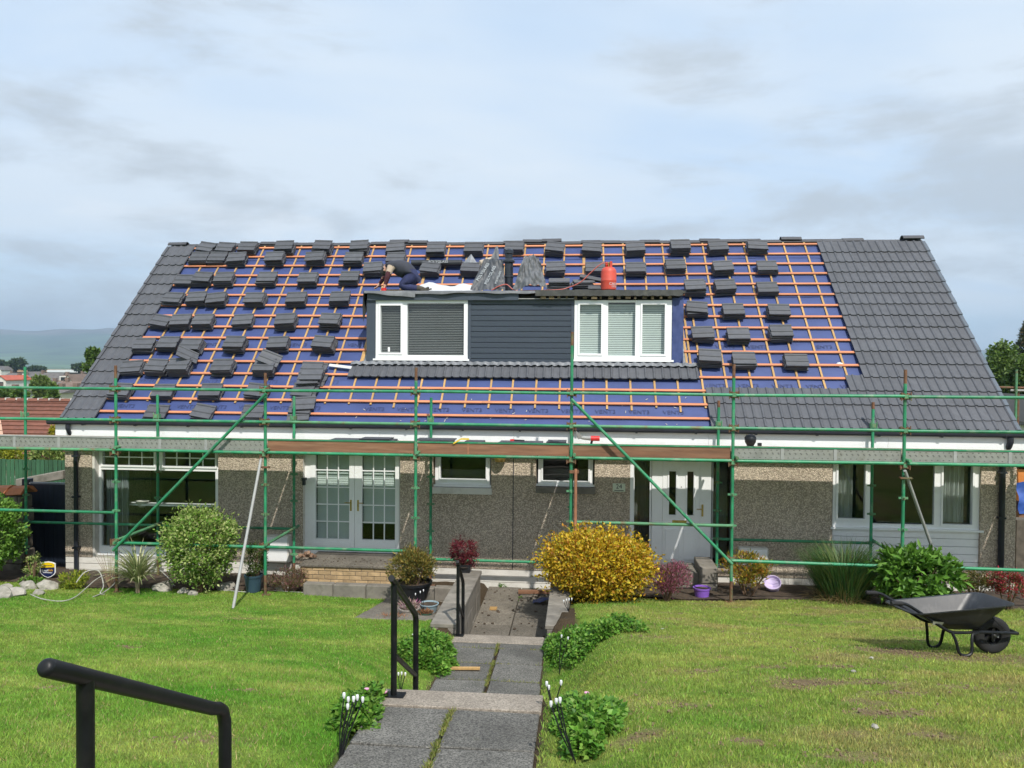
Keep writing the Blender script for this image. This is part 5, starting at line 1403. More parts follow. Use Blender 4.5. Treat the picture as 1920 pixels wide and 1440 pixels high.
def grass_patch(name, n_tot, region, label, hmul=1.0):
    x = rng.uniform(region[0], region[1], n_tot); y = rng.uniform(region[2], region[3], n_tot)
    # only what the view takes in, with a margin
    ang = np.abs(np.arctan2(x, y) + YAW); keep = (ang < R(37)) & is_lawn(x, y)
    bb = bare(x, y); keep &= rng.random(n_tot) > bb * 0.8
    x, y, bb = x[keep], y[keep], bb[keep]; n = len(x)
    z = gz_arr(x, y)
    a = rng.uniform(0, 2 * np.pi, n); h = rng.gamma(7, 0.0034, n) * hmul * (1 - 0.55 * bb) * (0.75 + 0.5 * np.clip(fbm(x, y, 2.2, 4.0), 0, 1))
    lean = rng.uniform(0.15, 0.9, n); la = a + rng.normal(0, 0.6, n)
    w = rng.uniform(0.0028, 0.0055, n) * (0.7 + y / 13)
    dx, dy = np.cos(a) * w, np.sin(a) * w
    V = np.empty((n, 3, 3))
    V[:, 0] = np.stack([x - dx, y - dy, z - 0.005], 1); V[:, 1] = np.stack([x + dx, y + dy, z - 0.005], 1)
    V[:, 2] = np.stack([x + np.cos(la) * h * lean, y + np.sin(la) * h * lean, z + h], 1)
    c = lawn_col(x, y); d_ = (rng.random(n) < (0.07 + 0.5 * bb))[:, None]
    c = np.where(d_, np.array([0.34, 0.29, 0.13]) * rng.uniform(0.6, 1.1, (n, 1)), c * rng.lognormal(0, 0.16, (n, 1)))
    c = c * np.array([1, 1, 1]) * (1 + rng.normal(0, 0.07, (n, 3)))
    cc = np.repeat(np.clip(c * 1.45, 0.003, 0.85), 3, axis=0)
    o = link_obj(name, np_mesh(name, V.reshape(-1, 3), np.arange(3 * n).reshape(-1, 3), M_grass, cc)); tag(o, label, 'grass', kind='stuff'); return o
grass_patch('grass', 420000, (-7.5, 5.0, 3.6, 7.4), 'mown grass of the near lawn')
grass_patch('grass', 600000, (-13, 9.5, 7.4, 13.3), 'mown grass of the far lawn')

# soil clods on the torn lawn
mb = MB(); r_ = random.Random(12)
def blob(mb, c, r, rr, flat=0.6):
    n1, n2 = 5, 4; V = [Vector((0, 0, -1))]; F = []
    for j in range(1, n2):
        t = -math.pi / 2 + math.pi * j / n2
        for i in range(n1): V.append(Vector((math.cos(t) * math.cos(6.283 * i / n1 + j), math.cos(t) * math.sin(6.283 * i / n1 + j), math.sin(t))))
    V.append(Vector((0, 0, 1)))
    V = [Vector(c) + Vector((v.x, v.y, v.z * flat)) * r * rr.uniform(0.6, 1.25) for v in V]
    for i in range(n1): F.append((0, 1 + (i + 1) % n1, 1 + i))
    for j in range(n2 - 2):
        for i in range(n1): a = 1 + j * n1; F.append((a + i, a + (i + 1) % n1, a + n1 + (i + 1) % n1, a + n1 + i))
    a = 1 + (n2 - 2) * n1
    for i in range(n1): F.append((a + i, a + (i + 1) % n1, len(V) - 1))
    mb.add(V, F)
for cx_, cy_, rx, ry, st in SPOTS:
    for k in range(int(38 * st * rx / 0.25) + 3):
        x = r_.gauss(cx_, rx * 0.7); y = r_.gauss(cy_, ry * 0.8); blob(mb, (x, y, gz(x, y) + 0.004), r_.uniform(0.004, 0.017), r_)
for k in range(420):
    x = r_.uniform(0.3, 7.5); y = r_.uniform(5.0, 12.2)
    if r_.random() < 0.75: blob(mb, (x, y, gz(x, y) + 0.012), r_.uniform(0.005, 0.016), r_)
o = mb.build('soil_clods', mat('lawn_earth', (0.165, 0.118, 0.070), 0.95, 0.4, 20, bmp=0.5)); tag(o, 'crumbs and clods of brown earth scattered over the torn right lawn', 'soil', kind='stuff')
for k, (a, b_) in enumerate(((1600, 1262), (1635, 1237), (1640, 1367), (1242, 1182))):
    p = on_ground(a, b_); mb = MB(); blob(mb, (0, 0, 0), 0.026, random.Random(k), 0.5); o = mb.build('pebble', M_stone); o.location = (p.x, p.y, p.z + 0.015)
    tag(o, ('pale pebble left of the wheelbarrow on the bare patch', 'pale stone chip on the grass left of the wheelbarrow legs', 'pale chip in the right foreground grass', 'pale pebble on the lawn beside the right path plant')[k], 'pebble')

# flower beds along the wall
def bed(x0, x1, y0, y1, label):
    nx_, ny_ = int((x1 - x0) / 0.12) + 1, 12; V = []; F = []
    for i in range(nx_ + 1):
        for j in range(ny_ + 1):
            x = x0 + (x1 - x0) * i / nx_; yy0 = y0 + 0.06 * math.sin(x * 2.3); y = yy0 + (y1 - yy0) * j / ny_
            V.append((x, y, gz(x, y) + 0.02 + 0.04 * math.sin(math.pi * j / ny_) + 0.02 * noise.noise(Vector((x * 5, y * 5, 0)))))
    for i in range(nx_):
        for j in range(ny_): F.append((i * (ny_ + 1) + j, (i + 1) * (ny_ + 1) + j, (i + 1) * (ny_ + 1) + j + 1, i * (ny_ + 1) + j + 1))
    o = MB().add(V, F).build('flower_bed', M_soil, smooth='all'); o['kind'] = 'structure'
bed(-12.5, -4.95, 13.02, WY + 0.04, ''); bed(0.15, 9.5, 12.9, WY + 0.04, '')

# path of aggregate slabs in three levels with flights of steps
path = MB().box(-1.45, -0.25, 1.0, 1.4, 2.2, 2.38).build('path', M_slab); tag(path, kind='structure')
def slab(x0, x1, y0, y1, m=M_slab, th=0.06, lift=0.0, name='slab', zf=None):
    zf = zf or (lambda y: float(interp(PP, y)))
    r = lambda: random.uniform(-0.006, 0.006)
    za, zb_2 = zf(y0) + lift, zf(y1) + lift
    j = [r() for k in range(4)]
    MB().hexa([(x0, y0, za - th), (x1, y0, za - th), (x1, y1, zb_2 - th), (x0, y1, zb_2 - th), (x0, y0, za + j[0]), (x1, y0, za + j[1]), (x1, y1, zb_2 + j[2]), (x0, y1, zb_2 + j[3])]).build(name, m, path, bevel=0.006)
for k in range(3):
    y1 = 5.215 - 0.6 * k
    if y1 < 3.7: break
    slab(-1.40, -0.872, y1 - 0.59, y1 - 0.004); slab(-0.845, -0.255, y1 - 0.59 + 0.01, y1 - 0.004)
slab(-1.43, -0.245, 5.225, 5.54, M_nosing, 0.09, 0.012, 'step_slab')
for k in range(5):          # flight behind the near level
    y0 = 5.56 + k * 0.33; z = 1.73 - (k + 1) * 0.172
    slab(-1.42, -0.30, y0, y0 + 0.325, M_nosing if k % 1 == 0 else M_slab, 0.17, 0, 'step_slab', zf=lambda y, z=z: z)
y = 7.28
while y < 9.85:
    c = float(path_c(y)); w_ = 0.6
    slab(c - 0.60, c - 0.025, y + 0.004, y + 0.59); slab(c + 0.02, c + 0.58, y + 0.012, y + 0.585); y += 0.6
c = -1.05
slab(c - 0.60, c + 0.60, 9.91, 10.26, M_nosing, 0.09, 0.006, 'step_slab')
for k in range(2):
    y0 = 10.27 + k * 0.34; z = 0.5 - (k + 1) * 0.167; slab(c - 0.60, c + 0.60, y0, y0 + 0.335, M_nosing, 0.16, 0, 'step_slab', zf=lambda y, z=z: z)
for i, y in enumerate(np.arange(10.96, 14.2, 0.62)):
    for x0 in (c - 0.62, c + 0.0):
        slab(x0 + 0.006, x0 + 0.612, y + 0.004, min(y + 0.612, 14.3), M_paver, 0.05, 0.0, 'slab', zf=lambda y: 0.0)
for k in range(6):          # steps at the camera's feet
    y0 = 1.75 + k * 0.31; z = 2.40 - k * 0.10; slab(-1.42, -0.25, y0, y0 + 0.305, M_nosing, 0.12, 0, 'step_slab', zf=lambda y, z=z: z)
# grass and moss growing in the joints
n = 3600; t = rng.random(n)
yy = np.where(t < 0.55, rng.uniform(3.9, 5.2, n), rng.uniform(7.3, 9.9, n)); cxj = np.where(yy < 6, -0.855, path_c(yy) - 0.003)
xx = cxj + rng.normal(0, 0.010, n)
cross = rng.random(n) < 0.3; jy = rng.choice([7.28, 7.88, 8.48, 9.08, 9.68], n) + rng.normal(0, 0.012, n)
xx = np.where(cross, path_c(jy) + rng.uniform(-0.58, 0.58, n), xx); yy = np.where(cross, jy, yy)
clump = fbm(xx * 2, yy * 3, 2.0, 3.0) > -0.25; xx, yy = xx[clump], yy[clump]; n = len(xx)
zz_ = interp(PP, yy); a = rng.uniform(0, 6.28, n); h = rng.gamma(3, 0.006, n)
P = np.stack([xx, yy, zz_ - 0.01], 1); D = np.stack([np.cos(a) * 0.8, np.sin(a) * 0.8, np.full(n, 1.0)], 1)
o = link_obj('joint_grass', leaves_mesh('joint_grass', P, D, rand_unit(n), h + 0.01, 0.006, palette(n, [(0.20, 0.24, 0.05), (0.33, 0.29, 0.10), (0.14, 0.20, 0.03)]), M_leaf)); tag(o, 'grass and moss growing in the joints of the path', 'grass', kind='stuff')

# low block walls beside the lowest steps
def block_wall(x0, x1, y0, y1, ztop, label, cap=True):
    t = thing('low_wall', label, 'wall', ((x0 + x1) / 2, (y0 + y1) / 2, 0.0))
    nb_ = max(1, int(round((y1 - y0) / 0.44))); nr = 3; h = (ztop + 0.25 - 0.06) / nr
    for r in range(nr):
        for k in range(nb_):
            a = y0 + (y1 - y0) * k / nb_; b2 = y0 + (y1 - y0) * (k + 1) / nb_
            MB().box(x0 + random.uniform(0, 0.008), x1 - random.uniform(0, 0.008), a + 0.005, b2 - 0.005, -0.25 + r * h + 0.003, -0.25 + (r + 1) * h - 0.003).build('block', M_oldstone, t, bevel=0.006)
    for k in range(nb_):
        a = y0 + (y1 - y0) * k / nb_; b2 = y0 + (y1 - y0) * (k + 1) / nb_
        MB().box(x0 - 0.02, x1 + 0.02, a + 0.003, b2 - 0.003, ztop - 0.06, ztop).build('coping', M_oldstone, t, bevel=0.008)
block_wall(-1.98, -1.67, 10.30, 13.10, 0.62, 'low weathered block wall left of the lowest path steps')
block_wall(-0.425, -0.15, 10.45, 13.2, 0.60, 'low weathered block wall right of the lowest path under the golden bush')
# paved corner left of the wall
patio = MB().box(-3.25, -2.02, 10.98, 12.8, 0.0, 0.17).build('patio', M_paver); tag(patio, kind='structure')
for i in range(2):
    for j in range(3):
        x0 = -3.26 + i * 0.62; y0 = 10.97 + j * 0.61; z = gz(-3.4, y0 + 0.3) + 0.012
        MB().hexa([(x0 + 0.005, y0 + 0.005, z - 0.3), (x0 + 0.61, y0 + 0.005, z - 0.3), (x0 + 0.61, y0 + 0.60, z - 0.3), (x0 + 0.005, y0 + 0.60, z - 0.3), (x0 + 0.005, y0 + 0.005, z + 0.045), (x0 + 0.61, y0 + 0.005, z + 0.045), (x0 + 0.61, y0 + 0.60, z - 0.045), (x0 + 0.005, y0 + 0.60, z - 0.045)]).build('slab', M_paver, patio, bevel=0.005)
# concrete kerb and brick steps at the french doors
kb = thing('kerb', 'weathered concrete kerb in front of the brick steps', 'kerb', (-3.3, 12.95, 0.1))
xk = -4.72
while xk < -2.05:
    l = random.uniform(0.5, 0.75); e = min(xk + l, -2.02)
    MB().box(xk + 0.004, e - 0.004, 12.86, 13.02, -0.1, 0.36 + random.uniform(-0.01, 0.01)).build('kerb_stone', M_oldstone, kb, bevel=0.012); xk = e
SY = 13.42; sx0_, sx1_ = gx(563, SY, 1075), gx(752, SY, 1075)
st = thing('brick_step', 'step of yellow bricks below the french doors', 'step', ((sx0_ + sx1_) / 2, SY, 0.0))
ztp = Z_at(650, 1061, SY)
MB().box(sx0_ + 0.01, sx1_ - 0.01, SY + 0.012, WY + 0.10, -0.2, ztp - 0.032).build('step_core', M_mortar, st)
for r in range(5):
    z1 = ztp - 0.03 - r * 0.077; x = sx0_ - (0.115 if r % 2 else 0.0)
    while x < sx1_ - 0.02:
        a, b2 = max(x, sx0_), min(x + 0.215, sx1_)
        if b2 - a > 0.03: MB().box(a, b2, SY + random.uniform(-0.002, 0.003), SY + 0.1, z1 - 0.066, z1).build('brick', M_brick, st, bevel=0.003)
        x += 0.226
x = sx0_ - 0.02
while x < sx1_:
    e = min(x + 0.45, sx1_ + 0.02); MB().box(x + 0.003, e - 0.003, SY - 0.03, SY + 0.28, ztp - 0.028, ztp + 0.012).build('tread_tile', M_paver, st, bevel=0.004); x = e
MB().box(sx0_, sx1_, SY + 0.281, WY + 0.09, ztp - 0.03, ztp + 0.008).build('tread', M_paver, st)
# stone step at the front door
sd = thing('door_step', 'grey stone block step below the white front door', 'step', (2.0, 13.7, 0.0))
for x0p, x1p, yt, Yf, dp in ((1258, 1312, 1072, 13.62, 0.7), (1313, 1347, 1064, 13.45, 0.8)):
    x0, x1 = gx(x0p, Yf, 1080), gx(x1p, Yf, 1080); zt_ = Z_at(x0p, yt, Yf)
    for k in range(3):
        h = (zt_ + 0.15) / 3; MB().box(x0 + 0.004, x1 - 0.004, Yf + random.uniform(0, 0.02), Yf + dp, -0.15 + k * h + 0.003, -0.15 + (k + 1) * h - 0.003).build('block', M_oldstone, sd, bevel=0.012)
# debris on the lowest path, plank on the middle path
p = atz(867, 1257, float(interp(PP, 8.7)))
o = MB().bar((p.x - 0.19, p.y - 0.0, float(interp(PP, 8.75)) + 0.022), (p.x + 0.2, p.y + 0.03, float(interp(PP, 8.75)) + 0.024), 0.05, 0.02).build('plank', M_counter); tag(o, 'short pale plank lying across the middle path', 'plank')
p = atz(1000, 1102, 0.0)
o = MB().bar((p.x - 0.25, 13.9, 0.04), (p.x + 0.45, 13.95, 0.045), 0.09, 0.05).build('plank', M_woodboard); tag(o, 'brown board lying against the plinth at the end of the path', 'plank')
V = []; F = []; c0 = atz(1025, 1127, 0.05)
for i in range(9):
    for j in range(4): V.append((c0.x - 0.24 + 0.06 * i, c0.y - 0.1 + 0.08 * j, 0.03 + 0.03 * i * (0.5 + 0.2 * math.sin(j * 2)) + 0.015 * math.sin(i * 2 + j)))
for i in range(8):
    for j in range(3): F.append((i * 4 + j, (i + 1) * 4 + j, (i + 1) * 4 + j + 1, i * 4 + j + 1))
o = MB().add(V, F).build('membrane_scrap', M_underlay, smooth='all'); tag(o, 'crumpled scrap of blue underlay at the right of the lowest path', 'scrap')
p = atz(925, 1143, 0.0); o = MB().box(p.x - 0.06, p.x + 0.06, p.y - 0.06, p.y + 0.07, 0.008, 0.03).build('timber_offcut', M_counter); tag(o, 'small square timber offcut on the lowest path', 'offcut')
mb = MB(); r_ = random.Random(9)
for k in range(90): x = r_.uniform(-1.66, -0.45); y = r_.choice([r_.uniform(11.6, 14.1), r_.uniform(13.4, 14.2)]); blob(mb, (x, y, 0.012), r_.uniform(0.006, 0.03), r_, 0.4)
for k in range(40): x = r_.uniform(sx0_, sx1_); y = r_.uniform(SY, SY + 0.5); blob(mb, (x, y, ztp + 0.018), r_.uniform(0.006, 0.02), r_, 0.4)
o = mb.build('rubble', M_soil); tag(o, 'crumbs of dirt and broken tile on the lowest path and step', 'rubble', kind='stuff')
p = at(577, 1040, 13.75)
mb = MB(); r_ = random.Random(2)
for k in range(14): blob(mb, (p.x + r_.uniform(-0.12, 0.12), 13.75 + r_.uniform(-0.08, 0.08), ztp + 0.05 + r_.uniform(0, 0.1)), 0.05, r_, 0.6)
o = mb.build('doormat_bundle', mat('brown_sacking', (0.24, 0.15, 0.10), 0.95, 0.3, 10)); tag(o, 'crumpled brown sacking on the left end of the brick step', 'sacking')

# ================================================================== handrails
def rail(name, pts, r, posts, label, mids=(), plate=()):
    t = thing(name, label, 'handrail', (posts[0][0][0], posts[0][0][1], posts[0][0][2]), 'black tube handrails beside the path')
    MB().tube(pts, r, 14).build('rail', M_black, t, smooth=True)
    for a, b2 in posts: MB().tube([a, b2], r * 0.94, 14).build('post', M_black, t, smooth=True)
    for a, b2 in mids: MB().tube([a, b2], r * 0.8, 12).build('mid_rail', M_black, t, smooth=True)
    for q in plate: MB().box(q[0] - 0.08, q[0] + 0.08, q[1] - 0.05, q[1] + 0.05, q[2], q[2] + 0.012).build('base_plate', M_black, t)
RX = -1.42
def railpt(px, py, X=RX):
    d = ray(px, py); return CAMP + d * (X / d.x)
a = railpt(88, 1252); b2 = railpt(405, 1330); dr = (b2 - a).normalized()
e1 = b2 - dr * 0.03; bend = [e1, b2 + Vector((0, 0.018, -0.004)), b2 + Vector((0, 0.055, -0.03)), b2 + Vector((0, 0.075, -0.08)), b2 + Vector((0, 0.078, -0.14)), Vector((RX, b2.y + 0.078, gz(RX - 0.2, b2.y) - 0.1))]
pn = railpt(160, 1285)
cap_ = [a - dr * 0.012, a - dr * 0.004]
t = thing('handrail', 'black tube handrail cut by the bottom edge, left foreground', 'handrail', (RX, pn.y, gz(RX - 0.2, pn.y)), 'black tube handrails beside the path')
MB().tube([a - dr * 0.016, a - dr * 0.012, a - dr * 0.004, a] + [a.lerp(e1, k / 4) for k in (1, 2, 3)] + bend, [0.012, 0.020, 0.0245] + [0.0255] * (4 + len(bend)), 20).build('rail', M_black, t, smooth=True)
MB().tube([(RX, pn.y, gz(RX - 0.2, pn.y) - 0.1), (RX, pn.y, (a + dr * ((pn.y - a.y) / dr.y)).z - 0.005)], 0.0245, 14).build('post', M_black, t, smooth=True)
X2 = -1.31
n0 = railpt(739, 1092, X2); f0_ = railpt(779, 1152, X2); ext = (n0 - f0_).normalized()
g1 = 1.742; g2 = 1.73 - 2 * 0.172
rail('handrail', [n0 + ext * 0.10, n0, n0.lerp(f0_, 0.5), f0_ - (f0_ - n0).normalized() * 0.03, f0_ + Vector((0, 0.012, -0.03)), f0_ + Vector((0, 0.018, -0.10)), Vector((X2, f0_.y + 0.018, g2))], 0.0235, [((X2, n0.y, g1), (X2, n0.y, n0.z))],
     'black tube handrail standing on the beige step in the middle of the path', mids=[((X2, n0.y, n0.z - 0.52), (X2, f0_.y + 0.01, f0_.z - 0.50))], plate=[(X2, n0.y, g1)])
X3 = -1.60
n0 = railpt(859, 1058, X3); f0_ = railpt(868, 1090, X3); ext = (n0 - f0_).normalized()
rail('handrail', [n0 + ext * 0.08, n0, n0.lerp(f0_, 0.5), f0_ + ext * 0.03, f0_ + Vector((0, 0.012, -0.03)), f0_ + Vector((0, 0.018, -0.10)), Vector((X3, f0_.y + 0.018, 0.3))], 0.0235, [((X3, n0.y, 0.51), (X3, n0.y, n0.z))],
     'farthest black tube handrail at the steps by the block wall', mids=[((X3, n0.y, n0.z - 0.52), (X3, f0_.y + 0.01, f0_.z - 0.50))], plate=[(X3, n0.y, 0.508)])

# ================================================================== plants
def crown_pts(n, c, rx, ry, rz, bumps=5, rough=0.16, shell=0.25, flat=0.0, seed=0):
    d = rand_unit(n); r_ = np.random.default_rng(seed + 5)
    k = np.ones(n)
    for q in range(bumps * 3):
        v = unit(r_.normal(size=(1, 3)))[0]; k += rough * np.clip((d @ v - 0.55) / 0.45, 0, 1) * r_.uniform(-0.5, 1)
    k = k / np.percentile(k, 90)
    rad = (shell + (1 - shell) * rng.random(n) ** 0.45) * k
    p = d * rad[:, None]
    if flat: p[:, 2] = np.where(p[:, 2] < -flat, -flat + (p[:, 2] + flat) * 0.25, p[:, 2])
    return np.array(c) + p * np.array([rx, ry, rz]), d
def shrub(name, label, cat, box_px, Y, n, L, W, cols, ry=None, up=0.3, jit=0.16, group=None, stems=7, pot=None, bumps=5, rough=0.16, droop=0.0, fold=0.25, base=None, shell=0.3, w=None, flat=0.0, clump=0.26):
    x0, x1, yt, yb = box_px
    a = at(x0, (yt + yb) / 2, Y).x; b2 = at(x1, (yt + yb) / 2, Y).x; zt_ = Z_at((x0 + x1) / 2, yt, Y); zb2 = Z_at((x0 + x1) / 2, yb, Y)
    cx_ = (a + b2) / 2; rx = (b2 - a) / 2; rz = (zt_ - zb2) / 2; ry = ry if ry else rx * 0.9
    g = gz(cx_, Y) if base is None else base
    t = thing(name, label, cat, (cx_, Y, g), group)
    c = (cx_, Y, (zt_ + zb2) / 2)
    nc_ = max(14, n // 42); cc_ = np.array(c)
    Q, _q = crown_pts(nc_, c, rx * 0.90, ry * 0.90, rz * 0.90, bumps, rough, max(shell, 0.5), flat, seed=int(x0 + yt))
    which = rng.integers(nc_, size=n); sg_ = np.array([rx, ry, rz]) * 0.5 * (rx * ry * rz) ** (1 / 3) / np.array([rx, ry, rz]) * clump
    size_ = rng.uniform(0.55, 1.35, nc_)[which][:, None]
    P = Q[which] + rng.normal(size=(n, 3)) * sg_ * size_ + np.array([0, 0, 0.2]) * np.abs(rng.normal(size=(n, 1))) * sg_ * size_
    lim = np.linalg.norm((P - cc_) / (np.array([rx, ry, rz]) * 1.10), axis=1); P = np.where((lim > 1)[:, None], cc_ + (P - cc_) / lim[:, None], P)
    d = unit((P - cc_) / np.array([rx, ry, rz]))
    P[:, 2] = np.maximum(P[:, 2], gz_arr(P[:, 0], P[:, 1]) + 0.01 if base is None else base)
    D = d * 0.7 + rand_unit(n) * 0.8 + np.array([0, 0, up]) - np.array([0, 0, droop])
    N = rand_unit(n) + d * 0.9 + np.array([0, 0, 0.5])
    Ls = L * rng.uniform(0.65, 1.25, n); Ws = W * rng.uniform(0.7, 1.2, n)
    me = leaves_mesh('crown', P, D, N, Ls, Ws, palette(n, cols, jit, w), M_leaf, fold)
    link_obj('crown', me, t)
    mb = MB(); r_ = random.Random(int(x0))
    for k in range(stems):
        dx, dy, dz = r_.uniform(-0.7, 0.7) * rx, r_.uniform(-0.7, 0.7) * ry, r_.uniform(0.0, 0.75) * rz
        s0 = Vector((cx_ + dx * 0.12, Y + dy * 0.12, g)); e = Vector((c[0] + dx, c[1] + dy, c[2] + dz))
        m_ = s0.lerp(e, 0.5) + Vector((0, 0, 0.1 * rz)); mb.tube([s0, m_, e], [0.016, 0.010, 0.003], 5)
    mb.build('stems', M_twig, t)
    return t
def pot(t, x0p, x1p, yt, yb, Y, m, taper=0.78, square=False, rim=True, soil=True):
    a, b2 = at(x0p, yt, Y).x, at(x1p, yt, Y).x; r = (b2 - a) / 2; zt_ = Z_at((x0p + x1p) / 2, yt, Y); zb2 = Z_at((x0p + x1p) / 2, yb, Y); c = ((a + b2) / 2, Y, zb2); h = zt_ - zb2
    n = 4 if square else 22
    pr_ = [(r * taper, 0), (r * 0.97, h * 0.86)] + ([(r * 1.03, h * 0.87), (r * 1.05, h)] if rim else [(r, h)]) + [(r * 0.93, h), (r * 0.90, h * 0.85), (0.0, h * 0.84)]
    mb = MB(); mb.lathe(pr_, c, n)
    if square:
        mb.v = [((v[0] - c[0]) * 0.71 - (v[1] - c[1]) * 0.71 + c[0], (v[0] - c[0]) * 0.71 + (v[1] - c[1]) * 0.71 + c[1], v[2]) for v in mb.v]
    mb.build('pot', m, t, smooth=not square)
    if soil: MB().lathe([(0.0, h * 0.88), (r * 0.9, h * 0.87)], c, 16).build('compost', M_soil, t)
G1 = [(0.10, 0.22, 0.03), (0.16, 0.30, 0.05), (0.06, 0.15, 0.02)]
VAR = [(0.34, 0.38, 0.13), (0.20, 0.30, 0.06), (0.42, 0.44, 0.20), (0.12, 0.24, 0.035)]
shrub('laurel_shrub', 'glossy green shrub cut by the left edge of the picture', 'shrub', (-75, 50, 922, 1075), 13.1, 6500, 0.080, 0.045, [(0.16, 0.31, 0.045), (0.22, 0.38, 0.07), (0.10, 0.22, 0.03)], stems=9, clump=0.18)
shrub('globe_shrub', 'round variegated pale green shrub left of the raking pole', 'shrub', (294, 452, 936, 1106), 12.75, 12000, 0.062, 0.034, [(0.36, 0.44, 0.13), (0.20, 0.34, 0.05), (0.44, 0.48, 0.20), (0.14, 0.30, 0.035)], stems=12, rough=0.14, shell=0.5, clump=0.17)
shrub('edge_shrub', 'small variegated shrub at the foot of the navy gate', 'shrub', (46, 78, 1036, 1088), 13.2, 500, 0.05, 0.028, VAR, shell=0.1)
shrub('golden_shrub', 'low yellow green shrub among the rocks left of the spiky plant', 'shrub', (107, 166, 1074, 1110), 12.85, 1300, 0.055, 0.022, [(0.44, 0.46, 0.05), (0.28, 0.36, 0.04), (0.16, 0.24, 0.03)], up=0.7)
t = shrub('box_plant', 'small dark green shrub in a blue pot right of the raking pole', 'potted plant', (456, 502, 1016, 1082), 12.9, 2400, 0.034, 0.018, [(0.09, 0.15, 0.03), (0.15, 0.19, 0.05), (0.05, 0.09, 0.02)], base=0.16)
pot(t, 459, 491, 1077, 1108, 12.9, mat('blue_pot', (0.035, 0.07, 0.10), 0.4, 0.1))
shrub('heather', 'low pinkish heather left of the brick step', 'heather', (500, 580, 1064, 1102), 13.1, 2600, 0.045, 0.010, [(0.24, 0.09, 0.10), (0.16, 0.14, 0.05), (0.10, 0.14, 0.03), (0.30, 0.15, 0.15)], up=0.8)
t = shrub('golden_pot_shrub', 'olive gold shrub in a wide black pot by the handrail', 'potted plant', (728, 823, 1025, 1095), 12.25, 4200, 0.060, 0.018, [(0.24, 0.19, 0.04), (0.16, 0.17, 0.04), (0.36, 0.25, 0.06), (0.10, 0.12, 0.03)], base=0.45, up=0.6, stems=16, rough=0.3, bumps=8)
pot(t, 745, 809, 1090, 1122, 12.25, M_blackplastic, 0.72)
t = shrub('red_maple', 'dark red leaved small maple in a tall black pot on the block wall', 'potted plant', (834, 907, 1008, 1062), 13.0, 1700, 0.062, 0.016, [(0.15, 0.018, 0.030), (0.24, 0.035, 0.045), (0.08, 0.012, 0.02)], base=0.66, up=0.0, droop=0.3, rough=0.5, bumps=9, shell=0.1)
pot(t, 853, 889, 1056, 1094, 13.0, M_blackplastic, 0.7, square=True, rim=False)
shrub('golden_bush', 'big orange gold bush right of the path', 'bush', (990, 1243, 990, 1136), 12.35, 22000, 0.062, 0.036, [(0.66, 0.46, 0.02), (0.52, 0.33, 0.02), (0.72, 0.55, 0.05), (0.34, 0.33, 0.03), (0.42, 0.17, 0.02)], up=0.2, stems=18, rough=0.22, bumps=9, ry=0.85, shell=0.15, flat=0.55)
shrub('pink_heather', 'pink flowering heather right of the big golden bush', 'heather', (1208, 1294, 1050, 1122), 12.55, 4200, 0.05, 0.012, [(0.36, 0.10, 0.17), (0.46, 0.17, 0.24), (0.20, 0.06, 0.09), (0.12, 0.12, 0.05)], up=1.0, rough=0.3, bumps=8)
shrub('orange_tipped_shrub', 'yellow shrub with orange tips left of the lilac pot', 'shrub', (1348, 1458, 1038, 1106), 13.2, 2600, 0.065, 0.022, [(0.50, 0.40, 0.04), (0.50, 0.20, 0.04), (0.22, 0.26, 0.04), (0.14, 0.16, 0.03)], up=0.7, rough=0.4, bumps=8, shell=0.1)
shrub('leafy_perennial', 'lush broad leaved green plant behind the wheelbarrow', 'plant', (1638, 1792, 1030, 1132), 12.55, 2600, 0.15, 0.075, [(0.11, 0.25, 0.03), (0.17, 0.34, 0.05), (0.07, 0.17, 0.02)], up=0.2, rough=0.2, shell=0.5, droop=0.1)
shrub('olive_shrub', 'low olive shrub left of the red flowers at the right edge', 'shrub', (1790, 1872, 1070, 1112), 13.1, 1300, 0.05, 0.02, [(0.15, 0.15, 0.04), (0.20, 0.14, 0.05), (0.09, 0.12, 0.03)], rough=0.4)
shrub('red_azalea', 'red flowering low shrub at the right edge below the downpipe', 'shrub', (1845, 1935, 1066, 1114), 12.9, 1800, 0.045, 0.022, [(0.48, 0.03, 0.06), (0.38, 0.05, 0.07), (0.12, 0.15, 0.04), (0.16, 0.11, 0.05)], rough=0.4, w=[0.3, 0.2, 0.3, 0.2])
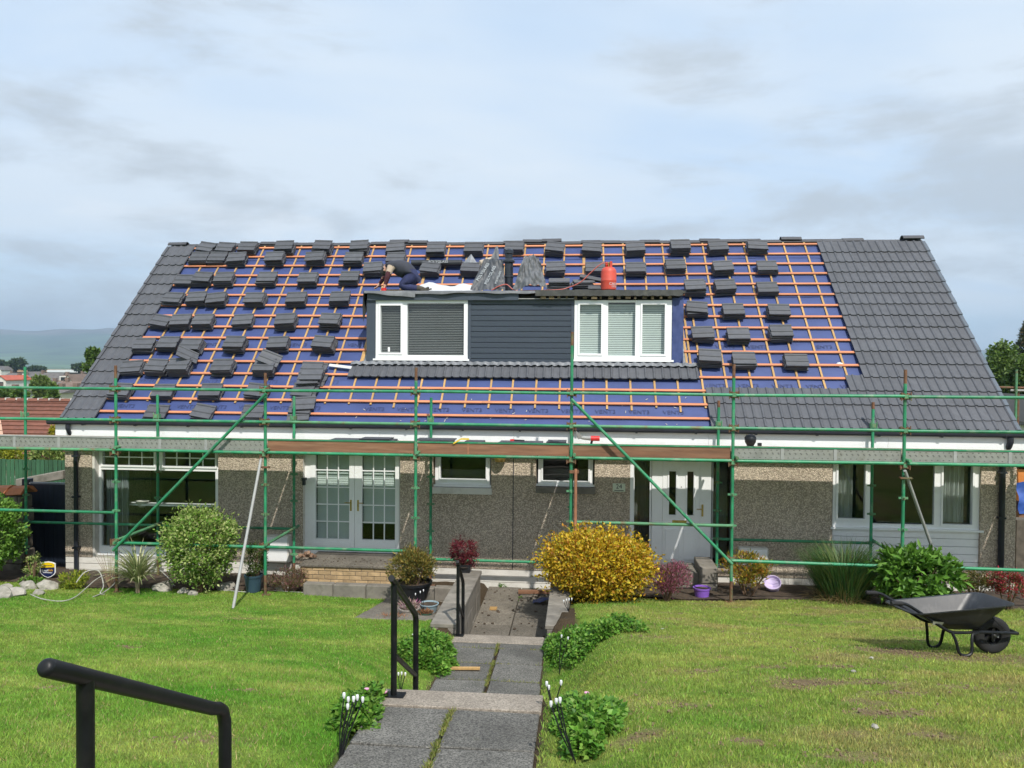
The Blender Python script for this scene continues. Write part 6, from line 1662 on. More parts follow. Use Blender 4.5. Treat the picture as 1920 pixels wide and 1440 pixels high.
# geraniums along the path: rosettes of lobed leaves
GER = [(0.10, 0.26, 0.025), (0.16, 0.34, 0.045), (0.06, 0.17, 0.02), (0.22, 0.36, 0.06)]
def mound(name, label, px, py, rx, ry, h, n, cat='plant', cols=GER, L=0.05, W=0.035, flowers=None, grp='leafy mounds beside the path'):
    g = on_ground(px, py)
    t = thing(name, label, cat, g, grp)
    u = rng.random(n) ** 0.5; a = rng.uniform(0, 6.283, n)
    lump = 1 + 0.25 * np.sin(a * 3 + px) + 0.15 * np.sin(a * 7 + py)
    x = g.x + np.cos(a) * u * rx * lump; y = g.y + np.sin(a) * u * ry * lump
    top = h * np.sqrt(np.clip(1 - u ** 2.2, 0.03, 1)) * (0.8 + 0.3 * fbm(x, y, 5.0, px * 0.01)); z = gz_arr(x, y) + top * rng.uniform(0.45, 1.05, n)
    P = np.stack([x, y, z], 1); D = np.stack([np.cos(a) * u, np.sin(a) * u, np.full(n, 0.25)], 1) + rand_unit(n) * 0.7
    N = rand_unit(n) * 0.6 + np.array([0, 0, 1.0]) + np.stack([np.cos(a) * u, np.sin(a) * u, 0 * u], 1) * 0.6
    link_obj('leaves', leaves_mesh('leaves', P, D, N, L * rng.uniform(0.6, 1.25, n), W * rng.uniform(0.7, 1.2, n), palette(n, cols, 0.16), M_leaf, 0.2), t)
    mb = MB()
    for k in range(10):
        i = rng.integers(n); mb.tube([(g.x + (P[i, 0] - g.x) * 0.4, g.y + (P[i, 1] - g.y) * 0.4, gz(g.x, g.y)), tuple(P[i])], 0.004, 4)
    mb.build('stems', M_twig, t)
    if flowers:
        fm = mat('pink_petal', (0.70, 0.32, 0.48), 0.7, 0.1)
        for k in range(flowers):
            i = rng.integers(n); q = Vector(P[i]) + Vector((0, 0, 0.04)); MB().lathe([(0, 0), (0.016, 0.008), (0.018, 0.014), (0.0, 0.010)], q, 6).build('flower', fm, t)
    return t
mound('geranium', 'bright green leafy mound left of the middle path behind the handrail', 808, 1240, 0.31, 0.46, 0.36, 4200)
mound('geranium', 'long dark green leafy mound right of the middle path', 1062, 1222, 0.25, 0.40, 0.30, 2600)
mound('geranium', 'low leafy mound trailing onto the right lawn beside the middle path', 1120, 1203, 0.42, 0.30, 0.26, 2600)
mound('geranium', 'green leafy mound right of the near path with a pink flower', 1100, 1368, 0.20, 0.40, 0.18, 2800, flowers=1)
mound('geranium', 'leafy mound with pale pink flowers left of the beige step', 682, 1338, 0.14, 0.34, 0.17, 1600, flowers=4)
mound('weed_clump', 'small green weeds at the end of the lowest path', 942, 1106, 0.07, 0.10, 0.16, 120, L=0.07, W=0.02, grp=None)
mound('weed_clump', 'tiny weeds in the slab joint of the lowest path', 976, 1128, 0.05, 0.12, 0.10, 90, L=0.05, W=0.015, grp=None)
mound('weed_clump', 'low weeds among the rocks under the shield sign', 66, 1094, 0.22, 0.12, 0.14, 420, L=0.05, W=0.025, grp=None)
# blade plants
def blades(name, label, cat, base, n, L, W, cols, spread=0.9, rad=0.2, arch=0.5, seg=4, upmin=0.3, trunk=None):
    t = thing(name, label, cat, base)
    a = rng.uniform(0, 6.283, n); th = rng.uniform(0, 1, n) ** 0.8 * spread; l = L * rng.uniform(0.6, 1.1, n)
    b0 = np.array(base) + np.stack([np.cos(a) * rad * rng.random(n), np.sin(a) * rad * rng.random(n), np.zeros(n)], 1)
    if trunk: b0[:, 2] += trunk
    hd = np.stack([np.cos(a), np.sin(a), np.zeros(n)], 1); sd_ = np.stack([-np.sin(a), np.cos(a), np.zeros(n)], 1)
    V = np.empty((n, (seg + 1) * 2, 3)); 
    for k in range(seg + 1):
        s_ = k / seg; ang = th + arch * s_ * s_ * rng.uniform(0.5, 1.2)
        p = b0 + hd * (np.sin(ang) * l * s_)[:, None]; p[:, 2] += np.cos(ang) * l * s_
        w_ = W * (0.55 + 0.9 * s_ if s_ < 0.5 else 1.0 * (1 - (s_ - 0.5) * 1.9)); V[:, 2 * k] = p - sd_ * w_ / 2; V[:, 2 * k + 1] = p + sd_ * w_ / 2
    i = np.arange(n)[:, None] * (seg + 1) * 2
    F = np.concatenate([i + np.array([[2 * k, 2 * k + 1, 2 * k + 3, 2 * k + 2]]) for k in range(seg)])
    link_obj('blades', np_mesh('blades', V.reshape(-1, 3), F, M_leaf, np.repeat(palette(n, cols, 0.15), (seg + 1) * 2, axis=0)), t)
    if trunk: MB().tube([Vector(base) - Vector((0, 0, 0.03)), Vector(base) + Vector((0.0, 0, trunk * 0.6)), Vector(base) + Vector((0, 0, trunk + 0.05))], [0.045, 0.035, 0.05], 9).build('trunk', mat('pale_trunk', (0.36, 0.27, 0.18), 0.9, 0.25, 20), t, smooth=True)
    return t
b0_ = on_ground(258, 1112)
blades('cordyline', 'spiky cordyline with a short trunk left of the round shrub', 'plant', b0_, 210, 0.80, 0.026, [(0.46, 0.48, 0.24), (0.32, 0.38, 0.17), (0.56, 0.55, 0.32), (0.22, 0.29, 0.10)], 0.95, 0.03, 0.45, 4, trunk=0.18)
b0_ = Vector((at(1583, 1090, 13.15).x, 13.15, gz(at(1583, 1090, 13.15).x, 13.15)))
blades('ornamental_grass', 'tall dark green grass clump against the wall beside the wide window', 'grass', b0_, 2600, 0.98, 0.012, [(0.07, 0.17, 0.05), (0.10, 0.22, 0.06), (0.04, 0.11, 0.03), (0.20, 0.22, 0.07)], 0.45, 0.42, 0.6)
b0_ = Vector((at(1576, 1110, 12.95).x, 12.95, gz(at(1576, 1110, 12.95).x, 12.95)))
blades('dry_grass', 'straw coloured dead grass at the foot of the tall grass clump', 'grass', b0_, 500, 0.42, 0.010, [(0.38, 0.28, 0.13), (0.28, 0.19, 0.09), (0.18, 0.20, 0.07)], 1.4, 0.40, 0.7)
b0_ = on_ground(206, 1104); t = thing('bare_shrub', 'leafless twiggy shrub beside the rusty scaffold foot', 'shrub', b0_)
mb = MB(); r_ = random.Random(3)
for k in range(26):
    a = r_.uniform(0, 6.28); e = b0_ + Vector((math.cos(a) * r_.uniform(0.05, 0.28), math.sin(a) * 0.15, r_.uniform(0.3, 0.72))); m_ = b0_.lerp(e, 0.5) + Vector((0, 0, 0.06)); mb.tube([b0_, m_, e], [0.006, 0.004, 0.002], 4)
mb.build('twigs', mat('reddish_twig', (0.30, 0.20, 0.13), 0.9, 0.2), t)
# small pots and planters on the paved corner
def small_pot(name, label, px0, px1, yt, yb, Y, m, plant=None, taper=0.75):
    g = at((px0 + px1) / 2, yb, Y); t = thing(name, label, 'pot', g); pot(t, px0, px1, yt, yb, Y, m, taper)
    if plant:
        n, L, W, cols, h, sp = plant; a, b2 = at(px0, yt, Y).x, at(px1, yt, Y).x; r = (b2 - a) / 2; zt_ = Z_at((px0 + px1) / 2, yt, Y)
        an = rng.uniform(0, 6.283, n); rr = r * rng.random(n) ** 0.5; P = np.stack([(a + b2) / 2 + np.cos(an) * rr * sp, Y + np.sin(an) * rr * sp, zt_ - 0.02 + h * rng.random(n) * 0.6], 1)
        D = np.stack([np.cos(an) * rr / r, np.sin(an) * rr / r, np.full(n, 1.0)], 1) + rand_unit(n) * 0.4
        link_obj('foliage', leaves_mesh('foliage', P, D, rand_unit(n), L * rng.uniform(0.6, 1.2, n), W, palette(n, cols), M_leaf), t)
    return t
def ydist(px, py): return on_ground(px, py).y
small_pot('planter', 'small grey blue planter of rusty dry grass at the patio edge', 712, 752, 1170, 1182, 11.15, mat('slate_pot', (0.08, 0.11, 0.14), 0.6, 0.1), (500, 0.13, 0.007, [(0.36, 0.15, 0.06), (0.46, 0.22, 0.09), (0.26, 0.11, 0.05)], 0.10, 1.15))
small_pot('planter', 'pale blue tub with dark compost right of the middle handrail', 787, 822, 1131, 1146, 11.75, mat('pale_blue_pot', (0.28, 0.38, 0.43), 0.5, 0.08))
small_pot('planter', 'woven grey planter with faded flowers behind the middle handrail', 748, 786, 1139, 1160, 11.5, mat('wicker', (0.30, 0.27, 0.24), 0.9, 0.35, 40, bmp=0.5, bscale=80), (160, 0.09, 0.012, [(0.40, 0.28, 0.24), (0.20, 0.16, 0.10), (0.55, 0.42, 0.38), (0.48, 0.10, 0.30)], 0.12, 1.0))
small_pot('planter', 'low green planter of brown leaves below the pale blue tub', 786, 810, 1148, 1164, 11.45, mat('green_pot', (0.03, 0.09, 0.06), 0.5, 0.1), (120, 0.06, 0.02, [(0.34, 0.17, 0.09), (0.24, 0.13, 0.06)], 0.04, 1.0))
small_pot('flower_pot', 'bright purple flower pot on the lawn right of the pink heather', 1300, 1332, 1101, 1122, ydist(1316, 1122), mat('purple_pot', (0.26, 0.12, 0.56), 0.4, 0.08))
p = on_ground(1449, 1112); t = thing('flower_pot', 'pale lilac flower pot tipped over on the lawn', 'pot', p)
mb = MB(); mb.lathe([(0.10, 0), (0.125, 0.16), (0.14, 0.165), (0.145, 0.215), (0.13, 0.215), (0.12, 0.17), (0.0, 0.10)], (0, 0, 0), 22)
MM = Matrix.Translation(p + Vector((0.0, 0.0, 0.06))) @ Matrix.Rotation(R(-14), 4, 'Y') @ Matrix.Rotation(R(38), 4, 'X')
mb.v = [tuple(MM @ Vector(v)) for v in mb.v]; mb.build('pot', mat('lilac_pot', (0.56, 0.47, 0.70), 0.45, 0.06), t, smooth=True)
# solar stalk lights
bulb = mat('white_bulb', (0.75, 0.76, 0.78), 0.3, 0.05)
def stalks(bpx, heads, label, Yb=None):
    b0 = on_ground(*bpx) if Yb is None else at(bpx[0], bpx[1], Yb); t = thing('solar_light', label, 'garden light', b0, 'solar stalk lights in the garden')
    for k, (hx_, hy_) in enumerate(heads):
        e = at(hx_, hy_, b0.y + 0.03 * math.sin(k * 2.1)); m_ = b0.lerp(e, 0.5) + (e - b0).cross(Vector((0, 1, 0))) * 0.03
        MB().tube([b0, m_, e], 0.0045, 5).build('stalk', M_blackplastic, t)
        MB().lathe([(0.005, -0.010), (0.008, 0.0), (0.009, 0.003), (0.010, 0.014), (0.008, 0.023), (0.0, 0.026)], e, 8).build('bulb', bulb, t, smooth=True)
    return t
stalks((637, 1425), [(645, 1306), (653, 1314), (663, 1313), (670, 1310), (680, 1314), (652, 1327)], 'cluster of six black stalks with white bulbs left of the near path')
stalks((1080, 1432), [(1033, 1322), (1043, 1317), (1050, 1315)], 'leaning cluster of black stalks with white bulbs right of the near path')
stalks((1049, 1264), [(1053, 1194), (1065, 1198)], 'pair of black stalks with white bulbs at the long right mound')
stalks((752, 1300), [(747, 1265), (753, 1264), (760, 1265)], 'three short stalk lights behind the beige step')
stalks((1040, 1335), [(1025, 1284), (1029, 1291), (1052, 1282)], 'three stalk lights in the mound at the end of the beige step')
stalks((796, 1150), [(779, 1115), (788, 1111), (794, 1108)], 'three stalk lights in front of the wide black pot')
stalks((778, 1230), [(758, 1200), (774, 1192)], 'leaning stalk lights in the bright green mound by the handrail')
stalks((1066, 1147), [(1057, 1128), (1062, 1126), (1067, 1125), (1072, 1124)], 'small cluster of white stalk lights at the rusty upright foot')

# ================================================================== rocks, cable, sign
def rock(px, py, r, label, seed, flat=0.75, m=M_stone):
    p = on_ground(px, py); bm = bmesh.new(); bmesh.ops.create_icosphere(bm, subdivisions=3, radius=r)
    for v in bm.verts:
        d = v.co.normalized(); k = 1 + 0.30 * noise.noise(d * 1.3 + Vector((seed, 0, 0))) + 0.10 * noise.noise(d * 4 + Vector((0, seed, 0)))
        q = v.co * k
        for s_ in range(5):      # broken facets
            nv = Vector((math.sin(seed * 3 + s_ * 2.1), math.cos(seed + s_ * 1.7), math.sin(s_ * 2.9 + seed) * 0.8)).normalized(); lim = r * 0.72
            e = q.dot(nv) - lim
            if e > 0: q -= nv * e * 0.85
        v.co = Vector((q.x * 1.15, q.y, q.z * flat))
    me = bpy.data.meshes.new('rock'); bm.to_mesh(me); bm.free(); me.materials.append(m)
    o = link_obj('rock', me); o.location = (p.x, p.y, p.z + r * flat * 0.35); tag(o, label, 'rock', 'rocks edging the bed'); return o
for k, (a, b2, r, lab) in enumerate(((4, 1120, 0.17, 'grey rock at the left edge of the picture'), (28, 1117, 0.15, 'tall grey rock, second from the left edge'), (54, 1104, 0.13, 'pointed cream rock, third from the left edge'), (44, 1096, 0.07, 'small rock behind the pointed cream rock'), (89, 1104, 0.16, 'white rounded rock right of the shield sign'),
        (72, 1115, 0.09, 'flat pale rock in front of the white rounded rock'), (12, 1105, 0.10, 'rock at the left edge behind the grey one'), (305, 1108, 0.17, 'broad sandstone rock left of the round shrub foot'), (345, 1112, 0.10, 'low brown rock under the round shrub'), (362, 1116, 0.08, 'small grey rock under the round shrub'), (425, 1106, 0.14, 'pale flat rock left of the raking pole foot'), (530, 1108, 0.13, 'pale rock below the pink heather'))):
    rock(a, b2, r, lab, k * 1.7 + 0.5)
p = on_ground(585, 1092)
o = MB().hexa([(p.x - 0.05, p.y, p.z), (p.x + 0.06, p.y, p.z), (p.x + 0.06, p.y + 0.12, p.z), (p.x - 0.05, p.y + 0.12, p.z), (p.x - 0.03, p.y + 0.02, p.z + 0.2), (p.x + 0.06, p.y + 0.02, p.z + 0.2), (p.x + 0.06, p.y + 0.12, p.z + 0.18), (p.x - 0.03, p.y + 0.12, p.z + 0.18)]).build('speaker_rock', M_anth, bevel=0.015); tag(o, 'small dark box standing before the brick step', 'box')
def cable(pts, label, r=0.009, m=None):
    P = []
    for (a, b2, h) in pts: q = on_ground(a, b2 + h * 0); P.append(Vector((q.x, q.y, q.z + 0.015 + h)))
    o = MB().tube(smooth_pts(P, 6), r, 6).build('hose', m or mat('white_hose', (0.42, 0.42, 0.38), 0.6, 0.1), smooth=True); tag(o, label, 'hose', 'pale hoses lying along the bed'); return o
cable([(57, 1116, 0), (80, 1125, 0), (115, 1129, 0), (140, 1124, 0.02), (160, 1112, 0.06), (180, 1104, 0.15), (200, 1100, 0.2), (217, 1100, 0.12)], 'pale hose looping over the lawn at the left bed')
cable([(143, 1110, 0.15), (160, 1106, 0.30), (185, 1106, 0.32), (194, 1112, 0.12), (188, 1117, 0.03), (196, 1116, 0.0)], 'pale hose arching up behind the yellow shrub')
cable([(174, 1121, 0), (195, 1114, 0.02), (215, 1108, 0.12), (234, 1100, 0.3)], 'pale hose running to the spiky plant')
cable([(480, 1107, 0), (560, 1112, 0), (640, 1116, 0), (715, 1121, 0.01), (770, 1126, 0.02)], 'thin pale hose crossing the lawn to the paved corner', 0.007)
cable([(300, 1080, 0.1), (318, 1092, 0.05), (335, 1103, 0.0), (400, 1104, 0.0), (440, 1110, 0.0), (470, 1112, 0)], 'pale hose running under the round shrub')
# shield shaped security sign
b0_ = on_ground(90, 1090); Ysg = b0_.y; cx_, cz_ = at(89.5, 1068, Ysg).x, Z_at(89.5, 1068, Ysg); hw = (at(104, 1068, Ysg).x - at(75, 1068, Ysg).x) / 2
sg = thing('yard_sign', 'blue and yellow shield shaped sign on a stake at the navy gate', 'sign', b0_)
def shield(s): return [(-1.0 * s, 0.78 * s), (-0.5 * s, 0.93 * s), (0.1 * s, 1.0 * s), (0.6 * s, 0.93 * s), (1.0 * s, 0.78 * s), (1.0 * s, -0.35 * s), (0.8 * s, -0.62 * s), (0.4 * s, -0.88 * s), (0.0, -1.0 * s), (-0.4 * s, -0.88 * s), (-0.8 * s, -0.62 * s), (-1.0 * s, -0.35 * s)]
def shp(pts, y0, y1, m, nm):
    MB().prism([(cx_ + u * hw, y0, cz_ + v * hw) for u, v in pts], (0, y1 - y0, 0)).build(nm, m, sg)
shp(shield(1.0), Ysg, Ysg + 0.012, M_pvc, 'sign_rim')
shp(shield(0.90), Ysg - 0.004, Ysg - 0.001, mat('navy_sign', (0.012, 0.02, 0.085), 0.4, 0.05), 'sign_face')
shp([(-0.9, 0.70), (-0.45, 0.84), (0.1, 0.9), (0.55, 0.84), (0.9, 0.70), (0.9, 0.32), (-0.9, 0.22)], Ysg - 0.008, Ysg - 0.005, mat('yellow_sign', (0.80, 0.55, 0.01), 0.4, 0.05), 'sign_band')
for txt, u, v, sz, m in (('Simpli', -0.34, -0.12, 0.058, M_pvc), ('Safe', 0.40, -0.06, 0.058, mat('orange_print', (0.80, 0.42, 0.02), 0.4, 0.05))):
    link_obj('sign_lettering', text_mesh('sign_lettering', txt, sz, m, 0.0008), sg, frame_m((cx_ + u * hw, Ysg - 0.006, cz_ + v * hw), (1, 0, 0.05), (0, 0, 1)))
box('sign_small_print', cx_ - 0.6 * hw, cx_ + 0.6 * hw, Ysg - 0.0065, Ysg - 0.0045, cz_ - 0.40 * hw, cz_ - 0.34 * hw, M_pvc, sg); box('sign_small_print', cx_ - 0.5 * hw, cx_ + 0.6 * hw, Ysg - 0.0105, Ysg - 0.0085, cz_ + 0.48 * hw, cz_ + 0.54 * hw, mat('navy_sign', (0, 0, 0)), sg)
box('stake', cx_ - 0.012, cx_ + 0.012, Ysg + 0.0125, Ysg + 0.03, b0_.z - 0.1, cz_, M_galv, sg)

# ================================================================== wheelbarrow
pw_ = on_ground(1858, 1225); hd_ = Vector((math.cos(R(6)), math.sin(R(6)), 0)); bk_ = Vector((-hd_.y, hd_.x, -0.09)); upv = Vector((0, 0, 1))
og = pw_ - hd_ * 0.52
wb = thing('wheelbarrow', 'black wheelbarrow standing on the right lawn', 'wheelbarrow', og)
def L3(a, b2, c): return og + hd_ * a + bk_ * b2 + upv * c
def interp_rim(t): return t
# tray: rounded rectangular section lofted from floor to rolled rim
def ring(al, ar, hwl, hwr, zl, zr, k=0.35, n=6):
    pts = []
    cr_ = [(al, -hwl, zl), (ar, -hwr, zr), (ar, hwr, zr), (al, hwl, zl)]
    for i in range(4):
        p0, p1, p2 = Vector(cr_[i - 1]), Vector(cr_[i]), Vector(cr_[(i + 1) % 4])
        d0 = (p0 - p1); d1 = (p2 - p1); q0 = p1 + d0.normalized() * min(0.12, d0.length * k); q1 = p1 + d1.normalized() * min(0.12, d1.length * k)
        for j in range(n):
            t_ = j / (n - 1); pts.append((q0 * (1 - t_) + p1 * t_) * (1 - t_) + (p1 * (1 - t_) + q1 * t_) * t_)
    return pts
rings = [ring(-0.04, 0.30, 0.15, 0.16, 0.285, 0.285), ring(-0.07, 0.33, 0.175, 0.185, 0.30, 0.305), ring(-0.22, 0.42, 0.25, 0.24, 0.38, 0.42), ring(-0.44, 0.56, 0.30, 0.30, 0.475, 0.57), ring(-0.465, 0.585, 0.325, 0.325, 0.478, 0.578), ring(-0.465, 0.585, 0.325, 0.325, 0.466, 0.566)]
inner = [[Vector((p.x, p.y, p.z + 0.008)) * 1.0 for p in r] for r in rings[:4]]
V = []; F = []; n = len(rings[0])
for r in rings: V += [L3(*p) for p in r]
for i in range(len(rings) - 1):
    for j in range(n): F.append((i * n + j, i * n + (j + 1) % n, (i + 1) * n + (j + 1) % n, (i + 1) * n + j))
F.append(tuple(range(n)))
tray_m = mat('black_barrow_paint', (0.020, 0.022, 0.026), 0.4, 0.3, 6, metal=0.0, dirt=(0.10, 0.10, 0.10), dirt_amt=0.35, dirt_scale=5, stretch=(2.5, 2.5, 0.7), bmp=0.1)
MB().add(V, F).build('tray', tray_m, wb, smooth=True)
for s_ in (-1, 1):
    w_ = 0.26 * s_
    path_ = smooth_pts([(-0.63, w_, 0.575), (-0.53, w_, 0.57), (-0.43, w_ * 0.98, 0.52), (-0.20, w_ * 0.92, 0.37), (-0.05, w_ * 0.9, 0.285), (0.10, w_ * 0.8, 0.268), (0.34, w_ * 0.62, 0.262), (0.72, w_ * 0.42, 0.235)], 5)
    fr_ = MB().tube([L3(*p) for p in path_], 0.016, 8).build('frame_tube', M_black, wb, smooth=True)
    MB().tube([L3(-0.665, w_, 0.577), L3(-0.55, w_, 0.573)], 0.021, 10).build('grip', M_rubber, fr_, smooth=True)
    lp = [(-0.03, w_ * 0.9, 0.275), (-0.005, w_ * 1.0, 0.18), (0.015, w_ * 1.06, 0.05), (0.05, w_ * 1.08, 0.005), (0.11, w_ * 1.08, 0.005), (0.15, w_ * 1.05, 0.05), (0.165, w_ * 0.95, 0.18), (0.19, w_ * 0.85, 0.255), (0.26, w_ * 0.75, 0.262)]
    gl_ = L3(0.06, w_ * 1.08, 0.0); dz_ = gz(gl_.x, gl_.y) - gl_.z + 0.012
    MB().tube(smooth_pts([L3(a, b2, c + dz_ * max(0, 1 - c / 0.25)) for a, b2, c in lp], 4), 0.0155, 8).build('leg', M_black, wb, smooth=True)
MB().tube([L3(0.72, -0.11, 0.235), L3(0.73, 0, 0.235), L3(0.72, 0.11, 0.235)], 0.016, 8).build('front_bar', M_black, wb, smooth=True)
wc = L3(0.52, 0, 0.195)
wm = frame_m(wc, hd_, upv)      # local z = wheel axis
wheel = MB().lathe([(0.095, -0.03), (0.11, -0.038), (0.15, -0.046), (0.18, -0.036), (0.19, -0.018), (0.192, 0.0), (0.19, 0.018), (0.18, 0.036), (0.15, 0.046), (0.11, 0.038), (0.095, 0.03)], (0, 0, 0), 32)
wheel.f = wheel.f[:-2]; wheel.m = wheel.m[:-2]
wheel.v = [tuple(wm @ Vector(v)) for v in wheel.v]; wo = wheel.build('tyre', M_rubber, wb, smooth='all')
mb = MB()
mb.lathe([(0.100, -0.032), (0.100, 0.032), (0.088, 0.030), (0.080, 0.012), (0.080, -0.012), (0.088, -0.030), (0.100, -0.032)], (0, 0, 0), 28); mb.lathe([(0.03, -0.05), (0.03, 0.05)], (0, 0, 0), 12)
for k in range(5):
    a = 6.283 * k / 5; mb.bar((0.028 * math.cos(a), 0.028 * math.sin(a), 0), (0.083 * math.cos(a), 0.083 * math.sin(a), 0), 0.03, 0.02)
mb.v = [tuple(wm @ Vector(v)) for v in mb.v]; mb.build('wheel_rim', M_blackplastic, wb, smooth=True)
MB().tube([L3(0.52, -0.11, 0.20), L3(0.52, 0.11, 0.20)], 0.009, 8).build('axle', M_galv, wb)
for s_ in (-1, 1): MB().bar(L3(0.46, 0.08 * s_, 0.40), L3(0.62, 0.10 * s_, 0.24), 0.02, 0.004).build('front_brace', M_black, wb)
lb_ = L3(-0.205, -0.262, 0.395)
MB().add([L3(-0.25, -0.279, 0.40), L3(-0.13, -0.262, 0.385), L3(-0.13, -0.228, 0.345), L3(-0.235, -0.245, 0.355)], [(0, 1, 2, 3)]).build('maker_label', mat('label_paper', (0.55, 0.55, 0.52), 0.6, 0.1), wb)

# ================================================================== left neighbour corner: gate, fence, wall
YG = 14.55
gt_ = thing('garden_gate', 'dark navy boarded gate beside the left corner of the house', 'gate', (at(88, 1070, YG).x, YG, 0.05))
ga, gb_ = at(57, 990, YG).x, WX0 - 0.03; zg0, zg1 = Z_at(88, 1075, YG), Z_at(88, 908, YG)
nb = 9
for k in range(nb):
    a = ga + (gb_ - ga) * k / nb; b2 = ga + (gb_ - ga) * (k + 1) / nb; MB().box(a + 0.002, b2 - 0.002, YG + 0.002 * (k % 2), YG + 0.022, zg0 + 0.03, zg1).build('gate_board', M_navy, gt_)
MB().box(ga - 0.02, gb_, YG - 0.012, YG + 0.05, zg1 + 0.001, zg1 + 0.035).build('gate_cap', mat('grey_cap', (0.16, 0.17, 0.19), 0.6, 0.15), gt_)
MB().box(ga - 0.16, ga - 0.022, YG - 0.02, YG + 0.12, -0.1, Z_at(50, 898, YG)).build('gate_post', M_navy, gt_)
# old garden wall with orange ridge tiles laid along it
gw = thing('garden_wall', 'old stone garden wall topped with orange ridge tiles at the left edge', 'wall', (-11.2, 13.6, 0))
x1w = at(40, 960, 13.9).x
r_ = random.Random(6)
for r in range(6):
    x = x1w - 3.2; z0 = 0.0 + r * 0.26
    while x < x1w - 0.05:
        e = min(x + r_.uniform(0.3, 0.55), x1w + r_.uniform(-0.03, 0.03))
        MB().box(x + 0.006, e - 0.006, 13.9 + r_.uniform(-0.02, 0.02), 14.25, z0 + 0.005, z0 + 0.255).build('stone', mat('dark_wall_stone', (0.14, 0.12, 0.095), 0.95, 0.35, 8, bmp=0.6, bscale=30, rnd_v=0.25), gw, bevel=0.02); x = e
zw = 1.57
for k in range(5):
    x = x1w - 0.30 - k * 0.34
    MB().prism([(x, 13.86, zw + 0.02), (x, 13.98, zw + 0.13), (x, 14.10, zw + 0.16), (x, 14.22, zw + 0.13), (x, 14.34, zw + 0.02), (x, 14.30, zw + 0.0), (x, 14.1, zw + 0.12), (x, 13.9, zw + 0.0)], (0.31, 0, 0.02)).build('ridge_tile', mat('orange_clay', (0.48, 0.17, 0.07), 0.8, 0.2, 8, rnd_v=0.15), gw)
# green fence behind
YF = 19.5
fe = thing('fence', 'green vertical board fence behind the navy gate', 'fence', (-14.0, YF, 0))
xa_, xb_ = at(-60, 880, YF).x, at(135, 880, YF).x
zf0, zf1 = 0.0, Z_at(60, 862, YF)
MB().box(xa_, xb_, YF + 0.03, YF + 0.07, zf0 + 0.3, zf0 + 0.4).build('fence_rail', M_anth, fe); MB().box(xa_, xb_, YF + 0.03, YF + 0.07, zf1 - 0.3, zf1 - 0.2).build('fence_rail', M_anth, fe)
x = xa_; mfe = mat('green_fence', (0.035, 0.105, 0.055), 0.8, 0.25, 3, stretch=(4, 4, 0.6), rnd_v=0.2)
while x < xb_: MB().box(x, x + 0.105, YF + random.uniform(0, 0.01), YF + 0.025, zf0, zf1 + random.uniform(-0.01, 0.01)).build('fence_board', mfe, fe); x += 0.122
a, b2 = at(28, 897, 16.5), at(117, 887, 16.5)
o = MB().hexa([(a.x, 16.5, a.z - 0.2), (b2.x, 16.5, b2.z - 0.15), (b2.x, 17.0, b2.z - 0.15), (a.x, 17.0, a.z - 0.2), (a.x, 16.5, a.z - 0.02), (b2.x, 16.5, b2.z + 0.06), (b2.x, 17.0, b2.z + 0.06), (a.x, 17.0, a.z - 0.02)]).box(a.x, b2.x, 16.55, 16.95, 0, min(a.z - 0.2, b2.z - 0.15) + 0.02).build('side_wall', M_oldstone, bevel=0.02); tag(o, 'mossy coped side wall sloping up behind the navy gate', 'wall')
def hedge(name, label, x0, x1, yt, yb, Y, n, L, W, cols, ry=0.6):
    shrub(name, label, 'hedge', (x0, x1, yt, yb), Y, n, L, W, cols, ry=ry, stems=10, base=0.0, rough=0.3, bumps=9)
hedge('yellow_hedge', 'yellow green hedge above the green fence', -60, 50, 832, 882, 20.5, 1700, 0.10, 0.06, [(0.42, 0.40, 0.03), (0.30, 0.32, 0.03), (0.18, 0.22, 0.03)])
hedge('green_hedge', 'pale green hedge at the right end of the green fence', 44, 135, 836, 884, 20.6, 1700, 0.10, 0.06, [(0.20, 0.28, 0.07), (0.30, 0.36, 0.10), (0.12, 0.18, 0.04)])
shrub('yellow_bush', 'yellow bush at the corner below the gutter end', 'bush', (92, 124, 797, 845), 21.0, 900, 0.10, 0.05, [(0.48, 0.40, 0.03), (0.36, 0.33, 0.03), (0.22, 0.24, 0.03)], base=0.0)

# ================================================================== neighbour house with the red tiled roof
NYr = 30.0
nh = thing('neighbour_house', 'neighbouring house with a red brown tiled roof at the left edge', 'house', (at(60, 800, 27).x, 27, 0))
zr_ = Z_at(60, 750, NYr); rise = 3.4; Ye_ = NYr - 4.2
xl_, xr_ = at(8, 770, NYr).x - 6.0, at(165, 770, NYr).x
M_red_t = mat('red_clay_tile', (0.165, 0.066, 0.044), 0.85, 0.25, 5, rnd_v=0.18, bmp=0.3)
nc = 24
for k in range(nc):
    t0, t1 = k / nc, (k + 1.12) / nc
    y0 = Ye_ + (NYr - Ye_) * t0; z0 = zr_ - rise + rise * t0; y1 = Ye_ + (NYr - Ye_) * min(t1, 1); z1 = zr_ - rise + rise * min(t1, 1)
    MB().prism([(xl_, y0 - 0.02, z0 + 0.055), (xl_, y1, z1 + 0.012), (xl_, y1, z1 - 0.02), (xl_, y0, z0 + 0.0)], (xr_ - xl_, 0, 0)).build('tile_course', M_red_t, nh)
nbk = MB().prism([(xl_ + 0.2, Ye_ + 0.3, 0), (xr_ - 0.2, Ye_ + 0.3, 0), (xr_ - 0.2, NYr + 4, 0), (xl_ + 0.2, NYr + 4, 0)], (0, 0, zr_ - rise - 0.1)); nbk.build('wall', M_whitewall, nh)
MB().prism([(xl_ + 0.1, Ye_ + 0.1, zr_ - rise), (xl_ + 0.1, NYr, zr_ - 0.08), (xl_ + 0.1, 2 * NYr - Ye_, zr_ - rise)], (xr_ - xl_ - 0.2, 0, 0)).build('roof_body', M_red_t, nh)
x = xl_
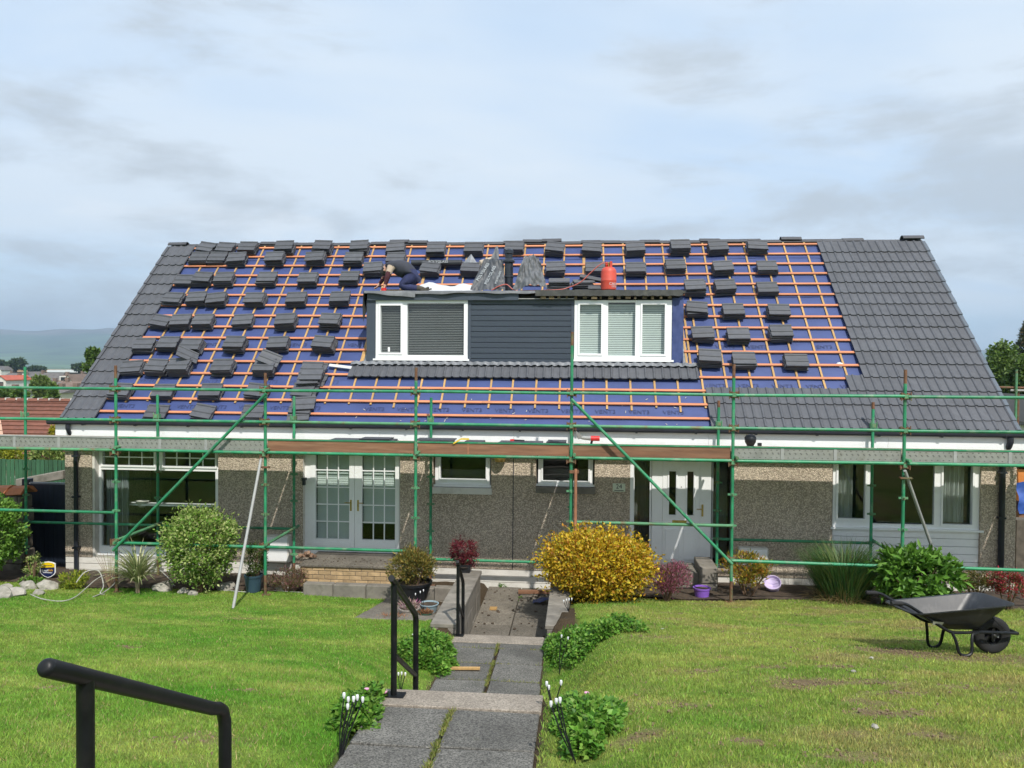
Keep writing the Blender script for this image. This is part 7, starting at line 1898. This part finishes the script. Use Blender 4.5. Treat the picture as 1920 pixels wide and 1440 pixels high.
while x < xr_: MB().prism([(x, NYr - 0.16, zr_ - 0.03), (x, NYr - 0.08, zr_ + 0.07), (x, NYr + 0.08, zr_ + 0.07), (x, NYr + 0.16, zr_ - 0.03)], (0.43, 0, 0)).build('ridge_tile', M_red_t, nh); MB().box(x + 0.43, x + 0.47, NYr - 0.13, NYr + 0.13, zr_ + 0.0, zr_ + 0.09).build('ridge_joint', M_whitewall, nh); x += 0.475
# pale verge running down its left part
for k in range(9):
    t0 = k / 9; a = at(-4 + 17 * t0, 762 + 48 * t0, NYr - 1.0 - 2.6 * t0); t1 = (k + 0.9) / 9; b2 = at(-4 + 17 * t1, 762 + 48 * t1, NYr - 1.0 - 2.6 * t1)
    zz0 = zr_ - rise + rise * ((a.y - Ye_) / (NYr - Ye_)) + 0.1; zz1 = zr_ - rise + rise * ((b2.y - Ye_) / (NYr - Ye_)) + 0.1
    MB().bar((a.x, a.y, zz0), (b2.x, b2.y, zz1), 0.16, 0.08).build('hip_tile', mat('pale_clay', (0.52, 0.33, 0.24), 0.85, 0.2), nh)

# ================================================================== land falling away to the town, hills beyond
def terr(r): return np.interp(r, [0, 24, 40, 80, 150, 300, 700, 1500, 3000, 4200], [-0.12, -0.12, -1.2, -4.5, -8, -9, -9, -10, -12, -10])
ang_ = np.linspace(0, 2 * np.pi, 145)[:-1]; rad_ = np.array([19, 24, 29, 34, 40, 50, 60, 80, 110, 150, 220, 300, 420, 600, 900, 1300, 2000, 3000, 4200, 7000, 11000])
def land(x, y, r):
    near = gz(x, y) - 0.6; far = terr(r) if y > -10 else 4.0
    t = min(1, max(0, (r - 30) / 25)); return near * (1 - t) + far * t
V = []; Cc = []
for r in rad_:
    for a in ang_:
        x, y = r * math.sin(a), 15 + r * math.cos(a)
        V.append((x, y, land(x, y, r))); q = 0.5 + 0.5 * math.sin(x * 0.011 + 2) * math.sin(y * 0.013); Cc.append((0.06 + 0.05 * q, 0.105 + 0.05 * q, 0.03))
k = len(ang_); F = []
for i in range(len(rad_) - 1):
    for j in range(k): F.append((i * k + j, i * k + (j + 1) % k, (i + 1) * k + (j + 1) % k, (i + 1) * k + j))
ter = link_obj('terrain', np_mesh('terrain', V, F, M_lawn, np.array(Cc), True)); tag(ter, kind='structure')
# hills: a long moor with fields on its lower slope
nx_, ny_ = 150, 26; V = []; Cc = []; F = []
HD = 5200
for i in range(nx_ + 1):
    x = -9000 + 18000 * i / nx_
    pxx = 960 + 1450 * math.tan(math.atan2(x, HD) + YAW)
    crest = 300 + 12 * math.sin(x * 0.0011 + 1) + 9 * math.sin(x * 0.0031) - 0.006 * (x + 3300) * (1 if x > -3300 else 0.2) + (8 if -3900 < x < -3400 else 0)
    if x > 0: crest *= max(0.35, 1 - x / 9000)
    for j in range(ny_ + 1):
        t = j / ny_; y = 3000 + 3000 * t; h = -14 + crest * (t ** 1.5) + 6 * math.sin(x * 0.006 + j) * t + 5 * math.sin(x * 0.013 + j * 1.7) * t
        V.append((x, y, h))
        f = noise.noise(Vector((x * 0.004, y * 0.008, 1.0))); g = noise.noise(Vector((x * 0.012, y * 0.02, 7.0)))
        lowf = max(0, 1 - t * 1.7)
        c = np.array([0.06, 0.085, 0.045]) * (1 - lowf) + (np.array([0.12, 0.19, 0.05]) if f > 0.0 else np.array([0.045, 0.075, 0.03])) * lowf
        if t > 0.85: c = np.array([0.11, 0.095, 0.07])
        Cc.append(np.clip(c * 1.5 * (1 + 0.9 * g), 0.01, 0.5))
for i in range(nx_):
    for j in range(ny_): F.append((i * (ny_ + 1) + j, (i + 1) * (ny_ + 1) + j, (i + 1) * (ny_ + 1) + j + 1, i * (ny_ + 1) + j + 1))
hill = link_obj('hills', np_mesh('hills', V, F, M_lawn, np.array(Cc), True)); tag(hill, kind='structure')

# ---- town
M_w1 = mat('harled_wall', (0.62, 0.60, 0.55), 0.9, 0.08, 0.5); M_w2 = mat('cream_wall', (0.60, 0.54, 0.42), 0.9, 0.08, 0.5)
M_r1 = mat('grey_roof', (0.135, 0.125, 0.120), 0.9, 0.2, 0.8); M_r2 = mat('brown_roof', (0.175, 0.125, 0.10), 0.9, 0.2, 0.8); M_r3 = mat('red_roof', (0.42, 0.11, 0.07), 0.9, 0.12, 0.8)
M_dark = mat('far_window', (0.03, 0.035, 0.04), 0.2, 0.2)
def town_house(px0, px1, yr, ye, Y, roof_m, label, gable=None, wall_m=M_w1, wins=2, dorm=0):
    """ridge runs across the view; yr/ye are the ridge and eave heights seen in the photo"""
    x0, x1 = at(px0, yr, Y).x, at(px1, yr, Y).x; zr2, ze2 = Z_at(px0, yr, Y), Z_at(px0, ye, Y); gr = terr(Y - 15) - 0.5
    hsp = max(3.2, (zr2 - ze2) * 1.15)
    t = thing('town_house', label, 'house', ((x0 + x1) / 2, Y, gr), 'houses of the town below')
    if gable:      # gable end faces us
        xm_ = (x0 + x1) / 2
        MB().prism([(x0, Y - 4, gr), (x1, Y - 4, gr), (x1, Y - 4, ze2), (xm_, Y - 4, zr2), (x0, Y - 4, ze2)], (0, 9, 0)).build('wall', wall_m, t)
        for s_, xx in ((-1, x0), (1, x1)):
            MB().prism([(xm_, Y - 4.3, zr2 + 0.02), (xx + s_ * 0.3, Y - 4.3, ze2 - 0.15), (xx + s_ * 0.3, Y - 4.3, ze2 + 0.05), (xm_, Y - 4.3, zr2 + 0.25)], (0, 9.6, 0)).build('roof_slope', roof_m, t)
        if wins: MB().box(xm_ - 0.6, xm_ + 0.6, Y - 4.06, Y - 4.005, ze2 - 1.6, ze2 - 0.5).build('window', M_dark, t)
    else:
        MB().box(x0, x1, Y - hsp + 0.3, Y + hsp - 0.3, gr, ze2).build('wall', wall_m, t)
        MB().prism([(x0 - 0.3, Y - hsp, ze2 - 0.1), (x0 - 0.3, Y, zr2), (x0 - 0.3, Y + hsp, ze2 - 0.1)], (x1 - x0 + 0.6, 0, 0)).build('roof', roof_m, t)
        for k in range(wins):
            xx = x0 + (x1 - x0) * (k + 0.5) / wins; MB().box(xx - 0.7, xx + 0.7, Y - hsp + 0.24, Y - hsp + 0.295, ze2 - 1.7, ze2 - 0.5).build('window', M_dark, t)
        for k in range(dorm):
            xx = x0 + (x1 - x0) * (k + 0.5) / dorm; zm = (zr2 + ze2) / 2
            MB().box(xx - 1.2, xx + 1.2, Y - hsp * 0.75, Y, zm - 1.2, zm + 0.7).build('dormer_box', M_w1, t); MB().box(xx - 0.8, xx + 0.8, Y - hsp * 0.75 - 0.05, Y - hsp * 0.75 - 0.005, zm - 0.7, zm + 0.4).build('window', M_dark, t)
        MB().box(x0 + 0.5, x0 + 1.3, Y - 0.4, Y + 0.4, zr2 - 0.6, zr2 + 0.9).build('chimney', M_r2, t)
    return t
town_house(15, 32, 705, 712, 190, M_r3, 'white gabled town house with a red roof, gable end', True)
town_house(31, 50, 705, 717, 194, M_r3, 'red roofed wing of the white gabled town house')
town_house(-14, 15, 706, 719, 200, M_r1, 'grey roofed town house at the left picture edge')
town_house(52, 65, 698, 704, 260, M_r1, 'white gable standing above the grey roofs', True)
town_house(46, 76, 703, 714, 245, M_r1, 'grey roofed town house left of the light green tree', wins=3)
town_house(18, 50, 699, 706, 300, M_r1, 'far grey roof behind the red roofed house', wins=3)
town_house(76, 120, 699, 714, 240, M_r1, 'long grey roofed town house right of the light green tree', wins=4)
town_house(121, 137, 703, 716, 215, M_r2, 'brown roofed town house with a white box dormer', dorm=1)
town_house(137, 152, 703, 716, 216, M_r2, 'gabled town house nearest the tiled verge', True, M_w1)
town_house(150, 172, 701, 715, 232, M_r1, 'grey roofed town house half hidden by the tiled verge')
town_house(120, 153, 715, 727, 170, M_r2, 'brown roofed town house in front of the dormered ones')
town_house(97, 121, 716, 727, 175, M_r1, 'low grey roofed town house right of the tree crown')
town_house(106, 134, 729, 735, 120, M_r1, 'cream bungalow just above the upper guard rail', wall_m=M_w2, wins=2)
town_house(134, 160, 728, 736, 125, M_r2, 'white bungalow right of the cream bungalow')
town_house(20, 48, 730, 737, 130, M_r1, 'grey roof just below the upper guard rail at the left')
town_house(-10, 20, 728, 738, 128, M_r2, 'brown roof at the left edge below the upper guard rail')
town_house(0, 12, 687, 694, 420, M_r1, 'small far white gable at the left edge', True)
# long sheds on the skyline of the town
for a, b2, yt, yb, m, lab in ((-40, 88, 693, 700, mat('tan_shed', (0.42, 0.27, 0.17), 0.9, 0.1, 0.2), 'long low tan shed on the far side of the town'), (88, 170, 694, 700, mat('white_shed', (0.66, 0.68, 0.70), 0.8, 0.05, 0.2), 'long low white shed on the far side of the town')):
    Y = 520; x0, x1 = at(a, yt, Y).x, at(b2, yt, Y).x
    t = thing('shed', lab, 'shed', ((x0 + x1) / 2, Y, terr(Y - 15) - 1)); z1 = Z_at((a + b2) / 2, yt, Y)
    MB().box(x0, x1, Y, Y + 40, z1 - 1.6, z1).build('fascia', m, t); MB().box(x0 + 1, x1 - 1, Y + 1, Y + 39, terr(Y - 15) - 1, z1 - 1.62).build('wall', M_r2, t)

def tree(name, label, px0, px1, yt, yb, Y, n, L, cols, trunk_r, base=None, lobes=14, cat='tree', up=0.2, W=None, grp=None, sparse=0.25, conifer=False):
    a, b2 = at(px0, (yt + yb) / 2, Y).x, at(px1, (yt + yb) / 2, Y).x; zt_, zb2 = Z_at((px0 + px1) / 2, yt, Y), Z_at((px0 + px1) / 2, yb, Y)
    cx_ = (a + b2) / 2; rx = (b2 - a) / 2; rz = (zt_ - zb2) / 2; cz = (zt_ + zb2) / 2; g = terr(abs(Y - 15)) if base is None else base
    t = thing(name, label, cat, (cx_, Y, g), grp)
    lc = []; r_ = random.Random(int(px0 * 7 + yt))
    for k in range(lobes):
        if conifer:
            h = k / lobes; w_ = (1 - h) * 0.95 + 0.08; q = r_.uniform(0, 6.28); lc.append((cx_ + math.cos(q) * rx * w_ * 0.6, Y + math.sin(q) * rx * w_ * 0.6, zb2 + (zt_ - zb2) * (0.05 + 0.9 * h), rx * (0.55 * w_ + 0.08), rz * 0.10))
        else:
            d = Vector((r_.gauss(0, 1), r_.gauss(0, 1), r_.gauss(0.15, 0.9))).normalized() * r_.uniform(0.35, 0.72)
            s_ = r_.uniform(0.26, 0.46); lc.append((cx_ + d.x * rx, Y + d.y * rx, cz + d.z * rz, rx * s_, rz * s_))
    per_ = n // lobes; P = []; Dn = []
    for (x, y, z, r1, r2) in lc:
        d = rand_unit(per_); rr = (sparse + (1 - sparse) * rng.random(per_) ** 0.5)[:, None]
        P.append(np.array([x, y, z]) + d * rr * np.array([r1, r1, r2])); Dn.append(d)
    P = np.concatenate(P); Dn = np.concatenate(Dn); n = len(P)
    D = Dn * 0.6 + rand_unit(n) * 0.8 + np.array([0, 0, up]); N = rand_unit(n) + Dn * 0.8 + np.array([0, 0, 0.5])
    link_obj('crown', leaves_mesh('crown', P, D, N, L * rng.uniform(0.6, 1.2, n), (W or L * 0.6) * rng.uniform(0.7, 1.2, n), palette(n, cols, 0.2), M_leaf), t)
    mb = MB(); top = Vector((cx_, Y, cz + rz * 0.5)); mb.tube([(cx_, Y, g), (cx_ + rx * 0.03, Y, (g + cz) / 2), top], [trunk_r, trunk_r * 0.75, trunk_r * 0.2], 8)
    for (x, y, z, r1, r2) in lc: s0 = Vector((cx_, Y, g + (z - g) * 0.6)); mb.tube([s0, s0.lerp(Vector((x, y, z)), 0.5) + Vector((0, 0, r2 * 0.3)), (x, y, z)], [trunk_r * 0.35, trunk_r * 0.22, trunk_r * 0.06], 5)
    mb.build('trunk', M_bark, t, smooth=True)
    return t
TG = [(0.10, 0.17, 0.03), (0.15, 0.24, 0.05), (0.06, 0.11, 0.02)]; TD = [(0.04, 0.075, 0.025), (0.06, 0.10, 0.03), (0.03, 0.05, 0.02)]
tree('birch_tree', 'light green birch standing among the town roofs', 58, 101, 699, 752, 95, 3200, 0.55, [(0.15, 0.21, 0.05), (0.20, 0.26, 0.07), (0.09, 0.14, 0.03)], 0.16)
tree('garden_tree', 'bushy green tree left of the birch at the guard rail', 26, 50, 731, 752, 80, 1500, 0.5, TG, 0.12); tree('garden_tree', 'low green tree at the far left below the guard rail', -6, 24, 733, 752, 84, 1500, 0.5, TG, 0.12); tree('garden_tree', 'low green tree right of the birch before the bungalow', 92, 108, 732, 750, 82, 1000, 0.45, TG, 0.1)
tree('roadside_tree', 'slender tree tops rising behind the left tiled verge', 158, 200, 652, 705, 75, 2600, 0.42, TG, 0.15, lobes=18)
tree('distant_tree', 'dark far tree on the skyline at the left edge', 12, 48, 674, 694, 430, 1600, 2.4, TD, 0.5); tree('distant_tree', 'smaller far tree touching the left picture edge', -12, 14, 678, 694, 440, 1200, 2.4, TD, 0.5); tree('distant_tree', 'far tree on the skyline left of the tiled verge', 137, 162, 683, 696, 430, 1200, 2.0, TD, 0.5); tree('distant_tree', 'low far tree row right of the dark skyline tree', 46, 90, 689, 696, 480, 1200, 2.2, TD, 0.4)
# woods at the right
tree('ash_tree', 'light green tree right of the tiled gable', 1833, 1912, 628, 800, 62, 9000, 0.34, [(0.12, 0.19, 0.035), (0.18, 0.27, 0.06), (0.07, 0.12, 0.025)], 0.35, lobes=22, base=-4)
tree('ash_tree', 'darker broad tree cut by the right picture edge', 1872, 1990, 650, 800, 55, 9000, 0.34, [(0.09, 0.15, 0.03), (0.15, 0.22, 0.05), (0.05, 0.09, 0.02)], 0.35, lobes=22, base=-4)
tree('pine_tree', 'dark pine rising at the right picture edge', 1875, 1975, 596, 790, 70, 8000, 0.40, [(0.045, 0.075, 0.035), (0.07, 0.085, 0.035), (0.11, 0.085, 0.04)], 0.4, lobes=26, base=-4, W=0.10, conifer=True)
# neighbour's plot at the right
pp = at(1906, 700, 19.0)
ns = thing('grey_scaffold', 'weathered grey scaffold uprights beyond the right gable', 'scaffold', (pp.x, 19, 0))
MB().tube([(pp.x, 19, 0), (pp.x, 19, Z_at(1906, 693, 19))], 0.028, 8).build('standard', M_greenrust, ns, smooth=True); MB().tube([(pp.x + 0.1, 19.1, 0), (pp.x + 0.1, 19.1, Z_at(1906, 735, 19))], 0.028, 8).build('standard', M_rust, ns, smooth=True)
MB().tube([(pp.x - 0.9, 19.05, Z_at(1906, 726, 19)), (pp.x + 1.5, 19.05, Z_at(1906, 728, 19))], 0.024, 8).build('ledger', M_rust, ns, smooth=True); MB().tube([(pp.x - 0.1, 19.05, Z_at(1906, 732, 19)), (pp.x + 1.5, 19.05, Z_at(1906, 733, 19))], 0.024, 8).build('ledger', M_galv, ns, smooth=True)
town_house(1908, 1940, 748, 790, 45, M_r1, 'pale gabled house beyond the right gable', True, M_w1)
sk = thing('skip', 'orange container with a blue tarpaulin beyond the right corner', 'container', (at(1925, 900, 17.5).x, 17.5, 0.0))
X0 = at(1909, 900, 17.5).x
MB().prism([(X0, 17.5, Z_at(1909, 895, 17.5)), (X0, 17.5, Z_at(1909, 880, 17.5)), (X0 + 1.6, 17.5, Z_at(1909, 880, 17.5)), (X0 + 1.6, 17.5, Z_at(1909, 940, 17.5)), (X0 + 0.05, 17.5, Z_at(1909, 940, 17.5))], (0, 1.5, 0)).build('container_body', mat('orange_paint', (0.62, 0.22, 0.05), 0.5, 0.15, 4), sk)
MB().box(X0 - 0.02, X0 + 1.7, 17.4, 19.0, Z_at(1909, 885, 17.5) + 0.13, Z_at(1909, 885, 17.5) + 0.2).build('container_lid', mat('blue_lid', (0.03, 0.07, 0.18), 0.5, 0.1), sk)
V = []; F = []
for i in range(10):
    for j in range(8): V.append((X0 - 0.12 + 0.16 * i, 17.2 + 0.02 * j + 0.05 * math.sin(i * 1.7 + j * 1.3), Z_at(1909, 962, 17.3) + 0.09 * j * (1 + 0.1 * math.sin(i * 2))))
for i in range(9):
    for j in range(7): F.append((i * 8 + j, (i + 1) * 8 + j, (i + 1) * 8 + j + 1, i * 8 + j + 1))
MB().add(V, F).build('tarpaulin', mat('blue_tarp', (0.03, 0.09, 0.36), 0.45, 0.2, 5), sk, smooth='all')
MB().box(X0 - 0.1, X0 + 1.6, 17.25, 19.0, 0.0, Z_at(1909, 960, 17.3)).build('pallet', M_woodboard, sk)
block = MB().box(at(1906, 1000, 15.2).x, at(1906, 1000, 15.2).x + 2.5, 15.2, 15.5, -0.2, Z_at(1906, 975, 15.2)).build('boundary_wall', mat('dark_wall_stone', (0, 0, 0))); tag(block, 'dark low wall beyond the right corner of the house', 'wall')

# ================================================================== haze
hz = MB().box(-9500, 9500, -900, 6500, -60, 345).build('haze', M_white); hz.data.materials.clear()
hm = bpy.data.materials.new('haze_air'); hm.use_nodes = True; nt = hm.node_tree; nt.nodes.clear()
ho = nt.nodes.new('ShaderNodeOutputMaterial'); hv = nt.nodes.new('ShaderNodeVolumePrincipled'); hv.inputs['Color'].default_value = (0.58, 0.78, 1.0, 1); hv.inputs['Density'].default_value = 0.00018; hv.inputs['Anisotropy'].default_value = 0.2
nt.links.new(hv.outputs[0], ho.inputs['Volume']); hz.data.materials.append(hm); tag(hz, 'pale blue haze over the valley', 'haze', kind='stuff')
